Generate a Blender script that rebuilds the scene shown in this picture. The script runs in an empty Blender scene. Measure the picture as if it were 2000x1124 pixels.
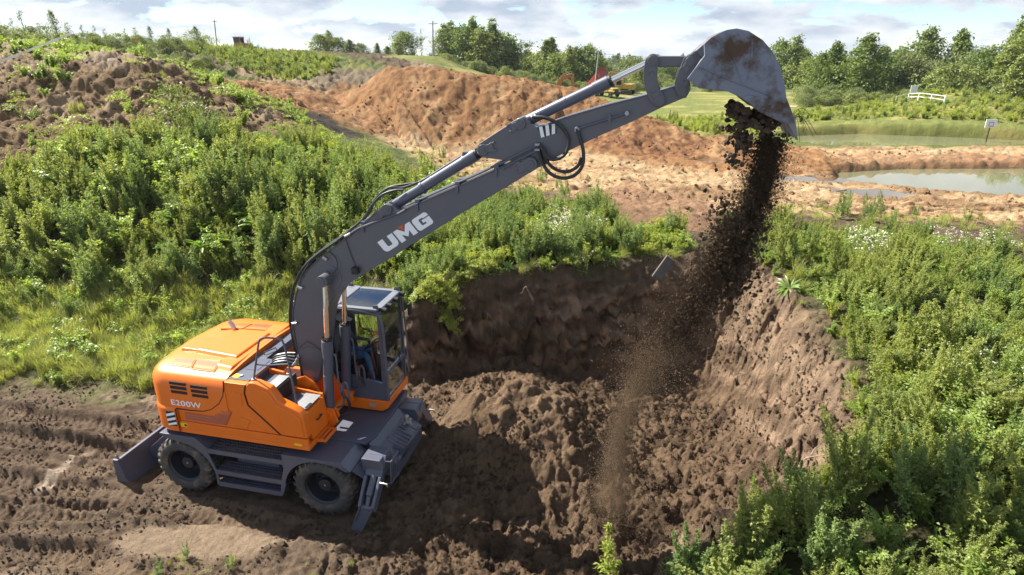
import bpy, bmesh, math, random
import numpy as np
from mathutils import Vector, Matrix

S = bpy.context.scene
COL = S.collection
R = math.radians
random.seed(7)

# ------------------------------------------------------------------ camera
cam_d = bpy.data.cameras.new('camera')
cam_d.sensor_width = 36.0
cam_d.lens = 36.0 * 1200.0 / 2000.0
cam_d.clip_start = 0.1
cam_d.clip_end = 9000
cam = bpy.data.objects.new('camera', cam_d)
COL.objects.link(cam)
cam.location = (0, 0, 7.6)
cam.rotation_euler = (R(90 - 21.057), 0, 0)
S.camera = cam

# ------------------------------------------------------------------ light
SUN_DIR = Vector((-0.614, 0.339, 0.712)).normalized()
sun_d = bpy.data.lights.new('sun', 'SUN')
sun_d.energy = 5.0
sun_d.angle = R(0.53)
sun_d.color = (1.0, 0.95, 0.86)
sun = bpy.data.objects.new('sun', sun_d)
COL.objects.link(sun)
sun.location = (-40, 20, 60)
sun.rotation_euler = SUN_DIR.to_track_quat('Z', 'Y').to_euler()

W = bpy.data.worlds.new('World')
S.world = W
W.use_nodes = True
nt = W.node_tree
nt.nodes.clear()
def N(tree, typ, **kw):
    n = tree.nodes.new(typ)
    for k, v in kw.items():
        setattr(n, k, v)
    return n
def LK(tree, a, b):
    tree.links.new(a, b)
def math_node(tree, op, a, b=None, c=None, clamp=False):
    n = N(tree, 'ShaderNodeMath', operation=op)
    n.use_clamp = clamp
    for i, v in enumerate((a, b, c)):
        if v is None:
            continue
        if isinstance(v, (int, float)):
            n.inputs[i].default_value = v
        else:
            LK(tree, v, n.inputs[i])
    return n.outputs[0]
sky = N(nt, 'ShaderNodeTexSky', sky_type='NISHITA')
sky.sun_disc = False
sky.sun_elevation = math.asin(SUN_DIR.z)
sky.sun_rotation = math.atan2(SUN_DIR.x, SUN_DIR.y)
sky.air_density = 0.9
sky.altitude = 1200
sky.dust_density = 0.0
sky.ozone_density = 3.0
bg_sky = N(nt, 'ShaderNodeBackground')
bg_sky.inputs[1].default_value = 0.06
LK(nt, sky.outputs[0], bg_sky.inputs[0])
tc = N(nt, 'ShaderNodeTexCoord')
sep = N(nt, 'ShaderNodeSeparateXYZ')
LK(nt, tc.outputs['Generated'], sep.inputs[0])
zc = math_node(nt, 'MAXIMUM', sep.outputs[2], 0.0)
zc = math_node(nt, 'ADD', zc, 0.30)
px_ = math_node(nt, 'DIVIDE', sep.outputs[0], zc)
py_ = math_node(nt, 'DIVIDE', sep.outputs[1], zc)
cmb = N(nt, 'ShaderNodeCombineXYZ')
LK(nt, px_, cmb.inputs[0]); LK(nt, py_, cmb.inputs[1])
n1 = N(nt, 'ShaderNodeTexNoise')
n1.inputs['Scale'].default_value = 2.6
n1.inputs['Detail'].default_value = 8
n1.inputs['Roughness'].default_value = 0.62
n1.inputs['Distortion'].default_value = 0.25
LK(nt, cmb.outputs[0], n1.inputs['Vector'])
cr = N(nt, 'ShaderNodeValToRGB')
cr.color_ramp.elements[0].position = 0.445
cr.color_ramp.elements[1].position = 0.505
LK(nt, n1.outputs[0], cr.inputs[0])
# cloud shading: thick parts turn grey-blue underneath
n2 = N(nt, 'ShaderNodeTexNoise')
n2.inputs['Scale'].default_value = 3.2
n2.inputs['Detail'].default_value = 6
mp = N(nt, 'ShaderNodeMapping')
mp.inputs['Location'].default_value = (0.03, 0.16, 0)
LK(nt, cmb.outputs[0], mp.inputs[0]); LK(nt, mp.outputs[0], n2.inputs['Vector'])
cc = N(nt, 'ShaderNodeValToRGB')
cc.color_ramp.elements[0].position = 0.40
cc.color_ramp.elements[0].color = (0.92, 0.94, 0.97, 1)
cc.color_ramp.elements[1].position = 0.62
cc.color_ramp.elements[1].color = (0.46, 0.53, 0.66, 1)
LK(nt, n2.outputs[0], cc.inputs[0])
bg_cl = N(nt, 'ShaderNodeBackground')
bg_cl.inputs[1].default_value = 0.385
LK(nt, cc.outputs[0], bg_cl.inputs[0])
mixw = N(nt, 'ShaderNodeMixShader')
LK(nt, math_node(nt, 'MULTIPLY', cr.outputs[0], 0.93), mixw.inputs[0])
LK(nt, bg_sky.outputs[0], mixw.inputs[1]); LK(nt, bg_cl.outputs[0], mixw.inputs[2])
wo = N(nt, 'ShaderNodeOutputWorld')
LK(nt, mixw.outputs[0], wo.inputs[0])

S.view_settings.view_transform = 'Standard'
S.view_settings.look = 'None'
S.view_settings.exposure = 1.44
S.view_settings.gamma = 1.0
S.render.engine = 'CYCLES'
S.cycles.max_bounces = 6
S.cycles.transparent_max_bounces = 8
S.cycles.use_denoising = True
S.cycles.volume_bounces = 0
S.cycles.caustics_reflective = False
S.cycles.caustics_refractive = False

# ------------------------------------------------------------------ helpers
def tag(o, label=None, cat=None, group=None, kind=None):
    if label: o['label'] = label
    if cat: o['category'] = cat
    if group: o['group'] = group
    if kind: o['kind'] = kind
    return o
def empty(name, loc=(0, 0, 0), rz=0.0):
    o = bpy.data.objects.new(name, None)
    o.empty_display_size = 0.2
    COL.objects.link(o)
    o.location = loc
    o.rotation_euler = (0, 0, rz)
    return o
def link_mesh(name, me, mat=None, parent=None, loc=None):
    o = bpy.data.objects.new(name, me)
    COL.objects.link(o)
    if mat is not None and not me.materials:
        me.materials.append(mat)
    if parent is not None:
        o.parent = parent
    if loc is not None:
        o.location = loc
    return o
def np_mesh(name, V, F, smooth=True):
    """V (n,3) array, F list/array of equal-length faces"""
    V = np.asarray(V, dtype=np.float32); F = np.asarray(F, dtype=np.int32)
    me = bpy.data.meshes.new(name)
    me.vertices.add(len(V)); me.vertices.foreach_set('co', V.ravel())
    k = F.shape[1]
    me.loops.add(F.size); me.loops.foreach_set('vertex_index', F.ravel())
    me.polygons.add(len(F))
    me.polygons.foreach_set('loop_start', np.arange(0, F.size, k, dtype=np.int32))
    try:
        me.polygons.foreach_set('loop_total', np.full(len(F), k, dtype=np.int32))
    except Exception:
        pass
    me.update(calc_edges=True)
    if smooth:
        me.polygons.foreach_set('use_smooth', np.ones(len(F), dtype=bool))
    return me

# ---- numpy noise
_rng = np.random.RandomState(11)
_perm = _rng.permutation(512).astype(np.int64)
_perm = np.concatenate([_perm, _perm])
_ga = _rng.rand(512) * 2 * np.pi
_gx, _gy = np.cos(_ga), np.sin(_ga)
_fx, _fy = _rng.rand(512), _rng.rand(512)
def _h(ix, iy):
    return _perm[(_perm[ix & 511] + iy) & 511]
def perlin(x, y):
    x = np.asarray(x, float); y = np.asarray(y, float)
    ix = np.floor(x).astype(np.int64); iy = np.floor(y).astype(np.int64)
    fx = x - ix; fy = y - iy
    u = fx * fx * fx * (fx * (fx * 6 - 15) + 10); v = fy * fy * fy * (fy * (fy * 6 - 15) + 10)
    def g(a, b):
        k = _h(ix + a, iy + b)
        return _gx[k] * (fx - a) + _gy[k] * (fy - b)
    n0 = g(0, 0) * (1 - u) + g(1, 0) * u
    n1_ = g(0, 1) * (1 - u) + g(1, 1) * u
    return (n0 * (1 - v) + n1_ * v) * 1.5
def fbm(x, y, octv=4, gain=0.5, lac=2.03):
    a, s, f = 1.0, 0.0, 1.0
    for i in range(octv):
        s = s + a * perlin(x * f + 17.3 * i, y * f - 9.1 * i)
        a *= gain; f *= lac
    return s
def clods(x, y, rad=0.62, seed=0):
    """lumpy soil: domes of varying size, one per cell"""
    ix = np.floor(x).astype(np.int64); iy = np.floor(y).astype(np.int64)
    best = np.zeros_like(x)
    for a in (-1, 0, 1):
        for b in (-1, 0, 1):
            k = _h(ix + a + seed * 13, iy + b + seed * 7)
            cx = ix + a + _fx[k]; cy = iy + b + _fy[k]
            r = rad * (0.35 + 0.65 * _fx[(k * 7 + 3) & 511])
            d2 = ((x - cx) ** 2 + (y - cy) ** 2) / (r * r)
            best = np.maximum(best, np.sqrt(np.clip(1 - d2, 0, 1)) * r)
    return best
def sstep(a, b, x):
    t = np.clip((x - a) / (b - a), 0, 1)
    return t * t * (3 - 2 * t)
def seg_dist(x, y, P, closed=False):
    """distance to a polyline and the running parameter of the nearest point"""
    P = [np.array(p, float) for p in P]
    if closed: P = P + [P[0]]
    bd = np.full(x.shape, 1e9); bt = np.zeros(x.shape)
    for i in range(len(P) - 1):
        a, b = P[i], P[i + 1]
        d = b[:2] - a[:2]; L2 = d @ d
        t = np.clip(((x - a[0]) * d[0] + (y - a[1]) * d[1]) / L2, 0, 1)
        dd = np.hypot(x - a[0] - t * d[0], y - a[1] - t * d[1])
        m = dd < bd
        bd = np.where(m, dd, bd); bt = np.where(m, i + t, bt)
    return bd, bt
def inside(x, y, P):
    c = np.zeros(x.shape, bool)
    n = len(P)
    for i in range(n):
        x0, y0 = P[i][:2]; x1, y1 = P[(i + 1) % n][:2]
        if y0 == y1: continue
        m = ((y0 > y) != (y1 > y)) & (x < (x1 - x0) * (y - y0) / (y1 - y0) + x0)
        c ^= m
    return c
def poly_mask(x, y, P, soft):
    """1 inside, 0 outside, with a soft edge"""
    sel = (x > min(p[0] for p in P) - 2 * soft) & (x < max(p[0] for p in P) + 2 * soft) & \
          (y > min(p[1] for p in P) - 2 * soft) & (y < max(p[1] for p in P) + 2 * soft)
    out = np.zeros(x.shape)
    if sel.any():
        xs, ys = x[sel], y[sel]
        d, _ = seg_dist(xs, ys, P, True)
        sd = np.where(inside(xs, ys, P), d, -d)
        out[sel] = sstep(-soft, soft, sd)
    return out
HI=[(-7.95,7.3,0.0),(-5.96,7.3,0.0),(-3.18,7.3,0.0),(-9.58,9.39,0.0),(-9.23,11.04,0.0),(-4.98,8.71,0.0),(-11.98,12.47,0.0),(-9.25,12.94,0.0),(-11.67,14.15,0.05),(-13.48,14.43,0.05),(-10.57,15.24,0.1),(-7.63,13.44,0.0),(-5.92,12.94,0.0),(-4.42,12.03,0.0),(-8.4,15.82,0.3),(-6.48,15.38,0.5),(-5.56,16.08,0.5),(-2.49,13.83,1.9),(-1.65,14.26,2.3),(-0.52,14.71,2.45),(1.05,14.97,2.5),(2.71,15.45,2.55),(4.11,15.67,2.55),(5.41,15.45,2.55),(6.4,15.18,2.5),(6.42,13.57,2.4),(6.55,12.0,2.3),(6.38,10.51,2.1),(5.93,9.36,1.9),(5.82,8.57,1.7),(4.77,7.79,1.3),(3.51,7.45,0.9),(2.55,7.2,0.45),(1.92,7.0,0.15),(8.52,12.56,2.3),(11.32,14.1,2.2),(11.46,12.8,2.2),(6.86,8.87,2.0),(8.49,8.87,2.0),(6.32,6.76,1.7),(6.41,5.97,1.5),(4.83,6.36,1.1),(3.66,6.72,0.6),(10.58,17.31,2.1),(13.66,18.47,1.9),(16.96,20.37,1.5),(10.84,20.96,1.7),(9.96,22.36,1.7),(16.07,25.02,1.0),(21.63,26.66,0.8),(0.0,19.07,2.4),(-1.48,17.03,2.5),(1.69,19.71,2.4),(3.44,20.09,2.3),(5.11,19.8,2.2),(7.4,21.61,1.9),(3.77,29.98,1.5),(0.0,26.42,2.0),(7.91,31.45,1.2),(11.19,29.48,1.1),(14.79,29.03,0.7),(22.82,29.88,0.5),(19.96,39.9,0.15),(15.56,41.73,0.5),(10.56,42.62,0.7),(4.82,38.8,1.0),(17.75,29.88,0.5),(25.89,30.86,0.4),(27.57,47.81,0.25),(34.58,46.57,0.25),(37.38,45.7,0.2),(21.9,47.48,0.3),(-5.36,43.43,1.1),(-1.31,39.53,1.2),(-9.04,46.2,1.8),(-12.12,50.05,2.7),(-15.56,58.21,3.7),(1.39,42.28,1.1),(9.85,48.03,0.8),(-14.0,15.5,0.2),(-10.0,15.5,0.3),(-7.0,15.5,0.5),(-18.0,15.0,0.3),(-14.0,17.5,1.3),(-10.0,17.5,1.5),(-7.0,17.5,1.8),(-4.0,17.5,2.1),(-1.5,18.0,2.5),(-18.0,18.0,1.6),(-20.0,20.0,3.2),(-14.0,20.0,3.0),(-10.0,20.0,3.0),(-7.0,20.0,2.9),(-4.0,20.0,2.6),(-1.0,21.0,2.5),(-22.0,24.0,4.9),(-16.0,23.0,4.3),(-12.0,23.0,4.2),(-8.0,23.0,3.9),(-5.0,23.5,3.2),(-2.5,24.0,2.4),(-14.0,26.0,4.6),(-10.0,26.0,4.3),(-7.0,27.0,3.4),(-4.0,27.0,2.4),(-26.0,27.0,5.9),(-20.0,26.5,4.9),(-30.0,32.0,7.0),(-22.0,32.0,7.2),(-18.5,32.0,7.35),(-16.0,30.0,6.2),(-13.5,30.0,4.9),(-11.0,31.0,4.2),(-8.0,31.0,3.2),(-24.0,38.0,7.3),(-19.5,36.0,6.6),(-17.0,38.0,5.4),(-14.0,38.0,4.2),(-11.0,38.0,3.1),(-34.0,42.0,7.7),(-26.0,46.0,7.0),(-20.0,46.0,5.0),(-18.0,46.0,4.8),(-13.5,42.0,3.8),(-20.0,50.0,5.0),(-40.0,60.0,7.8),(-30.0,60.0,7.0),(-24.0,58.0,5.0),(-20.0,55.0,4.9),(-16.0,52.0,4.4),(-13.0,47.0,3.2),(-30.0,66.0,7.3),(-28.0,78.0,7.3),(-38.0,80.0,7.6),(-20.0,78.0,7.0),(-22.0,64.0,5.1),(-16.0,60.0,4.6),(-12.0,70.0,5.7),(-9.0,80.0,5.9),(-4.0,85.0,5.0),(-50.0,110.0,7.6),(-30.0,110.0,7.2),(-12.0,110.0,6.6),(-70.0,150.0,7.4),(-40.0,180.0,7.2),(-90.0,80.0,8.0),(-60.0,40.0,7.8),(-45.0,25.0,6.5),(-3.6,15.4,1.0),(-3.2,14.3,0.9),(-4.6,14.6,0.3),(-30.0,16.0,2.0),(-30.0,8.0,0.0),(10.0,80.0,0.2),(2.0,95.0,0.2),(8.0,92.0,0.1),(-4.0,100.0,1.5),(0.0,140.0,0.3),(20.0,110.0,0.0),(50.0,110.0,0.0),(100.0,110.0,0.0),(40.0,150.0,0.0),(-10.0,200.0,-1.0),(100.0,200.0,-3.0),(30.0,80.0,0.0),(-60.0,300.0,-4.0),(60.0,300.0,-7.0),(250.0,300.0,-10.0),(-250.0,300.0,-2.0),(38.0,69.0,0.8),(45.0,74.0,1.6),(52.0,75.0,3.0),(58.0,77.0,2.0),(66.0,80.0,0.6),(75.0,82.0,0.3),(33.0,70.0,0.6),(40.0,84.0,0.3),(50.0,88.0,0.4),(62.0,92.0,0.2),(28.0,66.0,0.5),(24.0,64.0,0.5),(20.0,60.0,0.5),(60.0,62.0,0.1),(70.0,55.0,0.1),(60.0,45.0,0.2),(40.0,30.0,0.5),(30.0,20.0,1.6),(20.0,10.0,1.8),(12.0,3.0,1.5),(5.0,2.0,0.5),(-10.0,2.0,0.0)]
LO=[(-1.69,11.64,0.25),(-1.1,11.56,0.75),(-0.42,10.97,1.25),(0.5,10.52,1.25),(1.3,10.24,0.9),(1.71,10.24,0.55),(2.36,11.12,-0.25),(2.93,11.38,-0.5),(4.07,11.81,-0.6),(0.0,9.95,0.75),(0.95,9.5,0.5),(1.74,9.56,0.1),(-0.48,9.59,0.2),(0.46,8.91,0.05),(1.85,8.97,0.0),(2.75,8.82,-0.1),(3.84,9.37,-0.1),(4.9,9.71,0.1),(2.19,8.26,-0.15),(0.0,8.14,-0.15),(-1.37,8.77,-0.05),(0.8,7.34,-0.0),(3.77,13.06,-0.5),(2.51,13.12,-0.25),(4.9,12.67,-0.4),(4.88,10.95,-0.2),(5.32,10.06,0.2),(5.64,9.34,0.5),(-3.26,7.55,-0.0),(-2.67,8.49,-0.03),(-5.43,8.71,0.0),(-7.69,8.71,0.0),(-5.43,11.04,0.0),(-3.26,11.04,0.0),(-2.27,10.96,0.05),(-2.36,12.31,0.1),(-1.5,13.13,0.1),(0.0,14.15,-0.1),(1.28,13.48,-0.1),(1.96,13.83,-0.15),(4.11,14.62,-0.2),(5.72,14.63,0.1)]
EDGE=[(-5.2,13.7),(-4.2,13.75),(-3.2,13.8),(-2.49,13.83),(-1.65,14.26),(-0.51,14.57),(1.04,14.82),(2.68,15.3),(4.07,15.52),(5.36,15.3),(6.4,15.18),(6.42,13.57),(6.55,12.0),(6.38,10.51),(5.93,9.36),(5.82,8.57),(4.77,7.79),(3.51,7.45),(2.54,7.15),(1.91,6.96)]
# ------------------------------------------------------------------ terrain
def make_rbf(P, cs=1.2, lam=0.02):
    P = np.array(P); X = P[:, :2]
    r = np.sqrt(((X[:, None] - X[None]) ** 2).sum(-1) + cs * cs)
    n = len(P)
    A = np.zeros((n + 3, n + 3)); A[:n, :n] = r + lam * np.eye(n) * -1
    A[:n, n] = 1; A[:n, n + 1:] = X; A[n, :n] = 1; A[n + 1:, :n] = X.T
    b = np.zeros(n + 3); b[:n] = P[:, 2]
    w = np.linalg.solve(A, b)
    def f(x, y):
        out = w[n] + w[n + 1] * x + w[n + 2] * y
        for i in range(n):
            out = out + w[i] * np.sqrt((x - X[i, 0]) ** 2 + (y - X[i, 1]) ** 2 + cs * cs)
        return out
    return f
rbf_hi = make_rbf(HI)
rbf_lo = make_rbf(LO, 0.5)
PIT = EDGE + [(1.5, 3.0), (-20, 3.0), (-20, 13.4), (-6.5, 13.5)]
EDGE_W = [0.3, 0.4, 0.5, 0.5, 0.55, 0.6, 0.7, 0.8, 0.9, 0.9, 0.9, 0.95, 1.0, 1.0, 1.0, 0.95, 0.8, 0.6, 0.5, 0.4, 0.4]
RIDGE = [(-13.5, 51, 3.4), (-12, 52, 4.8), (-10, 53, 6.4), (-6.5, 53, 6.75), (0, 54, 5.9), (4.2, 55, 5.2), (8, 53, 3.7), (12.5, 49, 1.9), (15, 46.5, 0.9)]
BANK = [(-24, 74, 7.3), (-17, 73, 7.3), (-13.5, 73, 6.9), (-11, 80, 6.6)]
POND_A = [(20.6, 38.6), (22.5, 42.4), (28, 43.8), (36, 44.0), (46, 43.7), (60, 42), (60, 28), (40, 29.8), (31, 31.9), (25, 35.0)]
POND_B = [(26.0, 52.4), (24.8, 57), (27.2, 62), (35, 63.8), (44, 61.0), (51, 57.5), (55, 54.0), (49, 52.6), (37, 52.2)]
WATER_Z = -0.25
PUDDLES = [((20.0, 33.6), 2.0, 1.2, 0.28), ((16.4, 37.4), 1.5, 0.8, 0.30), ((19.2, 37.6), 1.3, 0.7, 0.2), ((18.0, 34.9), 0.8, 0.45, 0.35), ((22.6, 33.2), 1.0, 0.45, 0.3), ((13.2, 41.5), 1.2, 0.6, 0.3)]
def base_height(x, y):
    """smooth large-scale terrain; also returns pit weight"""
    x = np.asarray(x, float); y = np.asarray(y, float)
    shp = x.shape; x = x.ravel(); y = y.ravel()
    fade = sstep(300, 460, y)
    az = np.clip(x / np.maximum(y, 1), -1, 1)
    zf = np.where(y > 460, -(7.0 + 5.0 * az) - (y - 460) * (0.011 + 0.009 * az), -(7.0 + 5.0 * az))
    z = rbf_hi(x, y) * (1 - fade) + zf * fade
    sel = (x > -22) & (x < 12) & (y < 20)
    pit = np.zeros_like(z); wallw = np.zeros_like(z)
    if sel.any():
        xs, ys = x[sel], y[sel]
        wob = 0.28 * fbm(xs * 0.9, ys * 0.9, 3)
        d, t = seg_dist(xs, ys, EDGE)
        ins = inside(xs, ys, PIT)
        sd = np.where(ins, d, -d) + wob * 0.5
        w = np.interp(t, np.arange(len(EDGE_W)), EDGE_W)
        k = sstep(-0.06 * w, 1.9 * w, sd) ** 0.85
        # inside far from the edge: always pit
        k = np.where(ins & (d > 2.2 * w), 1.0, k)
        zl = rbf_lo(xs, ys)
        flat = sstep(-7.5, -9.5, xs)
        zl = zl * (1 - flat)
        z[sel] = z[sel] * (1 - k) + zl * k
        pit[sel] = k
        wallw[sel] = 4 * k * (1 - k) * ins
    # brown spoil ridge
    d, t = seg_dist(x, y, RIDGE)
    hz = np.interp(t, np.arange(len(RIDGE)), [p[2] for p in RIDGE])
    hz = hz + 0.35 * perlin(x * 0.25, y * 0.25)
    m = np.clip(1 - d / 10.0, 0, 1)
    m = m ** 1.05
    top = sstep(0.86, 1.0, m)
    m = m * (1 - 0.06 * top)
    z = np.where(d < 10, np.maximum(z, z * (1 - m) + hz * m), z)
    # left bank with track below it
    # ponds
    for P in (POND_A, POND_B):
        pm = poly_mask(x, y, P, 0.7)
        z = z * (1 - pm) + (-0.75) * pm
    for (c0, c1), a, b, dz in PUDDLES:
        q = ((x - c0) / a) ** 2 + ((y - c1) / b) ** 2 + 0.5 * perlin(x * 0.9, y * 1.6)
        pm = sstep(1.5, 0.7, q)
        z = z - pm * 0.25
    return z.reshape(shp), pit.reshape(shp), wallw.reshape(shp)
def base_z(x, y):
    return base_height(x, y)[0]
def pixwarp(x, y, s, a):
    return x + a * fbm(x * s, y * s, 3), y + a * fbm(x * s + 40, y * s + 40, 3)
SAND = [(-12.5, 60), (-13.5, 54), (-11, 47), (-6.5, 37), (-2.5, 29), (0, 26.5), (3, 25), (5.5, 22.5), (8, 22), (11, 24), (15, 25), (20, 24), (30, 26), (60, 30), (60, 50.5), (40, 50.6), (27, 50.8), (20, 50), (14, 48), (8, 50), (-2, 46), (-8, 48)]
BERM_BROWN = [(2, 21), (4, 19.2), (6.3, 18.6), (8, 20), (8.5, 26), (6, 30), (3, 28)]
MEADOW_L = [(-22, 13.0), (-12, 12.9), (-9.5, 12.7), (-7.6, 13.2), (-5.5, 13.9), (-3.5, 14.6), (-3.3, 15.6), (-5, 17), (-9, 16.8), (-14, 17), (-22, 17)]
GREEN_R = [(14, 50.5), (20, 53), (26, 53.5), (60, 53.2), (60, 44.5), (140, 44), (140, 130), (-20, 130), (-20, 90), (0, 70), (10, 62), (13, 55)]
THICK_L = [(-17.5, 16.2), (-14, 15.8), (-9, 15.6), (-6.3, 15.6), (-4.8, 15.8), (-4.3, 16.8), (-3.0, 15.6), (-2.3, 15.0), (-2.6, 17), (-2.2, 20), (-1.2, 23.0), (-3.4, 24.8), (-6, 25.4), (-8.5, 25.5), (-11, 25.2), (-13.4, 24.2), (-15.4, 23.0), (-17.0, 21), (-18.2, 19)]
LEFT_HILL = [(-60, 18), (-16.5, 18.5), (-15.6, 24), (-13.2, 26.6), (-10, 28.5), (-10, 36), (-14, 42), (-18, 50), (-60, 50)]
TERR_C = [(-2.9, 14.0), (-1.7, 14.45), (-0.5, 14.85), (1, 15.05), (2.7, 15.5), (4.1, 15.75), (5.0, 15.8), (5.2, 17.5), (4.6, 18.5), (3.2, 17.6), (3.0, 20.2), (1.2, 22), (-0.6, 21.6), (-2.2, 21), (-2.9, 19), (-3.2, 16)]
THICK_R = [(6.45, 15.3), (6.55, 13.6), (6.7, 12), (6.6, 10.6), (6.2, 9.5), (6.0, 8.7), (5.2, 8.0), (3.9, 7.65), (2.8, 7.1), (2.4, 5.6), (3, 3), (16, 3), (20, 12), (19.5, 18.2), (15, 19.2), (12.5, 20.5), (10.8, 20.8), (8.6, 20.9), (7.0, 20.4), (6.3, 17.6)]
def grow_poly(P, d):
    c0 = sum(p[0] for p in P) / len(P); c1 = sum(p[1] for p in P) / len(P)
    return [(p[0] + d * (p[0] - c0) / math.hypot(p[0] - c0, p[1] - c1), p[1] + d * (p[1] - c1) / math.hypot(p[0] - c0, p[1] - c1)) for p in P]
def soil_cols(x, y, pit, wallw, z):
    n_b = fbm(x * 0.35, y * 0.35, 4); n_m = fbm(x * 1.7 + 9, y * 1.7, 4); n_f = fbm(x * 7 + 3, y * 7, 3)
    wx, wy = pixwarp(x, y, 0.6, 0.7)
    fx_, fy_ = pixwarp(x, y, 0.25, 1.8)
    def mixc(C, col, m):
        m = np.clip(m, 0, 1)[:, None]
        return C * (1 - m) + np.array(col)[None] * m
    C = np.tile(np.array([[0.115, 0.145, 0.042]]), (len(x), 1))
    C = mixc(C, (0.20, 0.20, 0.06), sstep(-0.1, 0.6, n_b) * 0.8)
    C = mixc(C, (0.155, 0.112, 0.078), sstep(0.9, 1.4, np.abs(fbm(x * .05 + 5, y * .05, 3)) * 1.6) * (y > 60))
    veg = np.zeros_like(x)
    # near earth everywhere up to the flats
    near = sstep(34, 24, y)
    C = mixc(C, (0.125, 0.088, 0.062), near)
    # grey-brown left hill
    lh = poly_mask(fx_, fy_, LEFT_HILL, 1.2)
    C = mixc(C, (0.25, 0.168, 0.092), lh)
    C = mixc(C, (0.15, 0.098, 0.056), lh * sstep(0.0, 0.5, n_m))
    C = mixc(C, (0.36, 0.275, 0.20), lh * sstep(6.6, 7.2, z + 0.5 * n_b))
    C = mixc(C, (0.33, 0.24, 0.15), lh * sstep(0.25, 0.6, n_b + 0.4 * n_m))
    # dark slope beside the track, earth of the far plateau
    ds = poly_mask(fx_, fy_, [(-19, 50), (-14.5, 49), (-11.5, 50), (-9.8, 40), (-9.5, 33), (-13, 34), (-17, 44)], 1.0)
    C = mixc(C, (0.055, 0.042, 0.034), ds)
    sc = poly_mask(fx_, fy_, [(-13, 72), (-20, 66), (-15, 55), (-11.5, 55), (-9, 62)], 1.0)
    C = mixc(C, (0.19, 0.15, 0.10), sc)
    pl = poly_mask(fx_, fy_, [(-16, 76), (-40, 95), (-60, 160), (-10, 130), (2, 86), (-6, 72), (-12, 68)], 2.0)
    C = mixc(C, (0.12, 0.082, 0.058), pl)
    tr = poly_mask(wx, wy, [(-25, 66), (-19, 61), (-14.5, 57), (-13.5, 55), (-15.5, 54), (-20, 57.5), (-27, 62)], 0.7)
    C = mixc(C, (0.33, 0.235, 0.155), tr)
    tr2 = poly_mask(wx, wy, [(-12, 82), (-10, 80), (-6, 68), (-7.5, 66), (-11, 72)], 0.8)
    C = mixc(C, (0.34, 0.26, 0.18), tr2)
    # sand
    sd = poly_mask(wx, wy, SAND, 0.9)
    C = mixc(C, (0.385, 0.270, 0.152), sd)
    C = mixc(C, (0.44, 0.325, 0.20), sd * sstep(0.15, 0.6, n_b))
    C = mixc(C, (0.235, 0.128, 0.068), sd * sstep(0.1, 0.55, n_m + 0.25 * n_b) * 0.75)
    C = mixc(C, (0.21, 0.13, 0.072), sd * sstep(0.05, 0.5, fbm(x * .16 + 31, y * .34, 4)) * 0.8)
    for P_ in (POND_A,): C = mixc(C, (0.20, 0.125, 0.07), sd * poly_mask(x, y, grow_poly(P_, 2.2), 1.5) * 0.8)
    bb = poly_mask(wx, wy, BERM_BROWN, 0.8)
    C = mixc(C, (0.24, 0.145, 0.088), bb)
    # spoil ridge
    d, t = seg_dist(x, y, RIDGE)
    rg = sstep(9.6, 7.6, d + 1.2 * n_b)
    C = mixc(C, (0.285, 0.155, 0.070), rg)
    C = mixc(C, (0.37, 0.225, 0.115), rg * sstep(0.1, 0.6, fbm(x * .5 + 4, y * .22, 4)))
    C = mixc(C, (0.21, 0.098, 0.05), rg * sstep(0.15, 0.6, n_m))
    C = mixc(C, (0.19, 0.085, 0.045), poly_mask(fx_, fy_, [(5, 43), (13, 41), (15, 46), (9, 50), (4, 48)], 0.9) * sstep(-.4, .3, n_m))
    # far berm face between the ponds
    C = mixc(C, (0.26, 0.145, 0.08), poly_mask(wx, wy, [(24, 43.6), (60, 44.4), (60, 48), (24, 47)], 0.6) * sstep(-.5, .2, n_m))
    # pit and work floor
    work = np.maximum(pit, poly_mask(wx, wy, [(-30, 0), (2, 0), (2, 9), (-2, 13.3), (-5, 13.6), (-9, 12.8), (-30, 12.8)], 0.5))
    C = mixc(C, (0.142, 0.094, 0.060), work)
    C = mixc(C, (0.142, 0.102, 0.072), work * sstep(-1.0, -3.0, x))
    C = mixc(C, (0.070, 0.046, 0.030), work * sstep(0.0, 0.5, n_m) * (1 - 0.45 * sstep(-1.0, -3.0, x)))
    dry = sstep(0.15, 0.5, n_b + 0.25 * n_m)
    C = mixc(C, (0.19, 0.135, 0.09), work * dry * 0.75 * (x < -1))
    for (cx, cy, a, b) in ((-5.2, 8.0, 1.5, 0.42), (-8.6, 7.0, 1.7, 0.42), (-7.9, 12.7, 2.2, 0.35)):
        q = ((x - cx) / a) ** 2 + ((y - cy) / b) ** 2 + 0.5 * n_m
        C = mixc(C, (0.25, 0.185, 0.13), work * sstep(1.3, 0.6, q))
    q = np.abs((x + 8.78) + (y - 10.0) * -0.11 - 0.05 * n_m) / (0.05 + 0.09 * sstep(10.7, 9.3, y)) 
    C = mixc(C, (0.36, 0.29, 0.22), sstep(1.3, 0.7, q) * sstep(9.2, 9.5, y) * sstep(10.8, 10.4, y))
    C = mixc(C, (0.20, 0.134, 0.085), np.exp(-(((x - 0.2) / 1.7) ** 2 + ((y - 10.6) / 1.3) ** 2)) * work * sstep(-.4, .3, n_m))
    # clean cut faces: lighter clay streaks, their colour raised to offset the deep shade
    C = mixc(C, (0.30, 0.205, 0.14), wallw * sstep(-0.2, 0.5, fbm(x * 1.1, z * 3.1 + y, 4)))
    rt = sstep(4.6, 6.0, x) * sstep(8, 9, y) * sstep(13.5, 12.5, y)
    dB, _t = seg_dist(x, y, EDGE[11:18])
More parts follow.
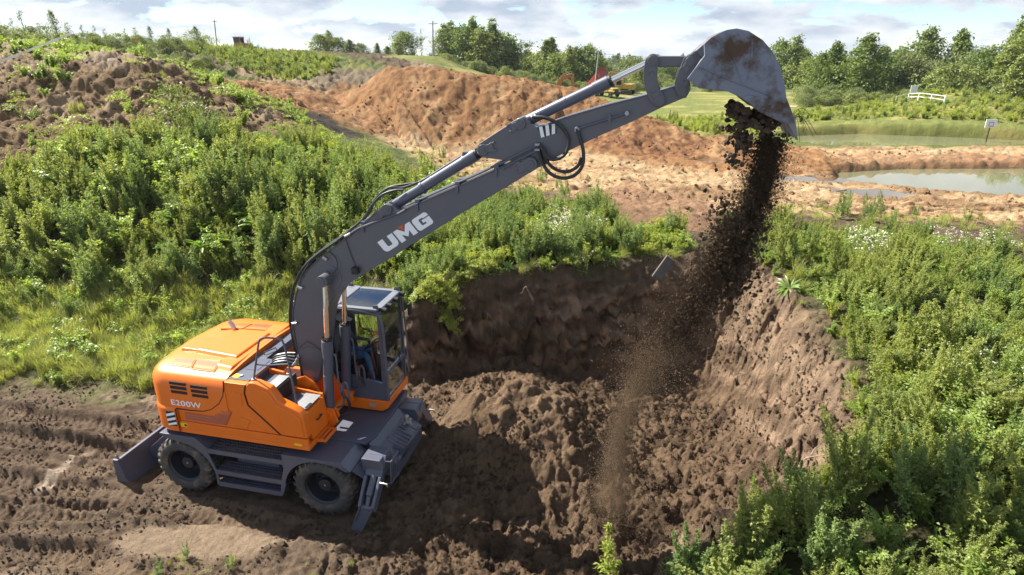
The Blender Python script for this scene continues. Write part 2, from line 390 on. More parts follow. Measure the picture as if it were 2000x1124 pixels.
    C = mixc(C, (0.27, 0.190, 0.128), sstep(1.5, 0.7, dB + 0.5 * n_m) * (x > 4.2) * sstep(0.7, 1.4, z + 0.5 * n_m) * (0.5 + 0.5 * sstep(-0.3, 0.3, n_m)))
    # green ground cover
    gm = poly_mask(wx, wy, MEADOW_L, 0.45)
    C = mixc(C, (0.135, 0.130, 0.060), gm * sstep(-0.5, 0.2, n_m + 0.3))
    for P in (THICK_L, TERR_C, THICK_R):
        g = poly_mask(wx, wy, P, 0.4) * (1 - wallw)
        C = mixc(C, (0.088, 0.086, 0.040), g)
    gr = poly_mask(fx_, fy_, GREEN_R, 1.5)
    C = mixc(C, (0.155, 0.175, 0.05), gr)
    C = mixc(C, (0.27, 0.25, 0.085), gr * sstep(0.0, 0.5, fbm(x * .12, y * .2, 3)))
    C = mixc(C, (0.22, 0.15, 0.10), gr * sstep(0.35, 0.7, fbm(x * .3 + 8, y * .3, 3)) * (y < 60))
    rd = poly_mask(x, y, [(33, 95), (43, 94), (60, 83), (80, 78), (120, 76), (120, 79), (80, 81), (62, 87), (46, 97), (33, 98)], 0.7)
    C = mixc(C, (0.42, 0.32, 0.22), rd)
    C = C * (1 + 0.22 * n_f[:, None] + 0.12 * n_m[:, None])
    C = C * (np.where(gr > 0.5, 0.9, 0.74) + 0.24 * sd * (1 - rg) + 0.06 * rg + 0.16 * np.clip(work + wallw, 0, 1))[:, None] * np.array([1.0, 0.985, 0.95])
    return np.clip(C, 0.01, 0.8), sd, rg, work, lh, gr
def rut(x, y, p0, p1, w, depth, lug=0.16):
    """tyre track pressed into the soil, with lug prints"""
    d = np.array(p1, float) - np.array(p0, float); L = np.linalg.norm(d); d /= L
    s = (x - p0[0]) * d[0] + (y - p0[1]) * d[1]
    c_ = -(x - p0[0]) * d[1] + (y - p0[1]) * d[0] + 0.08 * np.sin(s * 0.8)
    m = sstep(-0.2, 0.3, s) * sstep(L + 0.2, L - 0.3, s)
    a = np.abs(c_) / w
    groove = -depth * sstep(1.05, 0.8, a)
    rim = 0.75 * depth * np.exp(-((a - 1.3) / 0.22) ** 2)
    ph = (s + np.abs(c_) * 0.55) / lug
    lugs = 0.05 * sstep(0.2, 0.5, np.abs((ph % 1.0) - 0.5)) * sstep(1.0, 0.8, a)
    return m * (groove + rim + lugs)
def facets(x, y, seed=0):
    """broken ground: every cell a tilted facet of its own height"""
    ix = np.floor(x).astype(np.int64); iy = np.floor(y).astype(np.int64)
    bd = np.full(x.shape, 1e9); out = np.zeros_like(x); d2b = np.full(x.shape, 1e9)
    for a in (-1, 0, 1):
        for b in (-1, 0, 1):
            k = _h(ix + a + seed * 13, iy + b + seed * 7)
            dx = x - ix - a - _fx[k]; dy = y - iy - b - _fy[k]
            d = dx * dx + dy * dy
            h = _fy[(k * 5 + 1) & 511] + (0.9 * _gx[k] * dx + 0.9 * _gy[k] * dy)
            m = d < bd
            d2b = np.where(m, bd, np.minimum(d2b, d))
            out = np.where(m, h, out); bd = np.where(m, d, bd)
    edge = np.sqrt(d2b) - np.sqrt(bd)
    return (out - 0.5) * sstep(0.0, 0.22, edge)
def terrain_detail(x, y, z, pit, wallw, work, sd, rg, lh, gr):
    THK = poly_mask(x, y, THICK_R, 0.3)
    rough = 0.35 + 0.65 * sstep(-0.4, 0.5, fbm(x * 0.6, y * 0.6, 3))
    n = fbm(x * 2.2, y * 2.2, 5, 0.55)
    n3 = fbm(x * 0.8, y * 0.8, 3)
    c1 = clods(x * 1.4, y * 1.4) / 1.4
    c2 = clods(x * 3.6 + 5, y * 3.6, seed=1) / 3.6
    c3 = clods(x * 8.5 + 2, y * 8.5, seed=2) / 8.5
    smooth_patch = np.zeros_like(x)
    for (cx, cy, a, b) in ((-5.2, 8.0, 1.5, 0.42), (-8.6, 7.0, 1.7, 0.42)):
        q = ((x - cx) / a) ** 2 + ((y - cy) / b) ** 2 + 0.4 * n3
        smooth_patch = np.maximum(smooth_patch, sstep(1.4, 0.7, q))
    wk = work * (1 - 0.85 * smooth_patch)
    wx_, wy_ = x + 0.10 * fbm(x * 3, y * 3, 2), y + 0.10 * fbm(x * 3 + 5, y * 3, 2)
    fa = facets(wx_ * 2.6, wy_ * 2.6, 4); fb = facets(wx_ * 6.0, wy_ * 6.0, 5); fc = facets(x * 11.0, y * 11.0, 6)
    rgh = 0.4 + 0.6 * rough
    lefts = 1 - 0.45 * sstep(-1.5, -3.0, x)
    h = wk * (0.04 * n + 0.16 * c2 * rough + 0.22 * c3 * rough + 0.05 * n3 + lefts * rgh * (0.085 * fa + 0.060 * fb + 0.035 * fc))
    pitonly = pit * (x > -3)
    h += pitonly * wk * (0.06 * c1 + 0.06 * n + 0.07 * fa + 0.05 * fb + 0.03 * fc)
    h += wallw * (0.13 * fa + 0.10 * fb + 0.08 * c1 + 0.06 * fc)
    h += (sd * (1 - rg)) * (0.10 * n3 + 0.05 * n + 0.06 * fa + 0.12 * c2 * sstep(0, .4, n3) + 0.25 * c1 * sstep(0.15, .5, n3))
    gul = fbm(x * .9 + 3, y * .35, 4)
    dE, tE = seg_dist(x, y, EDGE[10:19])
    bank = sstep(2.2, 1.2, dE) * (1 - pit) * (x > 3) * (1 - THK)
    h += bank * (0.13 * fa + 0.09 * fb + 0.05 * fc + 0.25 * c2 + 0.06 * n)
    h += rg * (0.06 * facets(wx_ * 1.1, wy_ * 1.1, 8) + 0.06 * fa + 0.16 * gul + 0.10 * n3 + 0.06 * n + 0.05 * c1 + 0.08 * c2 * sstep(-0.1, 0.4, n3))
    h += lh * (0.05 * facets(wx_ * 0.9, wy_ * 0.9, 9) + 0.06 * fa + 0.24 * n3 + 0.16 * n + 0.10 * c1 * rough + 0.15 * c2 * rough + 0.10 * np.abs(fbm(x * 2.5 + y, y * 0.8, 3)))
    h += (1 - np.clip(work + sd + rg + lh + gr, 0, 1)) * (sstep(80, 30, y) * (0.10 * n3 + 0.05 * n) + (x < 6) * sstep(50, 56, y) * sstep(120, 100, y) * (0.35 * n3 + 0.2 * n + 0.25 * c1))
    h += gr * sstep(140, 60, y) * 0.12 * n3
    # tracks of the machine
    for p0, p1, w, dp in (((-12.5, 10.15), (-3.6, 8.2), 0.30, 0.12), ((-12.4, 12.2), (-4.0, 10.2), 0.30, 0.11), ((-12.5, 9.2), (-7.2, 8.6), 0.27, 0.14), ((-12.5, 11.4), (-7.4, 10.3), 0.27, 0.12), ((-12, 8.2), (-6.5, 7.55), 0.26, 0.12), ((-6, 7.4), (-2.2, 6.2), .26, .06)):
        h += rut(x, y, p0, p1, w, dp) * work * (1 - smooth_patch) * (x < -1.5)
    for p0, p1 in (((-11, 50), (-4, 38)), ((-9.5, 50.5), (-2.4, 39)), ((2, 33), (14, 28)), ((3, 31.5), (14.5, 26.6)), ((8, 40), (22, 30)), ((15, 27.8), (28, 27.3)), ((15, 29.2), (28, 28.9)), ((16, 31), (28, 30.4))):
        h += rut(x, y, p0, p1, 0.35, 0.16, 0.5) * sd
    return h
def build_terrain():
    segs = [(1.0, 6.0, 0.10), (6.0, 12.6, 0.034), (12.6, 16.2, 0.028), (16.2, 30.0, 0.075), (30.0, 60.0, 0.16), (60.0, 130.0, 0.55), (130.0, 400.0, 4.0)]
    ys = np.concatenate([np.arange(a, b, s) for a, b, s in segs] + [np.geomspace(400, 2600, 18)])
    nc = 820
    u = np.linspace(-1, 1, nc)
    hw = 6.0 + 0.95 * ys
    hw = np.where(ys > 400, 6.0 + 1.4 * ys, hw)
    X = (u[None] * hw[:, None]); Yg = np.repeat(ys[:, None], nc, 1)
    shp = X.shape
    x = X.ravel(); y = Yg.ravel()
    z, pit, wallw = base_height(x, y)
    C, sd, rg, work, lh, gr = soil_cols(x, y, pit, wallw, z)
    h = terrain_detail(x, y, z, pit, wallw, work, sd, rg, lh, gr)
    under = poly_mask(x, y, POND_A, 0.5) + poly_mask(x, y, POND_B, 0.5)
    h = h * (1 - 0.6 * np.clip(under, 0, 1))
    for (c0, c1), a, b, dz in PUDDLES:
        q = ((x - c0) / a) ** 2 + ((y - c1) / b) ** 2 + 0.35 * perlin(x * 0.9, y * 1.6)
        h = h * (1 - 0.85 * sstep(2.0, 1.0, q))
    ux, uy = (x + 4.35) * math.cos(R(-13)) + (y - 10.165) * math.sin(R(-13)), -(x + 4.35) * math.sin(R(-13)) + (y - 10.165) * math.cos(R(-13))
    um = sstep(0.5, 0.0, np.maximum(np.abs(ux) - 2.9, np.abs(uy) - 1.5))
    h = h * (1 - 0.6 * um) + um * 0.0
    wheel = np.zeros_like(x)
    for wx0 in (-1.385, 1.385):
        for wy0 in (-1.01, 1.01): wheel = np.maximum(wheel, sstep(0.42, 0.25, np.abs(ux - wx0)) * sstep(0.36, 0.27, np.abs(uy - wy0)))
    h = np.where(wheel > 0, np.minimum(h, 0.0) * (1 - wheel) - 0.05 * wheel + h * (1 - wheel) * 0.0, h)
    zz = z + h
    # cut faces are rough sideways too
    rw_ = 1 - 0.75 * sstep(4.0, 5.2, x)
    nx = wallw * rw_ * (0.16 * fbm(x * 2.2 + 7, z * 2.6 + y, 4) + 0.10 * (clods(x * 3.1, z * 3.1 + y * 0.7, seed=3) / 3.1) * 2)
    V = np.stack([x + nx * 0.35, y - nx * 1.5, zz], 1)
    idx = np.arange(shp[0] * shp[1]).reshape(shp)
    F = np.stack([idx[:-1, :-1].ravel(), idx[:-1, 1:].ravel(), idx[1:, 1:].ravel(), idx[1:, :-1].ravel()], 1)
    me = np_mesh('ground', V, F)
    ca = me.color_attributes.new('soil', 'FLOAT_COLOR', 'POINT')
    ca.data.foreach_set('color', np.concatenate([C, np.ones((len(C), 1))], 1).astype(np.float32).ravel())
    wet = np.clip(poly_mask(x, y, POND_A, 1.6) + poly_mask(x, y, POND_B, 1.2), 0, 1)
    at = me.attributes.new('wet', 'FLOAT', 'POINT')
    at.data.foreach_set('value', wet.astype(np.float32))
    global GRID
    GRID = (ys, hw, u, zz.reshape(shp))
    return me
def ground_z(x, y):
    """height of the finished ground (bilinear in the grid)"""
    ys, hw, u, Z = GRID
    x = np.atleast_1d(np.asarray(x, float)); y = np.atleast_1d(np.asarray(y, float))
    i = np.clip(np.searchsorted(ys, y) - 1, 0, len(ys) - 2)
    ty = np.clip((y - ys[i]) / (ys[i + 1] - ys[i]), 0, 1)
    def row(k):
        uu = np.clip((x / hw[k] + 1) / 2 * (len(u) - 1), 0, len(u) - 1.001)
        j = uu.astype(int); t = uu - j
        return Z[k, j] * (1 - t) + Z[k, j + 1] * t
    return row(i) * (1 - ty) + row(i + 1) * ty
def gz(x, y):
    return float(ground_z(x, y)[0])

# ---- materials
def new_mat(name):
    m = bpy.data.materials.new(name)
    m.use_nodes = True
    t = m.node_tree
    return m, t, t.nodes['Principled BSDF']
def ground_material():
    m, t, b = new_mat('soil')
    a = N(t, 'ShaderNodeAttribute', attribute_name='soil')
    tcn = N(t, 'ShaderNodeTexCoord')
    nf = N(t, 'ShaderNodeTexNoise'); nf.inputs['Scale'].default_value = 48; nf.inputs['Detail'].default_value = 6
    nf.inputs['Roughness'].default_value = 0.7
    LK(t, tcn.outputs['Object'], nf.inputs['Vector'])
    nv = N(t, 'ShaderNodeTexNoise'); nv.inputs['Scale'].default_value = 9; nv.inputs['Detail'].default_value = 4
    LK(t, tcn.outputs['Object'], nv.inputs['Vector'])
    r = N(t, 'ShaderNodeMapRange'); r.inputs[1].default_value = 0.3; r.inputs[2].default_value = 0.7
    r.inputs[3].default_value = 0.68; r.inputs[4].default_value = 1.32
    LK(t, nf.outputs[0], r.inputs[0])
    mx = N(t, 'ShaderNodeMix', data_type='RGBA', blend_type='MULTIPLY'); mx.inputs[0].default_value = 1.0
    LK(t, a.outputs['Color'], mx.inputs[6]); LK(t, r.outputs[0], mx.inputs[7])
    wt = N(t, 'ShaderNodeAttribute', attribute_name='wet')
    dk = N(t, 'ShaderNodeMix', data_type='RGBA', blend_type='MULTIPLY')
    dk.inputs[7].default_value = (0.55, 0.5, 0.45, 1)
    LK(t, wt.outputs['Fac'], dk.inputs[0]); LK(t, mx.outputs[2], dk.inputs[6])
    LK(t, dk.outputs[2], b.inputs['Base Color'])
    b.inputs['Roughness'].default_value = 0.95
    b.inputs['Specular IOR Level'].default_value = 0.15
    ad = math_node(t, 'ADD', nf.outputs[0], math_node(t, 'MULTIPLY', nv.outputs[0], 1.6))
    bp = N(t, 'ShaderNodeBump'); bp.inputs['Strength'].default_value = 0.9; bp.inputs['Distance'].default_value = 0.05
    LK(t, ad, bp.inputs['Height']); LK(t, bp.outputs[0], b.inputs['Normal'])
    return m
MAT_SOIL = ground_material()
ground = link_mesh('ground', build_terrain(), MAT_SOIL)
tag(ground, 'bare earth workings with dug pit, sand flats and grassy banks', 'ground', kind='structure')

# ---- water
def water_material(name, tint, rough=0.02):
    m, t, b = new_mat(name)
    b.inputs['Base Color'].default_value = (*tint, 1)
    b.inputs['Roughness'].default_value = rough
    b.inputs['IOR'].default_value = 2.1
    b.inputs['Specular IOR Level'].default_value = 0.5
    tcn = N(t, 'ShaderNodeTexCoord')
    mpn = N(t, 'ShaderNodeMapping'); mpn.inputs['Scale'].default_value = (1.2, 0.5, 1)
    LK(t, tcn.outputs['Object'], mpn.inputs[0])
    nn = N(t, 'ShaderNodeTexNoise'); nn.inputs['Scale'].default_value = 2.2; nn.inputs['Detail'].default_value = 3
    LK(t, mpn.outputs[0], nn.inputs['Vector'])
    bp = N(t, 'ShaderNodeBump'); bp.inputs['Strength'].default_value = 0.03; bp.inputs['Distance'].default_value = 0.05
    LK(t, nn.outputs[0], bp.inputs['Height']); LK(t, bp.outputs[0], b.inputs['Normal'])
    return m
MAT_POND = water_material('pond_water', (0.17, 0.17, 0.10))
MAT_PUDDLE = water_material('puddle_water', (0.12, 0.09, 0.055))
def sheet(name, P, z, mat):
    bm = bmesh.new()
    vs = [bm.verts.new((p[0], p[1], z)) for p in P]
    bm.faces.new(vs)
    bmesh.ops.triangulate(bm, faces=bm.faces[:])
    bmesh.ops.recalc_face_normals(bm, faces=bm.faces[:])
    me = bpy.data.meshes.new(name); bm.to_mesh(me); bm.free()
    if me.polygons[0].normal.z < 0: me.flip_normals()
    return link_mesh(name, me, mat)
def grow(P, d):
    c0 = sum(p[0] for p in P) / len(P); c1 = sum(p[1] for p in P) / len(P)
    return [(p[0] + d * (p[0] - c0) / math.hypot(p[0] - c0, p[1] - c1), p[1] + d * (p[1] - c1) / math.hypot(p[0] - c0, p[1] - c1)) for p in P]
tag(sheet('pond', grow(POND_A, 1.5), WATER_Z, MAT_POND), 'muddy near pond reflecting the sky beside bare sand', 'water', kind='structure')
tag(sheet('pond', grow(POND_B, 1.5), WATER_Z, MAT_POND), 'green far pond below the grassy bank', 'water', kind='structure')
for (c0, c1), a, b, dz in PUDDLES:
    zb = float(base_z(np.array([c0]), np.array([c1]))[0])
    ring = [(c0 + 1.45 * a * math.cos(k / 24 * 6.283), c1 + 1.45 * b * math.sin(k / 24 * 6.283)) for k in range(24)]
    tag(sheet('puddle', ring, zb + 0.16, MAT_PUDDLE), 'shallow muddy puddle on the sand', 'water', kind='structure')
# ------------------------------------------------------------------ mesh builder
class MB:
    def __init__(s):
        s.V = []; s.F = []; s.mi = []; s.cur = 0
    def add(s, V, F):
        o = len(s.V)
        s.V.extend([tuple(v) for v in V])
        s.F.extend([tuple(i + o for i in f) for f in F])
        s.mi.extend([s.cur] * len(F))
        return s
    def box(s, a, b):
        (x0, y0, z0), (x1, y1, z1) = a, b
        V = [(x0, y0, z0), (x1, y0, z0), (x1, y1, z0), (x0, y1, z0), (x0, y0, z1), (x1, y0, z1), (x1, y1, z1), (x0, y1, z1)]
        return s.add(V, [(0, 3, 2, 1), (4, 5, 6, 7), (0, 1, 5, 4), (1, 2, 6, 5), (2, 3, 7, 6), (3, 0, 4, 7)])
    def hexa(s, V):
        return s.add(V, [(0, 3, 2, 1), (4, 5, 6, 7), (0, 1, 5, 4), (1, 2, 6, 5), (2, 3, 7, 6), (3, 0, 4, 7)])
    def prism(s, P, a, b, axis='y'):
        """extrude a polygon; axis y: P is (x,z); axis x: P is (y,z); axis z: P is (x,y)"""
        def pt(p, t):
            return (p[0], t, p[1]) if axis == 'y' else (t, p[0], p[1]) if axis == 'x' else (p[0], p[1], t)
        n = len(P)
        V = [pt(p, a) for p in P] + [pt(p, b) for p in P]
        F = [tuple(range(n)), tuple(range(2 * n - 1, n - 1, -1))]
        F += [(i, i + n, (i + 1) % n + n, (i + 1) % n) for i in range(n)]
        return s.add(V, F)
    def cyl(s, p0, p1, r0, r1=None, n=20, cap=True):
        p0 = Vector(p0); p1 = Vector(p1); r1 = r0 if r1 is None else r1
        q = (p1 - p0).to_track_quat('Z', 'Y')
        V = []
        for p, r in ((p0, r0), (p1, r1)):
            for k in range(n):
                a = 6.28318 * k / n
                V.append(p + q @ Vector((r * math.cos(a), r * math.sin(a), 0)))
        F = [(k, (k + 1) % n, (k + 1) % n + n, k + n) for k in range(n)]
        if cap: F += [tuple(range(n - 1, -1, -1)), tuple(range(n, 2 * n))]
        return s.add(V, F)
    def tube(s, P, r, n=8, cap=True):
        P = [Vector(p) for p in P]
        V = []; m = len(P)
        up = Vector((0, 0, 1))
        prev = None
        for i, p in enumerate(P):
            d = (P[min(i + 1, m - 1)] - P[max(i - 1, 0)]).normalized()
            if prev is None:
                side = d.cross(up)
                if side.length < 1e-3: side = d.cross(Vector((1, 0, 0)))
            else:
                side = prev - d * prev.dot(d)
            side.normalize(); prev = side
            nn = d.cross(side)
            rr = r[i] if isinstance(r, (list, tuple)) else r
            for k in range(n):
                a = 6.28318 * k / n
                V.append(p + side * (rr * math.cos(a)) + nn * (rr * math.sin(a)))
        F = []
        for i in range(m - 1):
            for k in range(n):
                F.append((i * n + k, i * n + (k + 1) % n, (i + 1) * n + (k + 1) % n, (i + 1) * n + k))
        if cap: F += [tuple(range(n - 1, -1, -1)), tuple(range((m - 1) * n, m * n))]
        return s.add(V, F)
    def lathe(s, prof, c, axis=(0, 1, 0), n=48, closed=False):
        """prof: (radius, offset along the axis)"""
        ax = Vector(axis).normalized(); q = ax.to_track_quat('Z', 'Y'); c = Vector(c)
        V = []
        for r, h in prof:
            for k in range(n):
                a = 6.28318 * k / n
                V.append(c + ax * h + q @ Vector((r * math.cos(a), r * math.sin(a), 0)))
        F = []; m = len(prof)
        for i in range(m if closed else m - 1):
            j = (i + 1) % m
            for k in range(n):
                F.append((i * n + k, i * n + (k + 1) % n, j * n + (k + 1) % n, j * n + k))
        return s.add(V, F)
    def build(s, name, mat, parent=None, bevel=0.0, ang=38, seg=2, label=None):
        me = bpy.data.meshes.new(name)
        me.from_pydata(s.V, [], s.F)
        bm = bmesh.new(); bm.from_mesh(me)
        bmesh.ops.recalc_face_normals(bm, faces=bm.faces[:])
        bm.to_mesh(me); bm.free()
        mats = mat if isinstance(mat, (list, tuple)) else [mat]
        for m in mats: me.materials.append(m)
        if len(mats) > 1: me.polygons.foreach_set('material_index', s.mi)
        me.polygons.foreach_set('use_smooth', [True] * len(me.polygons))
        me.set_sharp_from_angle(angle=R(ang))
        o = bpy.data.objects.new(name, me); COL.objects.link(o)
        if parent is not None: o.parent = parent
        if bevel:
            b = o.modifiers.new('bevel', 'BEVEL'); b.width = bevel; b.segments = seg; b.limit_method = 'ANGLE'; b.angle_limit = R(35)
            b.harden_normals = False
            w = o.modifiers.new('normals', 'WEIGHTED_NORMAL'); w.keep_sharp = False
            for e in me.edges: e.use_edge_sharp = False
        if label: o['label'] = label
        return o
def P1(fn, *a, **k):
    m = MB(); getattr(m, fn)(*a, **k); return m
def arc(cx, cy, r, a0, a1, n):
    return [(cx + r * math.cos(R(a0 + (a1 - a0) * i / n)), cy + r * math.sin(R(a0 + (a1 - a0) * i / n))) for i in range(n + 1)]
def spline(P, n=8):
    """Catmull-Rom through the points"""
    P = [Vector(p) for p in P]; Q = [2 * P[0] - P[1]] + P + [2 * P[-1] - P[-2]]
    out = []
    for i in range(1, len(Q) - 2):
        for k in range(n):
            t = k / n
            a, b, c_, d = Q[i - 1], Q[i], Q[i + 1], Q[i + 2]
            out.append(0.5 * ((2 * b) + (c_ - a) * t + (2 * a - 5 * b + 4 * c_ - d) * t * t + (3 * b - a - 3 * c_ + d) * t ** 3))
    out.append(P[-1])
    return out

# ------------------------------------------------------------------ paint and metal materials
def paint(name, col, rough=0.35, metal=0.0, coat=0.0, dirt=0.0, dirtcol=(0.13, 0.09, 0.06), dscale=3.0, var=0.06):
    m, t, b = new_mat(name)
    tcn = N(t, 'ShaderNodeTexCoord')
    n_ = N(t, 'ShaderNodeTexNoise'); n_.inputs['Scale'].default_value = dscale; n_.inputs['Detail'].default_value = 7; n_.inputs['Roughness'].default_value = 0.65
    LK(t, tcn.outputs['Object'], n_.inputs['Vector'])
    v = N(t, 'ShaderNodeMapRange'); v.inputs[1].default_value = 0.3; v.inputs[2].default_value = 0.7
    v.inputs[3].default_value = 1 - var; v.inputs[4].default_value = 1 + var
    LK(t, n_.outputs[0], v.inputs[0])
    mx = N(t, 'ShaderNodeMix', data_type='RGBA', blend_type='MULTIPLY'); mx.inputs[0].default_value = 1
    mx.inputs[6].default_value = (*col, 1); LK(t, v.outputs[0], mx.inputs[7])
    out = mx.outputs[2]
    rgh = None
    if dirt > 0:
        r_ = N(t, 'ShaderNodeValToRGB'); r_.color_ramp.elements[0].position = 0.72 - 0.35 * dirt; r_.color_ramp.elements[1].position = 0.80 - 0.30 * dirt
        LK(t, n_.outputs[0], r_.inputs[0])
        m2 = N(t, 'ShaderNodeMix', data_type='RGBA'); m2.inputs[7].default_value = (*dirtcol, 1)
        LK(t, r_.outputs[0], m2.inputs[0]); LK(t, out, m2.inputs[6]); out = m2.outputs[2]
        rgh = math_node(t, 'MULTIPLY_ADD', r_.outputs[0], 0.9 - rough, rough)
    LK(t, out, b.inputs['Base Color'])
    b.inputs['Roughness'].default_value = rough
    if rgh is not None: LK(t, rgh, b.inputs['Roughness'])
    b.inputs['Metallic'].default_value = metal
    b.inputs['Coat Weight'].default_value = coat
    b.inputs['Coat Roughness'].default_value = 0.12
    return m
M_OR = paint('orange_paint', (0.76, 0.160, 0.004), 0.42, coat=0.22, var=0.04)
M_ORD = paint('dark_orange_grille', (0.42, 0.10, 0.03), 0.5)
M_GR = paint('slate_paint', (0.082, 0.089, 0.122), 0.38, coat=0.15, var=0.08)
M_GRB = paint('boom_paint', (0.098, 0.098, 0.114), 0.40, coat=0.12, var=0.06)
M_GRD = paint('dusty_slate_paint', (0.082, 0.089, 0.122), 0.42, dirt=0.35, dscale=2.2, dirtcol=(0.10, 0.075, 0.055))
M_BUCKET = paint('bucket_steel', (0.165, 0.185, 0.24), 0.42, dirt=0.70, dscale=1.9, dirtcol=(0.080, 0.050, 0.032), var=0.12)
M_BLK = paint('black_rubber', (0.018, 0.018, 0.019), 0.55)
M_HOSE = paint('hydraulic_hose', (0.02, 0.02, 0.022), 0.42)
M_TYRE = paint('tyre_rubber', (0.058, 0.055, 0.053), 0.85, dirt=0.62, dscale=5, dirtcol=(0.15, 0.115, 0.085), var=0.2)
M_DARK = paint('dark_part_slot_shade', (0.012, 0.011, 0.011), 0.7)  # near-black for seams and parts; on the louvres it paints slot shade
M_CHROME = paint('chrome_rod', (0.86, 0.84, 0.80), 0.10, metal=1.0, var=0.02)
M_ZINC = paint('zinc_fitting', (0.36, 0.37, 0.38), 0.48, metal=1.0)
M_WHITE = paint('white_vinyl', (0.84, 0.85, 0.87), 0.4, var=0.02)
M_REDV = paint('red_vinyl', (0.62, 0.10, 0.025), 0.4, var=0.02)
M_YELV = paint('yellow_vinyl', (0.80, 0.55, 0.02), 0.4, var=0.02)
M_TREAD = paint('aluminium_tread', (0.42, 0.42, 0.43), 0.38, metal=0.7, var=0.2, dscale=40)
M_DKDECK = paint('deck_plate', (0.075, 0.082, 0.112), 0.45, dirt=0.12, dscale=4)
M_PLATE = paint('data_plate', (0.5, 0.5, 0.5), 0.35, metal=0.6)
M_SEAT = paint('seat_fabric', (0.03, 0.03, 0.032), 0.85)
def glass_mat(name, tint, refl=1.0):
    m = bpy.data.materials.new(name); m.use_nodes = True
    t = m.node_tree; t.nodes.clear()
    tr = N(t, 'ShaderNodeBsdfTransparent'); tr.inputs[0].default_value = (*tint, 1)
    gl = N(t, 'ShaderNodeBsdfGlossy'); gl.inputs['Roughness'].default_value = 0.03; gl.inputs[0].default_value = (0.9, 0.95, 1, 1)
    fr = N(t, 'ShaderNodeFresnel'); fr.inputs[0].default_value = 1.5
    mx = N(t, 'ShaderNodeMixShader'); LK(t, math_node(t, 'MULTIPLY', fr.outputs[0], refl, clamp=True), mx.inputs[0])
    LK(t, tr.outputs[0], mx.inputs[1]); LK(t, gl.outputs[0], mx.inputs[2])
    o = N(t, 'ShaderNodeOutputMaterial'); LK(t, mx.outputs[0], o.inputs[0])
    return m
M_GLASS = glass_mat('cab_glass', (0.90, 0.93, 0.91), 0.8)
M_ROOFGLASS = glass_mat('roof_glass', (0.60, 0.70, 0.76), 1.5)
def mesh_grid_mat(name, base, hole, sx):
    m, t, b = new_mat(name)
    tcn = N(t, 'ShaderNodeTexCoord')
    br = N(t, 'ShaderNodeTexVoronoi'); br.inputs['Scale'].default_value = sx; br.inputs['Randomness'].default_value = 0.0
    LK(t, tcn.outputs['Object'], br.inputs['Vector'])
    r_ = N(t, 'ShaderNodeValToRGB'); r_.color_ramp.elements[0].position = 0.42; r_.color_ramp.elements[1].position = 0.5
    r_.color_ramp.elements[0].color = (*hole, 1); r_.color_ramp.elements[1].color = (*base, 1)
    LK(t, br.outputs['Distance'], r_.inputs[0]); LK(t, r_.outputs[0], b.inputs['Base Color'])
    b.inputs['Roughness'].default_value = 0.5
    return m
M_PERF = mesh_grid_mat('perforated_plate', (0.55, 0.17, 0.02), (0.05, 0.02, 0.01), 36)
def stripe_mat():
    m, t, b = new_mat('hazard_stripe')
    return m
def text_mesh(body, size, extrude, bold=0.0):
    cu = bpy.data.curves.new('lettering', 'FONT')
    cu.body = body; cu.size = size; cu.extrude = extrude; cu.offset = bold; cu.space_character = 1.08
    o = bpy.data.objects.new('lettering_source', cu)
    COL.objects.link(o)
    dg = bpy.context.evaluated_depsgraph_get()
    me = bpy.data.meshes.new_from_object(o.evaluated_get(dg))
    bpy.data.objects.remove(o)
    return me
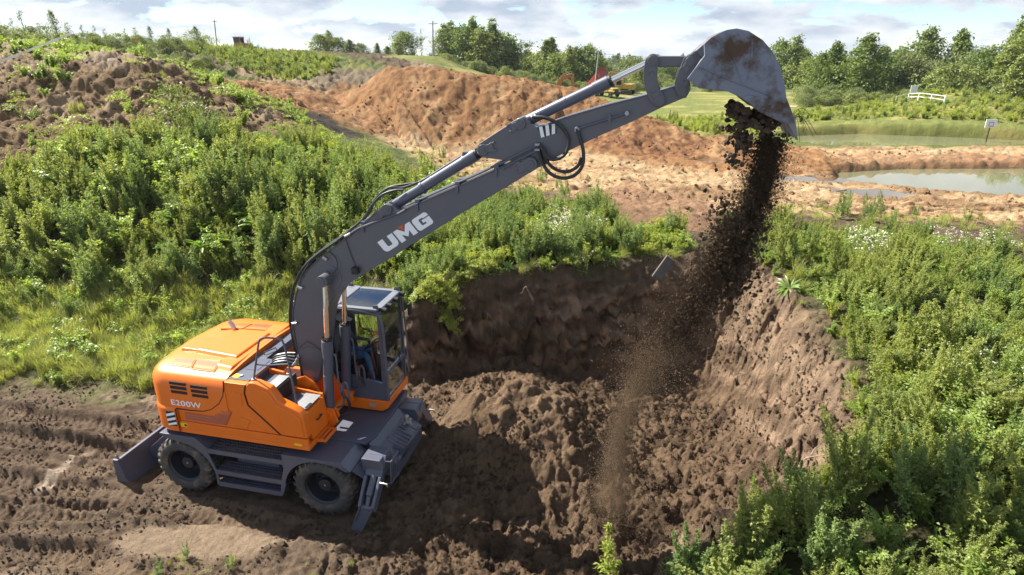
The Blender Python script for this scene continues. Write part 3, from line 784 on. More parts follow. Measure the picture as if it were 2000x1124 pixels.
# ------------------------------------------------------------------ wheeled excavator (x forward, y left, z up; origin on the ground under the slew ring)
def build_excavator():
    root = empty('wheeled_excavator', (-4.35, 10.165, 0.0), R(-13))
    tag(root, 'orange and slate wheeled excavator emptying its raised bucket beside the pit', 'excavator')
    # ---------------- undercarriage
    m = MB()
    m.prism([(-2.0, 0.62), (-1.9, 1.0), (-0.9, 1.12), (1.9, 1.12), (2.1, 0.95), (2.05, 0.55), (1.0, 0.5), (-1.0, 0.5)], -0.48, 0.48)
    m.box((-0.48, -0.93, 0.40), (0.52, -0.48, 0.98)); m.box((-0.48, 0.48, 0.40), (0.52, 0.93, 0.98))
    ch = m.build('chassis', M_GR, root, 0.012)
    for x in (-1.385, 1.385):
        a = MB(); a.cyl((x, -0.8, 0.58), (x, 0.8, 0.58), 0.13, n=16); a.lathe([(0.02, -0.3), (0.26, -0.22), (0.3, 0), (0.26, 0.22), (0.02, 0.3)], (x, 0, 0.58), (0, 1, 0), 20)
        a.build('axle', M_GRD, root)
    deck = MB()
    deck.prism([(0.5, -0.66), (1.98, -0.66), (2.06, -0.4), (2.06, 0.55), (1.98, 1.2), (0.5, 1.2)], 1.135, 1.185, 'z')
    deck.box((-1.7, -0.66, 1.10), (0.5, 1.2, 1.16))
    deck.build('deck', M_DKDECK, root, 0.008)
    for k in range(3):
        P1('hexa', [(1.80 + 0.03 * k, -0.60 + 0.035 * k, 1.1865), (1.86 + 0.03 * k, -0.58 + 0.03 * k, 1.1865), (1.86 + 0.03 * k, -0.565 + 0.03 * k, 1.1865), (1.80 + 0.03 * k, -0.58 + 0.03 * k, 1.1865),
                    (1.80 + 0.03 * k, -0.60 + 0.035 * k, 1.1895), (1.86 + 0.03 * k, -0.58 + 0.03 * k, 1.1895), (1.86 + 0.03 * k, -0.565 + 0.03 * k, 1.1895), (1.80 + 0.03 * k, -0.58 + 0.03 * k, 1.1895)]).build('decal', M_WHITE, root)
    nose = MB()
    nose.prism([(2.02, 1.15), (2.30, 0.98), (2.52, 0.80), (2.52, 0.52), (2.05, 0.52)], -0.62, 0.62)
    nose.prism([(2.06, 1.13), (2.40, 1.13), (2.46, 1.0), (2.40, 0.74), (2.06, 0.74)], -1.02, -0.62)
    nose.prism([(2.06, 1.13), (2.40, 1.13), (2.46, 1.0), (2.40, 0.74), (2.06, 0.74)], 0.62, 1.02)
    nose.build('nose', M_GR, root, 0.015)
    for s in (-1, 1):
        # fenders: flat plate, arch skirt and flap
        f = MB()
        y0, y1 = sorted((s * 0.62, s * 1.26))
        f.hexa([(0.70, y0, 1.125), (1.80, y0, 1.125), (1.80, y1, 1.125), (0.70, y1, 1.125), (0.70, y0, 1.155), (1.80, y0, 1.155), (1.80, y1, 1.155), (0.70, y1, 1.155)])
        f.hexa([(1.80, y0, 1.125), (1.95, y0, 0.99), (1.95, y1, 0.99), (1.80, y1, 1.125), (1.80, y0, 1.155), (1.975, y0, 1.01), (1.975, y1, 1.01), (1.80, y1, 1.155)])
        out = s * 1.26; inn = s * 1.235
        P = [(0.70, 1.125), (1.80, 1.125), (1.93, 1.0), (1.88, 0.99), (1.76, 1.05), (1.60, 1.085)] + [(1.385 + 0.70 * math.cos(R(a)), 0.44 + 0.66 * math.sin(R(a))) for a in range(80, 186, 12)] + [(0.61, 0.28), (0.56, 0.28), (0.62, 0.60), (0.70, 0.86)]
        f.prism(P, inn, out)
        f.build('front_fender', M_GR, root, 0.006)
        P1('hexa', [(1.955, s * 0.66, 0.985), (2.12, s * 0.66, 0.80), (2.12, s * 1.12, 0.80), (1.955, s * 1.20, 0.985), (1.98, s * 0.66, 1.0), (2.145, s * 0.66, 0.82), (2.145, s * 1.12, 0.82), (1.98, s * 1.20, 1.0)]).build('mudflap', M_GR, root, 0.004)
        g = MB()
        g.hexa([(-1.72, y0, 1.19), (-1.0, y0, 1.19), (-1.0, y1, 1.19), (-1.72, y1, 1.19), (-1.72, y0, 1.23), (-1.0, y0, 1.23), (-1.0, y1, 1.23), (-1.72, y1, 1.23)])
        g.hexa([(-1.0, y0, 1.19), (-0.80, y0, 1.00), (-0.80, y1, 1.00), (-1.0, y1, 1.19), (-1.0, y0, 1.23), (-0.77, y0, 1.03), (-0.77, y1, 1.03), (-1.0, y1, 1.23)])
        P = [(-1.72, 1.19), (-1.0, 1.19), (-0.80, 1.0), (-0.66, 0.55), (-0.66, 0.28), (-0.72, 0.28)] + [(-1.385 + 0.68 * math.cos(R(a)), 0.44 + 0.66 * math.sin(R(a))) for a in range(-2, 92, 12)] + [(-1.60, 1.13)]
        g.prism(P, inn, out)
        g.build('rear_fender', M_GR, root, 0.006)
        # steps with grating bars
        for nm, x0, x1, z, ya, yb in (('step', -0.80, 0.72, 1.03, 0.93, 1.255), ('step', -0.685, 0.63, 0.60, 0.96, 1.255), ('step', -0.685, 0.585, 0.34, 1.0, 1.255)):
            st = MB()
            e0, e1 = sorted((s * (yb - 0.025), s * yb))
            st.box((x0, e0, z - 0.09), (x1, e1, z))
            e0, e1 = sorted((s * ya, s * (ya + 0.02)))
            st.box((x0, e0, z - 0.07), (x1, e1, z))
            st.box((x0, min(s * ya, s * yb), z - 0.07), (x0 + 0.02, max(s * ya, s * yb), z - 0.005))
            st.box((x1 - 0.02, min(s * ya, s * yb), z - 0.07), (x1, max(s * ya, s * yb), z - 0.005))
            nb = 4
            for k in range(1, nb):
                yy = s * (ya + (yb - ya) * k / nb)
                st.box((x0, yy - 0.011, z - 0.05), (x1, yy + 0.011, z - 0.004))
            nx = 30
            for k in range(nx):
                xx = x0 + (x1 - x0) * (k + 0.5) / nx
                st.box((xx - 0.005, min(s * ya, s * yb) + 0.02, z - 0.035), (xx + 0.005, max(s * ya, s * yb) - 0.02, z - 0.015))
                e0, e1 = sorted((s * (yb - 0.025), s * yb))
                st.box((xx - 0.012, e0, z - 0.001), (xx + 0.012, e1, z + 0.012))
            st.build(nm, M_GR, root)
        # tool box between the steps
        y2, y3 = sorted((s * 0.90, s * 0.985))
        P1('box', (-0.40, y2, 0.62), (0.42, y3, 0.94)).build('tool_box', M_GR, root, 0.012)
    # ---------------- wheels
    def make_wheel(x, s):
        w = MB(); c = (x, 0, 0.545)
        o = s * 1.26
        d = -s       # towards the machine
        w.lathe([(0.335, o + d * 0.03), (0.33, o + d * 0.05), (0.305, o + d * 0.07), (0.295, o + d * 0.26), (0.27, o + d * 0.30), (0.16, o + d * 0.31), (0.155, o + d * 0.22), (0.13, o + d * 0.20), (0.0, o + d * 0.20)], c, (0, 1, 0), 40)
        for k in range(10):
            a = 6.283 * k / 10
            w.cyl((x + 0.215 * math.cos(a), o + d * 0.31, 0.545 + 0.215 * math.sin(a)), (x + 0.215 * math.cos(a), o + d * 0.27, 0.545 + 0.215 * math.sin(a)), 0.017, n=6)
        wo_ = w.build('wheel', paint_rim, root)
        t = MB()
        prof = [(0.335, 0.03), (0.355, 0.012), (0.41, 0.0), (0.475, 0.008), (0.518, 0.04), (0.534, 0.09), (0.540, 0.25), (0.534, 0.41), (0.518, 0.46), (0.475, 0.492), (0.36, 0.49), (0.335, 0.47)]
        t.lathe([(r, o + d * h) for r, h in prof], c, (0, 1, 0), 64)
        nl = 24
        for k in range(nl):
            for side in (0, 1):
                a0 = 6.283 * (k + 0.5 * side) / nl
                # each lug sweeps from the shoulder to just past the centre line
                pts = ((0.478, 0.016, 0.0), (0.528, 0.045, 0.0), (0.542, 0.16, 0.045), (0.544, 0.27, 0.10))
                Vt = []
                for (r, h, da) in pts:
                    hh = h if side == 0 else 0.5 - h
                    for rr, dd in ((r - 0.02, -0.058), (r + 0.034, -0.05), (r + 0.034, 0.05), (r - 0.02, 0.058)):
                        a = a0 + da + dd
                        Vt.append((x + rr * math.cos(a), o + d * hh, 0.545 + rr * math.sin(a)))
                F = []
                for i in range(3):
                    for j in range(4):
                        F.append((i * 4 + j, i * 4 + (j + 1) % 4, i * 4 + 4 + (j + 1) % 4, i * 4 + 4 + j))
                F += [(3, 2, 1, 0), (12, 13, 14, 15)]
                t.add(Vt, F)
        t.build('tyre', M_TYRE, wo_)
        h = MB(); h.cyl((x, o + d * 0.20, 0.545), (x, o + d * 0.12, 0.545), 0.13, 0.115, 24)
        hub = h.build('hub', paint_rim, wo_, 0.01)
        cpt = MB(); cpt.cyl((x, o + d * 0.12, 0.545), (x, o + d * 0.117, 0.545), 0.018, n=12)
        cpt.build('hub_cap', M_PLATE, wo_)
    global paint_rim
    paint_rim = paint('rim_paint', (0.022, 0.024, 0.03), 0.45, dirt=0.25, dscale=6)
    for x in (-1.385, 1.385):
        for s in (-1, 1): make_wheel(x, s)
    # ---------------- dozer blade at the rear
    b = MB()
    prof = [(-2.80, 0.50), (-2.74, 0.50), (-2.70, 0.30), (-2.66, 0.10), (-2.56, -0.10), (-2.50, -0.14), (-2.62, -0.15), (-2.74, -0.02), (-2.78, 0.15), (-2.80, 0.32)]
    b.prism(prof, -1.30, 1.30)
    bl = b.build('blade', M_GRD, root, 0.008)
    for s in (-1, 1):
        e = MB(); e.prism([(-2.84, 0.52), (-2.73, 0.52), (-2.64, 0.12), (-2.46, -0.16), (-2.88, -0.17), (-2.85, 0.1)], s * 1.30, s * 1.345)
        e.build('blade_end_plate', M_GRD, bl, 0.005)
        lk = MB(); lk.cyl((-2.80, s * 1.27, 0.50), (-2.80, s * 1.27, 0.57), 0.022, n=10); lk.lathe([(0.02, -0.012), (0.035, 0), (0.02, 0.012)], (-2.80, s * 1.27, 0.585), (0, 1, 0), 12)
        lk.build('lifting_eye', M_ZINC, bl)
        ar = MB(); ar.prism([(-1.85, 1.0), (-1.75, 0.8), (-2.45, 0.12), (-2.70, 0.10), (-2.72, 0.30), (-2.35, 0.62)], s * 0.62 - 0.05, s * 0.62 + 0.05)
        ar.build('blade_arm', M_GRD, bl, 0.01)
        ca = MB(); ca.cyl((-1.80, s * 0.42, 1.05), (-2.3, s * 0.42, 0.62), 0.065); ca.cyl((-2.3, s * 0.42, 0.62), (-2.66, s * 0.42, 0.31), 0.04)
        ca.build('blade_cylinder', M_GR, bl)
    # ---------------- stabilisers at the front
    for s in (-1, 1):
        lg = MB()
        A = Vector((2.30, s * 0.80, 1.10)); B = Vector((2.28, s * 1.36, 0.42)); C_ = Vector((2.06, s * 1.42, -0.06))
        def beam(m_, p, q, wx, wn):
            dirv = (q - p).normalized(); sx = Vector((1, 0, 0)); sx = (sx - dirv * sx.dot(dirv)).normalized(); sn = dirv.cross(sx)
            m_.hexa([p - sx * wx - sn * wn, p + sx * wx - sn * wn, p + sx * wx + sn * wn, p - sx * wx + sn * wn, q - sx * wx - sn * wn, q + sx * wx - sn * wn, q + sx * wx + sn * wn, q - sx * wx + sn * wn])
        top = A + (B - A) * 0.42
        beam(lg, A, top, 0.155, 0.07)
        for sx in (-1, 1):
            beam(lg, top + Vector((sx * 0.13, 0, 0)), B + Vector((sx * 0.12, 0, 0)), 0.028, 0.09)
        lo_ = lg.build('stabiliser', M_GRD, root, 0.01)
        cy = MB(); cy.cyl(A + (B - A) * 0.2, A + (B - A) * 0.78 + Vector((0, s * 0.03, 0.02)), 0.062, n=16); cy.cyl(A + (B - A) * 0.78 + Vector((0, s * 0.03, 0.02)), B, 0.045, n=14)
        cy.cyl(B - Vector((0.15, 0, 0)), B + Vector((0.15, 0, 0)), 0.045, n=14)
        cy.build('stabiliser_cylinder', M_GRD, lo_)
        ft = MB()
        beam(ft, B + Vector((0, 0, -0.02)), C_, 0.10, 0.035)
        for sx in (-1, 1): beam(ft, B + Vector((sx * 0.11, 0, 0.02)), B + (C_ - B) * 0.55 + Vector((sx * 0.1, 0, 0)), 0.014, 0.07)
        ft.hexa([(1.92, s * 1.28, -0.09), (2.20, s * 1.28, -0.09), (2.20, s * 1.66, -0.12), (1.92, s * 1.66, -0.12), (1.92, s * 1.28, -0.06), (2.20, s * 1.28, -0.06), (2.20, s * 1.66, -0.09), (1.92, s * 1.66, -0.09)])
        ft.build('stabiliser_foot', M_GRD, lo_, 0.006)
        pin = MB(); pin.tube([(2.45, s * 1.16, 0.80), (2.50, s * 1.17, 0.81), (2.58, s * 1.17, 0.80), (2.585, s * 1.17, 0.76)], 0.018)
        pin.build('locking_pin', M_ZINC, lo_)
    # lamp guards
    def guard(name, O, U, Vv, w, h, nbars):
        g = MB(); O = Vector(O); U = Vector(U).normalized(); Vv = Vector(Vv).normalized()
        g.tube([O, O + U * w, O + U * w + Vv * h, O + Vv * h, O], 0.014, 6)
        for k in range(1, nbars):
            g.tube([O + U * w * k / nbars, O + U * w * k / nbars + Vv * h], 0.010, 6)
        nn = U.cross(Vv) * 0.10
        for q in (O, O + U * w, O + U * w + Vv * h, O + Vv * h): g.tube([q, q - nn], 0.010, 6)
        return g.build(name, M_GR, root)
    guard('lamp_guard', (2.28, -0.42, 1.15), (0, 1, 0), (0.9, 0, -0.40), 0.58, 0.36, 6)
    P1('box', (2.30, -0.38, 0.70), (2.52, 0.10, 0.95)).build('lamp_box', M_GR, root, 0.01)
    guard('lamp_guard', (2.56, -0.98, 0.66), (0, 1, 0), (0, 0.12, 1), 0.32, 0.42, 4)
    hz = MB(); hz.box((2.30, 0.18, 1.02), (2.44, 0.36, 1.12)); hz.cyl((2.37, 0.27, 1.12), (2.37, 0.27, 1.22), 0.06, 0.045, 14)
    hz.build('work_lamp', M_ZINC, root, 0.01)
    P1('tube', [(2.4, 0.05, 1.16), (2.46, 0.08, 1.22), (2.52, 0.08, 1.22), (2.55, 0.08, 1.16)], 0.012).build('tie_down_hook', M_ZINC, root)

    # ---------------- slew ring and upper frame
    sr = MB(); sr.cyl((0, 0, 1.14), (0, 0, 1.33), 0.62, n=40)
    sr.build('slew_ring', M_DARK, root)
    uf = MB()
    uf.prism([(-1.35, -1.25), (1.26, -1.25), (1.26, -0.55), (1.05, -0.48), (1.05, 0.30), (0.30, 1.25), (-1.35, 1.25)], 1.31, 1.40, 'z')
    uf.prism([(-1.24, 1.40), (1.255, 1.40), (1.245, 1.53), (-1.23, 1.545)], -1.25, -1.20)
    uf.build('upper_frame', M_OR, root, 0.008)
    # counterweight: rounded plan, slightly proud of the hood
    def plan(grow_=0.0, xf=-0.2):
        P = [(xf, -1.25 - grow_)]
        P += [(-1.42 + (0.46 + grow_) * math.cos(R(a)), -0.79 + (0.46 + grow_) * math.sin(R(a))) for a in range(270, 179, -10)]
        P += [(-1.93 - grow_, -0.4), (-1.96 - grow_, 0.0), (-1.93 - grow_, 0.4)]
        P += [(-1.42 + (0.46 + grow_) * math.cos(R(a)), 0.79 + (0.46 + grow_) * math.sin(R(a))) for a in range(180, 89, -10)]
        P += [(xf, 1.25 + grow_)]
        return P
    def loft(rings, xf, cap_top=True):
        m_ = MB(); V = []; n = len(rings[0][0])
        for P, ins, z in rings:
            for (x, y) in P:
                V.append((xf + (x - xf) * (1 - ins / 1.75), y * (1 - ins / 1.25), z if not callable(z) else z(x, y)))
        F = []
        for i in range(len(rings) - 1):
            for k in range(n - 1):
                F.append((i * n + k, i * n + k + 1, (i + 1) * n + k + 1, (i + 1) * n + k))
        m_.add(V, F)
        last = len(rings) - 1
        m_.add([V[i] for i in range(last * n, last * n + n)], [tuple(range(n))])
        m_.add([V[i] for i in range(n)], [tuple(range(n - 1, -1, -1))])
        fr = [V[i * n] for i in range(len(rings))] + [V[i * n + n - 1] for i in range(len(rings) - 1, -1, -1)]
        m_.add(fr, [tuple(range(len(fr)))])
        return m_
    Pc = plan(0.025, -1.25)
    cw = loft([(Pc, 0.03, 1.31), (Pc, 0.0, 1.36), (Pc, 0.0, 1.74), (Pc, 0.02, 1.80), (Pc, 0.06, 1.83)], -1.25)
    cwo = cw.build('counterweight', M_OR, root, 0.006, ang=50)
    Ph = plan(0.0)
    hd = loft([(Ph, 0.0, 1.79), (Ph, 0.0, 2.22), (Ph, 0.012, 2.31), (Ph, 0.04, 2.385), (Ph, 0.09, 2.44), (Ph, 0.17, 2.475), (Ph, 0.35, 2.505), (Ph, 0.6, 2.525), (Ph, 0.9, 2.54)], -0.2)
    hood = hd.build('hood', M_OR, root, 0.0, ang=55)
    # side of the hood below the seam (fixed panel) and seam line
    sp = MB()
    sp.prism([(-1.24, 1.545), (0.74, 1.54), (0.20, 2.05), (0.17, 2.28), (0.22, 2.44), (-0.19, 2.44), (-0.20, 2.33), (-0.245, 2.17), (-0.35, 2.01), (-0.52, 1.88), (-0.70, 1.815), (-0.96, 1.80), (-1.24, 1.80)], -1.235, -0.55)
    side = sp.build('side_panel', M_OR, root, 0.012)
    seam = MB(); seam.tube([(-0.195, -1.238, 2.46), (-0.205, -1.243, 2.33), (-0.25, -1.243, 2.17), (-0.355, -1.243, 2.01), (-0.525, -1.243, 1.875), (-0.70, -1.245, 1.81), (-0.96, -1.25, 1.795), (-1.24, -1.252, 1.795)], 0.012, 6)
    seam.build('seam', M_DARK, side)
    seam = MB(); seam.tube([(0.215, -1.236, 2.44), (0.165, -1.236, 2.28), (0.195, -1.236, 2.05), (0.735, -1.236, 1.54)], 0.009, 6)
    seam.build('seam', M_DARK, side)
    seam = MB(); seam.tube([(-1.245, -1.277, 1.80), (-1.245, -1.277, 1.33)], 0.008, 6)
    seam.build('seam', M_DARK, cwo)
    # raised ribs on the side panel
    P1('prism', [(-0.09, 2.28), (0.11, 2.27), (0.09, 2.02), (-0.16, 2.07)], -1.245, -1.23).build('pressed_panel', M_OR, side, 0.006)
    P1('prism', [(0.03, 1.80), (0.20, 1.74), (0.10, 1.57), (-0.10, 1.57)], -1.25, -1.23).build('pressed_panel', M_OR, side, 0.01)
    P1('prism', [(0.23, 1.70), (0.50, 1.56), (0.13, 1.57)], -1.245, -1.23).build('pressed_panel', M_OR, side, 0.006)
    # slatted intake
    gp = [(-1.10, 1.70), (-0.55, 1.71), (-0.26, 1.92), (-0.13, 1.87), (-0.30, 1.58), (-1.11, 1.59)]
    gr_ = P1('prism', gp, -1.245, -1.22).build('intake_grille', M_ORD, side, 0.004)
    import bisect
    for k in range(6):
        z = 1.60 + 0.05 * k
        xs = []
        for i in range(len(gp)):
            (xa, za), (xb, zb) = gp[i], gp[(i + 1) % len(gp)]
            if (za > z) != (zb > z): xs.append(xa + (xb - xa) * (z - za) / (zb - za))
        if len(xs) >= 2:
            sl = MB(); sl.hexa([(min(xs) + 0.012, -1.262, z - 0.006), (max(xs) - 0.012, -1.262, z - 0.006), (max(xs) - 0.012, -1.244, z - 0.004), (min(xs) + 0.012, -1.244, z - 0.004), (min(xs) + 0.012, -1.247, z + 0.024), (max(xs) - 0.012, -1.247, z + 0.024), (max(xs) - 0.012, -1.244, z + 0.026), (min(xs) + 0.012, -1.244, z + 0.026)])
            sl.build('slat', M_ORD, gr_)
    # louvre slots in the hood side: proud dark strips paint the shade inside
    for (x0, x1) in ((-1.27, -0.95), (-0.86, -0.54)):
        for k in range(3):
            z = 2.09 + 0.085 * k + (0.02 if x0 < -1 else 0)
            lv = MB(); lv.box((x0, -1.256, z - 0.005), (x1, -1.246, z + 0.05))
            lo2 = lv.build('louvre_shade', M_DARK, hood)
    for k in range(3):
        z = 2.04 + 0.085 * k
        cc0, rr = (-1.42, -0.79), 0.463
        pts = [(cc0[0] + rr * math.cos(R(a)), cc0[1] + rr * math.sin(R(a))) for a in (226, 214, 202, 190)]
        lv = MB()
        for i in range(3):
            (xa, ya), (xb, yb) = pts[i], pts[i + 1]
            lv.add([(xa, ya, z), (xb, yb, z), (xb, yb, z + 0.042), (xa, ya, z + 0.042), (xa * 0.99, ya * 0.99, z), (xb * 0.99, yb * 0.99, z), (xb * 0.99, yb * 0.99, z + 0.042), (xa * 0.99, ya * 0.99, z + 0.042)], [(0, 1, 2, 3), (4, 7, 6, 5), (0, 4, 5, 1), (3, 2, 6, 7), (0, 3, 7, 4), (1, 5, 6, 2)])
        lv.build('louvre_shade', M_DARK, hood)
    # lettering on the hood
    tm = text_mesh('E200W', 0.15, 0.003, 0.0015)
    tm.materials.clear(); tm.materials.append(M_WHITE)
    lt = bpy.data.objects.new('lettering', tm); COL.objects.link(lt); lt.parent = hood
    lt.matrix_local = Matrix.Translation((-1.33, -1.2545, 1.865)) @ Matrix.Rotation(R(90), 4, 'X') @ Matrix.Diagonal((1.26, 1.0, 1.0, 1.0))
    # hazard stripes on the counterweight corner
    def stripes(parent, Q, n, nm='hazard_marking'):
        Q = [Vector(q) for q in Q]
        nrm = (Q[1] - Q[0]).cross(Q[3] - Q[0]).normalized()
        if nrm.y > 0: nrm = -nrm
        bse = MB(); bse.hexa([q for q in Q] + [q + nrm * 0.003 for q in Q]); bo = bse.build(nm, M_BLK, parent)
        def pt(u, v):
            a = Q[0].lerp(Q[1], u); b_ = Q[3].lerp(Q[2], u); return a.lerp(b_, v)
        for k in range(n):
            v0 = (k + 0.05) / n; v1 = (k + 0.55) / n; sh = 0.5 / n * 1.2
            c4 = [pt(0, min(1, v0 + sh)), pt(1, max(0, v0 - sh * 0.0)), pt(1, min(1, v1)), pt(0, min(1, v1 + sh))]
            w = MB(); w.hexa([q + nrm * 0.0032 for q in c4] + [q + nrm * 0.006 for q in c4]); w.build('white_stripe', M_WHITE, bo)
    stripes(cwo, [(-1.455, -1.278, 1.735), (-1.275, -1.2785, 1.735), (-1.275, -1.2785, 1.44), (-1.455, -1.278, 1.44)], 3)
    P1('box', (-1.23, -1.256, 1.43), (-1.09, -1.2505, 1.51)).build('warning_label', M_YELV, uf_obj(root, 'upper_frame'))
    P1('box', (-1.145, -1.258, 1.45), (-1.10, -1.256, 1.49)).build('warning_print', M_BLK, uf_obj(root, 'upper_frame'))
    mk = MB(); mk.prism([(0.98, 1.415), (1.0, 1.435), (1.12, 1.43), (1.14, 1.41), (1.12, 1.39), (1.0, 1.395)], -1.26, -1.25); mk.build('side_marker_lamp', M_YELV, uf_obj(root, 'upper_frame'))
    # hood top: raised panel, vents, exhaust
    def top_patch(P, z0, hgt, ins):
        m_ = MB(); n = len(P); cx = sum(p[0] for p in P) / n; cy_ = sum(p[1] for p in P) / n
        Q = [(cx + (p[0] - cx) * ins, cy_ + (p[1] - cy_) * ins) for p in P]
        V = [(p[0], p[1], z0) for p in P] + [(q[0], q[1], z0 + hgt) for q in Q]
        return m_.add(V, [tuple(range(n)), tuple(range(n, 2 * n))] + [(i, (i + 1) % n, (i + 1) % n + n, i + n) for i in range(n)])
    top_patch([(-1.30, -0.56), (-0.34, -0.66), (-0.34, 0.46), (-0.58, 0.50), (-1.2, 0.12)], 2.505, 0.075, 0.88).build('raised_cover', M_OR, hood, 0.02, seg=3)
    top_patch([(-0.60, -0.95), (-0.24, -1.0), (-0.24, 1.0), (-0.60, 0.9)], 2.47, 0.075, 0.9).build('raised_cover', M_OR, hood, 0.02, seg=3)
    top_patch([(-1.62, -0.50), (-1.12, -0.52), (-1.12, 0.05), (-1.62, 0.02)], 2.50, 0.055, 0.9).build('raised_cover', M_OR, hood, 0.015, seg=3)
    for P in ([(-1.44, -0.82), (-1.08, -0.80), (-1.0, -1.0), (-1.42, -0.98)], [(-1.02, -0.78), (-0.60, -0.72), (-0.54, -1.02), (-0.92, -1.02)]):
        c0 = (sum(p[0] for p in P) / 4, sum(p[1] for p in P) / 4)
        m_ = MB()
        def zz(y): return 2.552 - max(0, (abs(y) - 0.72)) * 0.13
        big = [(c0[0] + (p[0] - c0[0]) * 1.14, c0[1] + (p[1] - c0[1]) * 1.2) for p in P]
        m_.hexa([(p[0], p[1], zz(p[1]) - 0.09) for p in big] + [(p[0], p[1], zz(p[1]) - 0.012) for p in big])
        fr = m_.build('vent_frame', M_OR, hood, 0.008)
        m_ = MB(); m_.hexa([(p[0], p[1], zz(p[1]) - 0.05) for p in P] + [(p[0], p[1], zz(p[1]) - 0.006) for p in P])
        m_.build('vent_screen', M_PERF, hood)
    for P in ([(-1.40, 0.70), (-1.03, 0.80), (-1.06, 0.52), (-1.47, 0.42)], [(-0.98, 0.82), (-0.60, 0.86), (-0.58, 0.56), (-1.02, 0.52)]):
        m_ = MB(); m_.hexa([(p[0], p[1], 2.47) for p in P] + [(p[0], p[1], 2.545 - max(0, abs(p[1]) - 0.6) * 0.1) for p in P])
        m_.build('vent_screen', M_PERF, hood)
    ex = MB(); ex.tube([(-1.22, 0.48, 2.45), (-1.22, 0.48, 2.56), (-1.25, 0.49, 2.62), (-1.31, 0.50, 2.67)], 0.045, 14, cap=False); ex.tube([(-1.22, 0.48, 2.45), (-1.22, 0.48, 2.56), (-1.25, 0.49, 2.62), (-1.31, 0.50, 2.67)], 0.040, 14)
    ex.build('exhaust_pipe', M_PLATE, hood)
    # walkway strip in front of the hood
    dk = MB(); dk.box((-0.195, -1.12, 2.30), (0.21, -0.34, 2.455)); dk.box((-0.195, -0.34, 2.30), (0.02, 0.95, 2.455))
    dko = dk.build('walkway', M_DKDECK, root, 0.006)
    P1('box', (-0.10, -0.78, 2.456), (0.14, -0.40, 2.462)).build('anti_slip_pad', M_GR, dko, 0.002)
    P1('cyl', (-0.02, -1.0, 2.455), (-0.02, -1.0, 2.47), 0.035, n=14).build('filler_cap', M_ZINC, dko)
    P1('box', (-0.15, -1.08, 2.456), (-0.03, -0.96, 2.460)).build('warning_label', M_YELV, dko)
    P1('tube', [(-0.10, -0.22, 2.455), (-0.10, -0.22, 2.50), (0.0, 0.0, 2.50), (0.0, 0.0, 2.455)], 0.012).build('grab_handle', M_GR, dko)
    # right-hand tank and step box
    bx = MB()
    prof = [(0.23, 2.44), (0.30, 2.50), (0.42, 2.50), (0.66, 2.42), (0.74, 2.30), (0.80, 2.20), (1.0, 2.12), (1.16, 2.04), (1.22, 1.94), (1.25, 1.545), (0.76, 1.545), (0.22, 2.06), (0.19, 2.28)]
    bx.prism(prof, -1.25, -1.08)
    tank = bx.build('tank_box', M_OR, root, 0.025, seg=3)
    P1('prism', [(0.33, 2.40), (0.40, 2.12), (0.80, 1.86), (0.86, 1.57), (1.20, 1.57), (1.17, 1.93), (0.98, 2.06), (0.76, 2.14), (0.70, 2.27), (0.62, 2.38)], -1.268, -1.24).build('pressed_panel', M_OR, tank, 0.016, seg=3)
    ib = MB(); ib.prism([(0.21, 1.42), (0.21, 2.29), (0.62, 2.29), (0.62, 1.985), (1.22, 1.965), (1.25, 1.42)], -1.08, -0.58)
    ib.build('step_box', M_OR, root, 0.015)
    ob = MB(); ob.prism([(0.21, 2.40), (0.50, 2.36), (0.68, 2.08), (1.20, 2.02), (1.24, 1.45), (0.21, 1.45)], -0.58, -0.53)
    ob.build('step_box_wall', M_OR, root, 0.012)
    t1 = MB(); t1.box((0.22, -1.07, 2.29), (0.62, -0.60, 2.31)); t1.build('tread_plate', M_DKDECK, root, 0.004)
    t1 = MB(); t1.box((0.43, -1.06, 2.311), (0.63, -0.61, 2.322)); t1.build('tread_plate', M_TREAD, root, 0.003)
    t1 = MB(); t1.box((0.66, -1.06, 1.985), (0.92, -0.60, 2.0)); t1.build('tread_plate', M_DKDECK, root, 0.003)
    t1 = MB(); t1.box((0.90, -1.06, 2.001), (1.19, -0.60, 2.014)); t1.build('tread_plate', M_TREAD, root, 0.003)
    P1('box', (0.622, -1.04, 2.0), (0.66, -0.64, 2.30)).build('battery_door', M_BLK, root, 0.01)
    P1('tube', [(1.25, -0.92, 1.72), (1.29, -0.92, 1.74), (1.29, -0.80, 1.76), (1.25, -0.80, 1.74)], 0.014).build('door_handle', M_BLK, tank)
    br = MB(); br.prism([(1.25, 1.33), (1.25, 1.40), (1.42, 1.40), (1.42, 1.36)], -1.02, -0.99); br.prism([(1.25, 1.33), (1.25, 1.40), (1.42, 1.40), (1.42, 1.36)], -0.66, -0.63); br.box((1.40, -1.02, 1.355), (1.44, -0.63, 1.40)); br.box((1.32, -1.02, 1.36), (1.35, -0.63, 1.395))
    br.build('foot_rung', M_OR, root, 0.004)
    # handrail
    hr = MB()
    path = spline([(0.32, -1.14, 2.50), (0.46, -1.15, 2.95), (0.55, -1.16, 3.22), (0.60, -1.15, 3.29), (0.68, -1.08, 3.28), (0.80, -0.98, 3.22), (0.86, -0.96, 3.12), (0.95, -1.02, 2.6), (1.00, -1.06, 2.2), (1.02, -1.06, 2.02)], 5)
    hr.tube(path, 0.017, 8)
    hr.tube([(0.42, -1.145, 2.80), (0.60, -1.08, 2.77), (0.90, -0.99, 2.78)], 0.014, 8)
    hro = hr.build('handrail', M_GR, root)
    P1('cyl', (0.32, -1.14, 2.49), (0.32, -1.14, 2.52), 0.04, n=12).build('rail_foot', M_ZINC, hro)
    P1('cyl', (1.02, -1.06, 2.01), (1.02, -1.06, 2.04), 0.035, n=12).build('rail_foot', M_ZINC, hro)
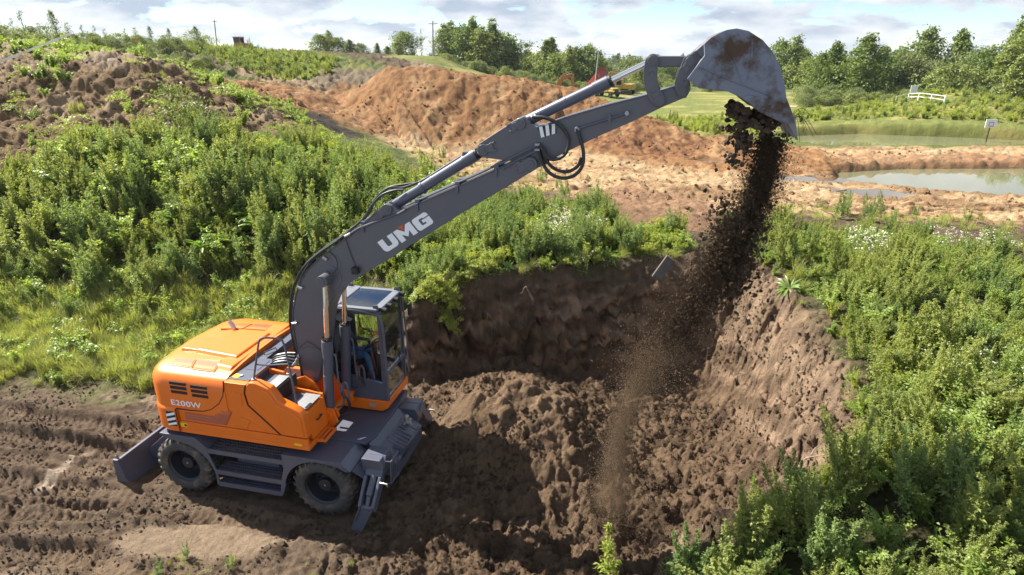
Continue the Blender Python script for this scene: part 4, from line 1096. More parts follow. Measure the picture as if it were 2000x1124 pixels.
    mir = MB(); mir.box((0.86, -0.97, 2.30), (0.90, -0.80, 2.52)); mir.tube([(0.94, -1.02, 2.45), (0.88, -0.9, 2.42)], 0.01)
    mir.build('mirror', M_BLK, hro, 0.01)
    # boom bracket and pivot for lift cylinders
    for y in (-0.40, 0.16):
        bk = MB(); bk.prism([(0.25, 1.40), (0.45, 1.9), (0.62, 2.16), (0.78, 2.22), (0.98, 2.10), (1.06, 1.9), (1.22, 1.72), (1.36, 1.62), (1.38, 1.48), (1.22, 1.36)], y - 0.03, y + 0.03)
        bk.build('boom_bracket', M_OR, root, 0.01)
    pv = MB(); pv.cyl((1.24, -0.56, 1.56), (1.24, 0.33, 1.56), 0.085, n=20); pv.build('cylinder_pivot', M_OR, root, 0.01)
    fp = MB(); fp.prism([(0.95, 1.33), (1.05, 1.7), (1.34, 1.70), (1.42, 1.45), (1.30, 1.33)], -0.535, -0.50); fp.build('pivot_plate', M_OR, root, 0.01)
    P1('cyl', (0.84, -0.46, 2.08), (0.84, 0.24, 2.08), 0.07, n=18).build('boom_foot_pin', M_OR, root, 0.006)
    cv = MB(); cv.box((0.05, -0.5, 1.40), (0.55, 0.28, 1.75)); cv.build('valve_block', M_DARK, root, 0.02)
    # ---------------- cab
    cab = MB()
    X0, X1, Y0, Y1, Z0, Z1 = 0.28, 1.97, 0.335, 1.27, 1.45, 3.24
    pw = 0.055
    def beam(p, q, w):
        cab.tube([p, q], w, 6)
    for (x, y, lean) in ((X1, Y0, 0.0), (X1, Y1, 0.0), (X0, Y0, 0), (X0, Y1, 0), (0.95, Y0, 0), (0.95, Y1, 0)):
        cab.box((x - pw, y - 0.028, Z0), (x + 0.01, y + 0.028, Z1))
    for y in (Y0, Y1):
        cab.box((X0, y - 0.03, Z1 - 0.05), (X1, y + 0.03, Z1 + 0.03))
    cab.box((X1 - 0.05, Y0, Z1 - 0.05), (X1 + 0.015, Y1, Z1 + 0.03))
    cab.box((X1 - 0.04, Y0, 1.93), (X1 + 0.012, Y1, 1.99))
    cab.box((X0, Y0, Z0), (X0 + 0.03, Y1, Z1))  # solid rear bulkhead, added to keep sun patches off the deck
    cab.box((X0 + 0.03, Y1 - 0.03, Z0), (0.92, Y1 - 0.005, Z1 - 0.2))  # solid left rear panel, added to block the sun as well
    # lower side panels with sloping top edge
    for y in (Y0, Y1):
        cab.prism([(X0, Z0), (X1, Z0), (X1, 1.80), (1.25, 1.94), (X0, 2.05)], y - 0.022, y + 0.022)
    cab.box((X0, Y0, Z0 - 0.005), (X1, Y1, Z0 + 0.03))
    cabo = cab.build('cab', M_GR, root, 0.012)
    fl = MB(); fl.prism([(X0, 1.22), (1.88, 1.22), (2.0, 1.30), (2.01, 1.45), (X0, 1.45)], Y0 - 0.04, Y1 + 0.03)
    flo = fl.build('cab_floor', M_OR, root, 0.02)
    P1('box', (1.62, Y0 - 0.046, 1.30), (1.76, Y0 - 0.041, 1.38)).build('data_plate', M_PLATE, flo)
    rf = MB()
    rf.prism([(X0 - 0.02, Y0 - 0.05), (1.16, Y0 - 0.05), (1.16, Y1 + 0.05), (X0 - 0.02, Y1 + 0.05)], Z1 + 0.03, Z1 + 0.09, 'z')
    rf.box((1.16, Y0 - 0.05, Z1 + 0.03), (1.94, Y0 + 0.05, Z1 + 0.085)); rf.box((1.16, Y1 - 0.05, Z1 + 0.03), (1.94, Y1 + 0.05, Z1 + 0.085)); rf.box((1.84, Y0 + 0.05, Z1 + 0.03), (1.99, Y1 - 0.05, Z1 + 0.085))
    rfo = rf.build('roof', paint('roof_paint', (0.16, 0.17, 0.19), 0.35, coat=0.3), cabo, 0.02, seg=3)
    P1('box', (1.17, Y0 + 0.05, Z1 + 0.06), (1.84, Y1 - 0.05, Z1 + 0.072)).build('roof_window', M_ROOFGLASS, cabo)
    P1('box', (1.24, Y0 + 0.08, Z1 + 0.02), (1.30, Y1 - 0.1, Z1 + 0.035)).build('roof_blind', M_WHITE, cabo)
    rr = MB(); rr.tube(spline([(0.30, Y0 - 0.03, 1.5), (0.26, Y0 - 0.03, 2.4), (0.32, Y0 - 0.03, 3.1), (0.55, Y0 - 0.035, 3.265), (1.2, Y0 - 0.035, 3.27), (1.85, Y0 - 0.03, 3.23), (1.99, Y0 - 0.02, 3.05), (2.0, Y0 - 0.01, 2.2), (2.0, Y0 - 0.01, 1.46)], 6), 0.035, 10)
    rr.build('cab_tube_frame', M_GR, cabo)
    def pane(nm, V, mat=M_GLASS):
        p = MB(); V = [Vector(v) for v in V]; nrm = (V[1] - V[0]).cross(V[3] - V[0]).normalized() * 0.004
        p.hexa([v - nrm for v in V] + [v + nrm for v in V]); return p.build(nm, mat, cabo)
    pane('door_window', [(1.0, Y0, 1.99), (1.25, Y0, 1.95), (1.25, Y0, 3.18), (1.0, Y0, 3.18)]); 
    pane('door_window', [(1.255, Y0, 1.945), (1.915, Y0, 1.82), (1.915, Y0, 3.18), (1.255, Y0, 3.18)])
    pane('rear_side_window', [(0.32, Y0, 2.06), (0.90, Y0, 2.02), (0.90, Y0, 3.18), (0.32, Y0, 3.18)])
    pane('side_window', [(1.0, Y1, 2.0), (1.915, Y1, 1.84), (1.915, Y1, 3.18), (1.0, Y1, 3.18)])
    pane('windscreen', [(X1 - 0.01, Y0 + 0.03, 2.0), (X1 - 0.01, Y1 - 0.03, 2.0), (X1 - 0.01, Y1 - 0.03, 3.18), (X1 - 0.01, Y0 + 0.03, 3.18)])
    pane('lower_windscreen', [(X1 - 0.01, Y0 + 0.03, 1.48), (X1 - 0.01, Y1 - 0.03, 1.48), (X1 - 0.01, Y1 - 0.03, 1.92), (X1 - 0.01, Y0 + 0.03, 1.92)])
    gb = MB(); gb.tube(spline([(1.05, Y1 - 0.04, 3.0), (1.08, Y1 - 0.04, 2.55), (1.15, Y1 - 0.04, 2.45), (1.5, Y1 - 0.04, 2.40), (1.9, Y1 - 0.04, 2.38)], 5), 0.014)
    gb.tube([(X1 - 0.03, Y0 + 0.05, 2.36), (X1 - 0.03, Y1 - 0.05, 2.42)], 0.012)
    gb.build('grab_rail', M_GR, cabo)
    wp = MB(); wp.tube([(2.0, 0.98, 1.98), (2.03, 0.86, 2.25), (2.01, 0.80, 2.42)], 0.010); wp.tube([(2.0, 0.7, 2.10), (2.02, 0.95, 2.5)], 0.008)
    wp.build('wiper', M_BLK, cabo)
    for y in (0.40, 0.62, 0.92, 1.22):
        lm = MB(); lm.cyl((1.99, y, 3.29), (2.07, y, 3.27), 0.045, 0.05, 12); lm.box((1.93, y - 0.02, 3.28), (2.0, y + 0.02, 3.32)); lm.build('work_lamp', M_BLK, cabo)
    for (x, y) in ((1.9, Y0), (1.9, Y1), (0.95, Y1), (0.45, Y0 + 0.02)):
        hk = MB(); hk.prism([(x - 0.06, 3.32), (x + 0.06, 3.32), (x + 0.035, 3.39), (x - 0.035, 3.39)], y - 0.012, y + 0.012); hk.build('lifting_bracket', M_GR, cabo, 0.006)
    mr = MB(); mr.tube([(1.98, Y1 + 0.02, 2.75), (2.04, 1.40, 2.72), (2.05, 1.48, 2.76)], 0.013); mr.box((2.03, 1.42, 2.74), (2.07, 1.56, 2.98))
    mr.build('mirror', M_BLK, cabo, 0.012)
    gl_ = MB(); gl_.tube([(1.99, Y1 + 0.01, 3.2), (2.03, Y1 + 0.03, 2.4), (2.03, Y1 + 0.04, 1.55)], 0.016); gl_.build('hand_rail', M_GR, cabo)
    # seat, consoles, steering wheel
    st = MB(); st.box((0.62, 0.56, 1.86), (1.12, 1.04, 2.0)); st.hexa([(0.50, 0.56, 1.98), (0.66, 0.56, 1.98), (0.66, 1.04, 1.98), (0.50, 1.04, 1.98), (0.38, 0.58, 2.66), (0.52, 0.58, 2.66), (0.52, 1.02, 2.66), (0.38, 1.02, 2.66)]); st.box((0.36, 0.68, 2.68), (0.46, 0.92, 2.88))
    st.box((0.7, 0.62, 1.48), (1.0, 0.98, 1.86))
    st.build('operator_seat', M_SEAT, cabo, 0.03, seg=3)
    for y in (0.45, 1.13):
        cn = MB(); cn.box((0.72, y - 0.07, 1.9), (1.34, y + 0.07, 2.1)); cn.cyl((1.28, y, 2.1), (1.31, y, 2.26), 0.018, 0.026, 10); cn.build('joystick_console', M_BLK, cabo, 0.02)
    sw = MB(); cs = Vector((1.55, 0.80, 2.38)); axs = Vector((-0.5, 0, 0.86)).normalized()
    sw.lathe([(0.185, -0.014), (0.2, 0), (0.185, 0.014), (0.17, 0)], cs, axs, 28, closed=True); sw.cyl(cs - axs * 0.02, cs + axs * 0.02, 0.05, n=12)
    q_ = axs.to_track_quat('Z', 'Y')
    for a in (90, 210, 330): sw.tube([cs, cs + q_ @ Vector((0.18 * math.cos(R(a)), 0.18 * math.sin(R(a)), 0))], 0.012, 6)
    sw.tube([cs, (1.68, 0.80, 1.5)], 0.045, 10)
    sw.build('steering_wheel', M_BLK, cabo)
    pd = MB(); pd.box((1.6, 0.62, 1.48), (1.9, 0.98, 1.56)); pd.build('pedals', M_BLK, cabo, 0.01)

    # ---------------- boom
    YB = -0.1
    BO = [(0.70, 2.06), (0.67, 2.35), (0.65, 2.61), (0.635, 2.85), (0.63, 3.17), (0.66, 3.41), (0.76, 3.72), (0.88, 3.97), (1.04, 4.19), (1.30, 4.43), (1.59, 4.64), (1.95, 4.90), (2.23, 5.14), (2.45, 5.33), (2.53, 5.385), (2.62, 5.38), (2.69, 5.31), (2.75, 5.28), (3.98, 5.845), (4.49, 6.085), (4.70, 6.18), (4.80, 6.215), (4.88, 6.18), (4.92, 6.10), (4.89, 6.03), (4.81, 5.98), (4.40, 5.72), (3.77, 5.33), (2.64, 4.58), (2.02, 4.18), (1.75, 4.01), (1.56, 3.84), (1.41, 3.66), (1.32, 3.48), (1.23, 3.15), (1.14, 2.74), (1.09, 2.45), (1.02, 2.20), (0.93, 2.02), (0.84, 1.97), (0.75, 1.99)]
    bm_ = MB(); bm_.prism(BO, YB - 0.19, YB + 0.19)
    bo = bm_.build('boom', M_GRB, root, 0.008)
    # top and bottom flanges stand slightly proud
    for line in (BO[2:14], BO[17:21]):
        fg = MB()
        for i in range(len(line) - 1):
            (xa, za), (xb, zb) = line[i], line[i + 1]
            nx_, nz_ = -(zb - za), xb - xa; L_ = math.hypot(nx_, nz_); nx_, nz_ = nx_ / L_ * 0.012, nz_ / L_ * 0.012
            fg.hexa([(xa, YB - 0.205, za), (xb, YB - 0.205, zb), (xb, YB + 0.205, zb), (xa, YB + 0.205, za), (xa + nx_, YB - 0.205, za + nz_), (xb + nx_, YB - 0.205, zb + nz_), (xb + nx_, YB + 0.205, zb + nz_), (xa + nx_, YB + 0.205, za + nz_)])
        fg.build('boom_flange', M_GRB, bo)
    def boss(parent, x, z, y0, y1, r, mat=M_GRB, lock=None):
        b_ = MB(); b_.cyl((x, y0, z), (x, y1, z), r, n=24); o_ = b_.build('pin_boss', mat, parent, 0.006)
        c_ = MB(); c_.cyl((x, y0 - 0.012, z), (x, y0, z), r * 0.55, n=16); c_.cyl((x, y0 - 0.02, z), (x, y0 - 0.012, z), r * 0.2, n=8); c_.build('pin_cap', mat, parent)
        if lock is not None:
            ca_, sa_ = math.cos(lock), math.sin(lock)
            def tp(u, v): return (x + u * ca_ - v * sa_, z + u * sa_ + v * ca_)
            k = MB(); k.prism([tp(0, -r * 0.75), tp(r * 1.5, -r * 0.75), tp(r * 1.6, -r * 1.0), tp(r * 2.5, -r * 1.0), tp(r * 2.5, -r * 0.55), tp(r * 2.0, -r * 0.55), tp(r * 2.0, r * 0.3), tp(r * 2.5, r * 0.3), tp(r * 2.5, r * 0.75), tp(r * 1.6, r * 0.75), tp(r * 1.2, r * 0.6), tp(0, r * 0.75)], y0 + 0.008, y0 + 0.028)
            k.build('pin_lock_plate', mat, parent, 0.004)
    boss(bo, 2.55, 5.315, YB - 0.225, YB + 0.225, 0.085, lock=R(215))
    boss(bo, 4.81, 6.10, YB - 0.225, YB + 0.225, 0.095, lock=R(200))
    wr = MB(); wr.cyl((1.43, YB - 0.198, 4.10), (1.43, YB + 0.198, 4.10), 0.22, n=32); wr.build('reinforcement_disc', M_GRB, bo, 0.004)
    boss(bo, 1.41, 4.10, YB - 0.42, YB + 0.42, 0.10)
    wr = MB(); wr.prism([(0.68, 2.66), (0.86, 2.76), (1.10, 2.74), (1.15, 2.72), (1.08, 2.42), (1.0, 2.18), (0.84, 1.98), (0.71, 2.06)], YB - 0.2, YB - 0.19); wr.build('foot_reinforcement', M_GRB, bo, 0.003)
    wr = MB(); wr.prism([(4.02, 5.86), (4.0, 5.74), (4.06, 5.68), (4.06, 5.58), (4.16, 5.575), (4.78, 5.97), (4.88, 6.06), (4.83, 6.18), (4.68, 6.16)], YB - 0.196, YB - 0.19); wr.build('tip_reinforcement', M_GRB, bo, 0.003)
    # logo
    O = Vector((2.475, 4.60)); ang = R(33.4); hgt = 0.215; sh = -0.10
    def lp(u, v):
        u = u * 0.985 + sh * v
        return (O.x + hgt * (u * math.cos(ang) - v * math.sin(ang)), O.y + hgt * (u * math.sin(ang) + v * math.cos(ang)))
    LET = [[(0, 1), (0, .25), (.12, .06), (.3, 0), (1.12, 0), (1.32, .07), (1.44, .25), (1.44, 1), (.95, 1), (.95, .36), (.88, .29), (.58, .29), (.5, .36), (.5, 1)],
           [(1.58, 0), (1.58, 1), (1.98, 1), (2.36, .56), (2.76, 1), (3.18, 1), (3.18, 0), (2.74, 0), (2.74, .50), (2.38, .14), (2.02, .50), (2.02, 0)],
           [(3.32, .2), (3.32, .8), (3.38, .94), (3.5, 1), (4.55, 1), (4.69, .9), (4.72, .68), (4.24, .68), (4.18, .75), (3.88, .75), (3.81, .68), (3.81, .32), (3.88, .25), (4.24, .25), (4.24, .38), (4.02, .38), (4.02, .60), (4.72, .60), (4.72, .16), (4.66, .05), (4.55, 0), (3.5, 0), (3.38, .06)]]
    for L_ in LET:
        g = MB(); g.prism([lp(*p) for p in L_], YB - 0.1945, YB - 0.1905); g.build('letter', M_WHITE, bo)
    g = MB(); g.prism([lp(2.12, 1.10), lp(2.60, 1.10), lp(2.38, .66)], YB - 0.1945, YB - 0.1905); g.build('logo_triangle', M_REDV, bo)
    # work lamp under the boom and its cable
    wl = MB(); wl.box((1.88, YB - 0.29, 4.22), (1.99, YB - 0.19, 4.33)); wl.build('work_lamp', M_BLK, bo, 0.015)
    P1('tube', spline([(1.93, YB - 0.205, 4.32), (1.86, YB - 0.205, 4.55), (1.80, YB - 0.21, 4.80)], 6), 0.006, 5).build('lamp_cable', M_HOSE, bo)
    P1('tube', spline([(1.50, YB - 0.30, 4.16), (1.62, YB - 0.26, 4.30), (1.60, YB - 0.22, 4.45), (1.47, YB - 0.2, 4.56)], 6), 0.007, 5).build('grease_line', M_HOSE, bo)
    P1('tube', spline([(0.70, YB - 0.21, 2.72), (0.85, YB - 0.21, 2.86), (1.0, YB - 0.21, 2.80), (1.12, YB - 0.21, 2.7)], 6), 0.005, 5).build('grease_line', M_HOSE, bo)
    # clamps with bright tips along the curved back
    for (x, z, a) in ((0.63, 3.20, 0), (0.83, 3.90, 35), (1.36, 4.46, 48)):
        k = MB(); c_, s_ = math.cos(R(a - 10)), math.sin(R(a - 10))
        k.cyl((x + 0.01, YB - 0.235, z), (x + 0.01 + 0.09 * c_, YB - 0.235, z - 0.09 * s_ * 0.8), 0.024, n=10); k.build('hose_clamp', M_ZINC, bo)
    # hard lines along the boom top
    for y, dz in ((YB - 0.15, 0.05), (YB + 0.0, 0.05), (YB + 0.12, 0.05)):
        pl_ = MB(); pl_.tube([(2.86, y, 5.33 + dz), (4.0, y, 5.86 + dz), (4.55, y, 6.13 + dz)], 0.016, 8); pl_.build('hydraulic_pipe', M_GR, bo)
    for y, dz in ((YB - 0.215, 0.03),):
        pl_ = MB(); pl_.tube([(1.83, y, 4.845), (2.05, y, 4.985), (2.30, y, 5.09), (2.75, y, 5.265), (2.86, y, 5.33)], 0.017, 8); pl_.build('hydraulic_pipe', M_GR, bo)
        P1('cyl', (1.80, y, 4.83), (1.90, y, 4.885), 0.026, n=10).build('pipe_fitting', M_ZINC, bo)
    for (x, z) in ((2.12, 5.02), (3.05, 5.42), (3.70, 5.72), (4.3, 6.0)):
        k = MB(); k.box((x - 0.02, YB - 0.225, z - 0.10), (x + 0.02, YB - 0.19, z + 0.02)); k.box((x - 0.035, YB - 0.20, z + 0.0), (x + 0.035, YB + 0.17, z + 0.075)); k.build('pipe_clamp', M_GR, bo, 0.006)
    # hose bundle over the curved back
    for k, off in enumerate((0.03, 0.055, 0.035)):
        y = YB - 0.16 + 0.10 * k
        line = [(0.60 - off, y, 2.45), (0.58 - off, y, 2.9), (0.58 - off, y, 3.25), (0.68 - off, y, 3.70), (0.83 - off, y, 4.02), (1.02 - off * .7, y, 4.26 + off * .6), (1.30, y, 4.49 + off), (1.60, y, 4.69 + off), (1.83, y, 4.86 + off)]
        P1('tube', spline(line, 5), 0.019, 7).build('hose', M_HOSE, bo)
    P1('tube', spline([(1.83, YB - 0.16, 4.90), (2.1, YB - 0.12, 5.12), (2.25, YB - 0.1, 5.33), (2.42, YB - 0.08, 5.50), (2.62, YB - 0.06, 5.58), (2.78, YB - 0.06, 5.60)], 6), 0.020, 8).build('hose', M_HOSE, bo)
    P1('tube', spline([(1.83, YB - 0.06, 4.90), (2.15, YB - 0.02, 5.18), (2.28, YB - 0.0, 5.42), (2.5, YB + 0.02, 5.60), (2.75, YB + 0.03, 5.66), (3.0, YB + 0.04, 5.70)], 6), 0.020, 8).build('hose', M_HOSE, bo)
    # hoses and valve at the boom foot
    for k in range(5):
        y = -0.46 + 0.03 * k
        P1('tube', spline([(0.10 + 0.04 * k, y, 2.05), (0.18, y - 0.02, 2.35 + 0.03 * k), (0.40, y + 0.02, 2.44 + 0.035 * k), (0.60, y + 0.04, 2.40 + 0.05 * k)], 6), 0.026, 8).build('hose', M_HOSE, bo)
    for k in range(4):
        y = -0.49 + 0.05 * k
        P1('tube', spline([(0.30, y, 1.80), (0.34, y, 2.08 + .02 * k), (0.50, y, 2.16), (0.60, y + 0.06, 2.04)], 5), 0.028, 8).build('hose', M_HOSE, bo)
    k = MB()
    for i in range(4): k.cyl((0.60, -0.42 + 0.05 * i, 2.42 + 0.035 * i), (0.67, -0.40 + 0.05 * i, 2.50 + 0.03 * i), 0.03, n=8)
    k.build('hose_fitting', M_ZINC, bo)
    # ---------------- lift cylinders
    def cylinder(name, A, B, split, r, rr, gold=False, collar=True):
        A, B = Vector(A), Vector(B); C_ = A.lerp(B, split); d = (B - A).normalized()
        m_ = MB(); m_.cyl(A + d * 0.02, C_, r, n=24); 
        if collar:
            m_.cyl(C_ - d * 0.22, C_ - d * 0.0, r * 1.12, n=24)
            m_.cyl(A + d * (0.5 * split * (B - A).length), A + d * (0.5 * split * (B - A).length + 0.04), r * 1.05, n=24)
        m_.cyl(A - Vector((0, r * 1.0, 0)), A + Vector((0, r * 1.0, 0)), r * 1.15, n=20)
        o_ = m_.build(name, M_GR, root, 0.004)
        q_ = MB(); q_.cyl(C_ - d * 0.02, B, rr, n=20); q_.build('piston_rod', M_CHROME, o_)
        hd_ = MB(); hd_.cyl(C_, C_ + d * 0.03, r * 1.0, n=24)
        for i in range(10):
            a = 6.283 * i / 10; qq = d.to_track_quat('Z', 'Y'); p = C_ + d * 0.03 + qq @ Vector((r * 0.85 * math.cos(a), r * 0.85 * math.sin(a), 0)); hd_.cyl(p, p + d * 0.018, 0.012, n=6)
        hd_.build('gland', M_BLK, o_)
        ey = MB(); ey.cyl(B - Vector((0, 0.06, 0)), B + Vector((0, 0.06, 0)), rr * 1.9, n=20); ey.build('rod_eye', M_GR, o_, 0.004)
        return o_
    for y in (-0.42, 0.22):
        c_ = cylinder('lift_cylinder', (1.21, y, 1.57), (1.415, y, 4.10), 0.565, 0.088, 0.046)
        pt_ = MB(); pt_.tube(spline([(1.36, y + 0.04, 2.72), (1.42, y + 0.05, 2.66), (1.42, y + 0.05, 2.3), (1.44, y + 0.05, 1.9)], 5), 0.018); pt_.build('port_pipe', M_GR, c_)
        pt_ = MB(); pt_.tube(spline([(1.32, y + 0.06, 1.62), (1.46, y + 0.07, 1.72), (1.48, y + 0.07, 2.06), (1.52, y + 0.07, 2.16), (1.57, y + 0.07, 2.10), (1.58, y + 0.07, 1.85)], 5), 0.020); pt_.build('port_pipe', M_GR, c_)
        hs_ = MB(); hs_.tube(spline([(1.45, y + 0.06, 1.95), (1.54, y + 0.1, 1.78), (1.52, y + 0.14, 1.58), (1.36, y + 0.16, 1.46), (1.1, y + 0.16, 1.42)], 5), 0.026); hs_.build('hose', M_HOSE, c_)
    sc_ = cylinder('stick_cylinder', (2.55, YB, 5.315), (4.10, YB, 6.27), 0.90, 0.083, 0.05)
    P1('tube', [(3.02, YB - 0.02, 5.72), (3.15, YB, 5.79), (3.78, YB + 0.02, 6.18)], 0.016).build('port_pipe', M_GR, sc_)
    P1('box', (3.74, YB - 0.05, 6.12), (3.83, YB + 0.05, 6.21)).build('port_block', M_GR, sc_, 0.01)
    P1('tube', spline([(2.30, YB + 0.05, 5.40), (2.50, YB + 0.02, 5.60), (2.75, YB, 5.62), (3.02, YB - 0.02, 5.72)], 6), 0.02).build('hose', M_HOSE, sc_)
    for t_ in (0.33,):
        p = Vector((2.55, YB, 5.315)).lerp(Vector((4.10, YB, 6.27)), t_); d = (Vector((4.10, YB, 6.27)) - Vector((2.55, YB, 5.315))).normalized()
        P1('cyl', p, p + d * 0.05, 0.095, n=24).build('pipe_band', M_GR, sc_)
    # ---------------- stick
    YS = 0.165
    ST = [(4.0, 6.27), (4.02, 6.33), (4.06, 6.37), (4.60, 6.715), (4.69, 6.745), (4.74, 6.715), (4.78, 6.66), (4.87, 6.61), (5.04, 6.655), (5.27, 6.74), (5.80, 6.905), (6.36, 7.055), (6.70, 7.165), (6.80, 7.19), (6.87, 7.16), (6.89, 7.10), (6.86, 7.04), (6.59, 6.92), (6.18, 6.71), (5.82, 6.545), (5.50, 6.38), (5.14, 6.19), (4.95, 6.06), (4.84, 6.02), (4.76, 6.04), (4.69, 6.11), (4.39, 6.13), (4.09, 6.16), (4.03, 6.20)]
    s_ = MB(); s_.prism(ST, YB - YS, YB + YS)
    sto = s_.build('stick', M_GRB, root, 0.008)
    boss(sto, 4.10, 6.27, YB - 0.195, YB + 0.195, 0.08, lock=R(20))
    boss(sto, 4.65, 6.645, YB - 0.195, YB + 0.195, 0.075, lock=R(205))
    fg = MB()
    for i in range(8, 12):
        (xa, za), (xb, zb) = ST[i], ST[i + 1]
        fg.hexa([(xa, YB - YS - 0.012, za), (xb, YB - YS - 0.012, zb), (xb, YB + YS + 0.012, zb), (xa, YB + YS + 0.012, za), (xa, YB - YS - 0.012, za + 0.012), (xb, YB - YS - 0.012, zb + 0.012), (xb, YB + YS + 0.012, zb + 0.012), (xa, YB + YS + 0.012, za + 0.012)])
    fg.build('stick_flange', M_GRB, sto)
    ys_ = YB - YS - 0.001
    def quad_xz(P): return [(p[0], ys_, p[1]) for p in P]
    Q = [(4.885, 6.605), (5.15, 6.665), (5.165, 6.535), (4.945, 6.465)]
    base = MB(); base.prism(Q, ys_ - 0.003, ys_); so_ = base.build('hazard_marking', M_BLK, sto)
    def bil(u, v):
        a = Vector(Q[0]).lerp(Vector(Q[1]), u); b_ = Vector(Q[3]).lerp(Vector(Q[2]), u); p = a.lerp(b_, v); return (p.x, p.y)
    for u in (0.16, 0.50, 0.84):
        w = MB(); w.prism([bil(u - 0.06, 0), bil(min(1, u + 0.12), 0), bil(min(1, u - 0.02 + 0.08), 1), bil(max(0, u - 0.16), 1)], ys_ - 0.006, ys_ - 0.0035); w.build('white_stripe', M_WHITE, so_)
    for (A, B) in (((5.47, 6.605), (6.11, 6.825)),):
        P1('tube', [(A[0], ys_ - 0.03, A[1]), (B[0], ys_ - 0.03, B[1])], 0.016).build('hydraulic_pipe', M_GR, sto)
        P1('cyl', (B[0], ys_ - 0.06, B[1]), (B[0] + 0.01, ys_, B[1]), 0.03, n=10).build('pipe_fitting', M_ZINC, sto)
        P1('cyl', (A[0] - 0.02, ys_ - 0.07, A[1] - 0.01), (A[0] - 0.02, ys_, A[1]), 0.035, n=10).build('pipe_fitting', M_ZINC, sto)
        P1('box', (5.86, ys_ - 0.05, 6.70), (5.90, ys_, 6.80)).build('pipe_clamp', M_GR, sto)
    P1('tube', [(4.36, ys_ - 0.05, 6.08), (4.62, ys_ - 0.05, 6.22), (4.90, ys_ - 0.06, 6.365)], 0.017).build('hydraulic_pipe', M_GR, sto)
    P1('tube', [(4.40, ys_ - 0.05, 6.01), (4.62, ys_ - 0.05, 6.15), (4.90, ys_ - 0.06, 6.295)], 0.017).build('hydraulic_pipe', M_GR, sto)
    for z in (6.37, 6.30): P1('cyl', (4.87, ys_ - 0.06, z), (4.94, ys_ - 0.06, z + 0.005), 0.026, n=10).build('pipe_fitting', M_ZINC, sto)
    P1('tube', spline([(4.93, ys_ - 0.06, 6.37), (5.0, ys_ - 0.09, 6.30), (5.05, ys_ - 0.12, 6.22), (5.15, ys_ - 0.12, 6.19), (5.28, ys_ - 0.10, 6.24), (5.34, ys_ - 0.08, 6.36), (5.33, ys_ - 0.06, 6.48), (5.26, ys_ - 0.05, 6.60), (5.13, ys_ - 0.06, 6.70), (4.98, ys_ - 0.05, 6.745), (4.82, ys_ - 0.02, 6.745)], 7), 0.026, 9).build('hose', M_HOSE, sto)
    P1('tube', spline([(4.93, ys_ - 0.06, 6.29), (4.98, ys_ - 0.08, 6.14), (5.10, ys_ - 0.10, 5.99), (5.28, ys_ - 0.10, 5.93), (5.45, ys_ - 0.09, 5.98), (5.55, ys_ - 0.08, 6.12), (5.55, ys_ - 0.07, 6.32), (5.49, ys_ - 0.06, 6.50), (5.45, ys_ - 0.05, 6.60)], 7), 0.026, 9).build('hose', M_HOSE, sto)
    P1('tube', spline([(4.95, ys_ - 0.03, 6.33), (5.02, ys_ - 0.05, 6.18), (5.16, ys_ - 0.07, 6.05), (5.34, ys_ - 0.07, 6.02), (5.48, ys_ - 0.07, 6.10), (5.53, ys_ - 0.06, 6.22)], 7), 0.024, 9).build('hose', M_HOSE, sto)
    # bucket cylinder and linkage
    bc = cylinder('bucket_cylinder', (4.65, YB, 6.645), (6.39, YB, 7.48), 0.68, 0.078, 0.046)
    P1('cyl', (4.80, YB - 0.12, 6.73), (4.86, YB - 0.13, 6.75), 0.03, n=10).build('pipe_fitting', M_ZINC, bc)
    RK = [(6.335, 7.54), (6.30, 7.49), (6.285, 7.37), (6.295, 7.25), (6.33, 7.12), (6.40, 6.99), (6.46, 6.93), (6.53, 6.91), (6.59, 6.94), (6.60, 7.0), (6.56, 7.08), (6.51, 7.14), (6.475, 7.21), (6.46, 7.31), (6.465, 7.40), (6.475, 7.48), (6.45, 7.54), (6.39, 7.565)]
    for y in (YB - 0.225, YB + 0.195):
        r_ = MB(); r_.prism(RK, y, y + 0.035); ro = r_.build('rocker_link', M_GRB, root, 0.006)
        if y < YB:
            boss(ro, 6.39, 7.48, y - 0.02, y + 0.05, 0.065, lock=R(-85))
            boss(ro, 6.52, 6.985, y - 0.02, y + 0.05, 0.065, lock=R(125))
    hl = MB(); hl.prism([(6.36, 7.54), (6.88, 7.54), (6.92, 7.48), (6.88, 7.41), (6.40, 7.40), (6.34, 7.46)], YB - 0.17, YB + 0.17); hl.build('coupling_link', M_GRB, root, 0.015)
    # ---------------- bucket
    YN, YF = -0.66, 0.46
    BK = [(6.99, 7.68), (7.06, 7.75), (7.13, 7.79), (7.23, 7.835), (7.34, 7.85), (7.48, 7.82), (7.65, 7.72), (7.78, 7.59), (7.89, 7.42), (7.96, 7.24), (8.01, 7.07), (8.07, 6.96), (8.12, 6.86), (8.15, 6.78), (8.03, 6.77), (7.88, 6.83), (7.71, 6.91), (7.48, 7.07), (7.32, 7.14), (7.15, 7.16), (6.98, 7.17), (6.83, 7.28), (7.01, 7.55)]
    sh_ = MB()
    line = [(6.85, 7.27), (7.01, 7.55)] + BK[:14]
    for i in range(len(line) - 1):
        (xa, za), (xb, zb) = line[i], line[i + 1]
        cx, cz = 7.45, 7.25
        def inn_(x, z):
            d_ = math.hypot(x - cx, z - cz); return (x - (x - cx) / d_ * 0.03, z - (z - cz) / d_ * 0.03)
        ia, ib_ = inn_(xa, za), inn_(xb, zb)
        sh_.hexa([(xa, YN + 0.012, za), (xb, YN + 0.012, zb), (xb, YF - 0.012, zb), (xa, YF - 0.012, za), (ia[0], YN + 0.012, ia[1]), (ib_[0], YN + 0.012, ib_[1]), (ib_[0], YF - 0.012, ib_[1]), (ia[0], YF - 0.012, ia[1])])
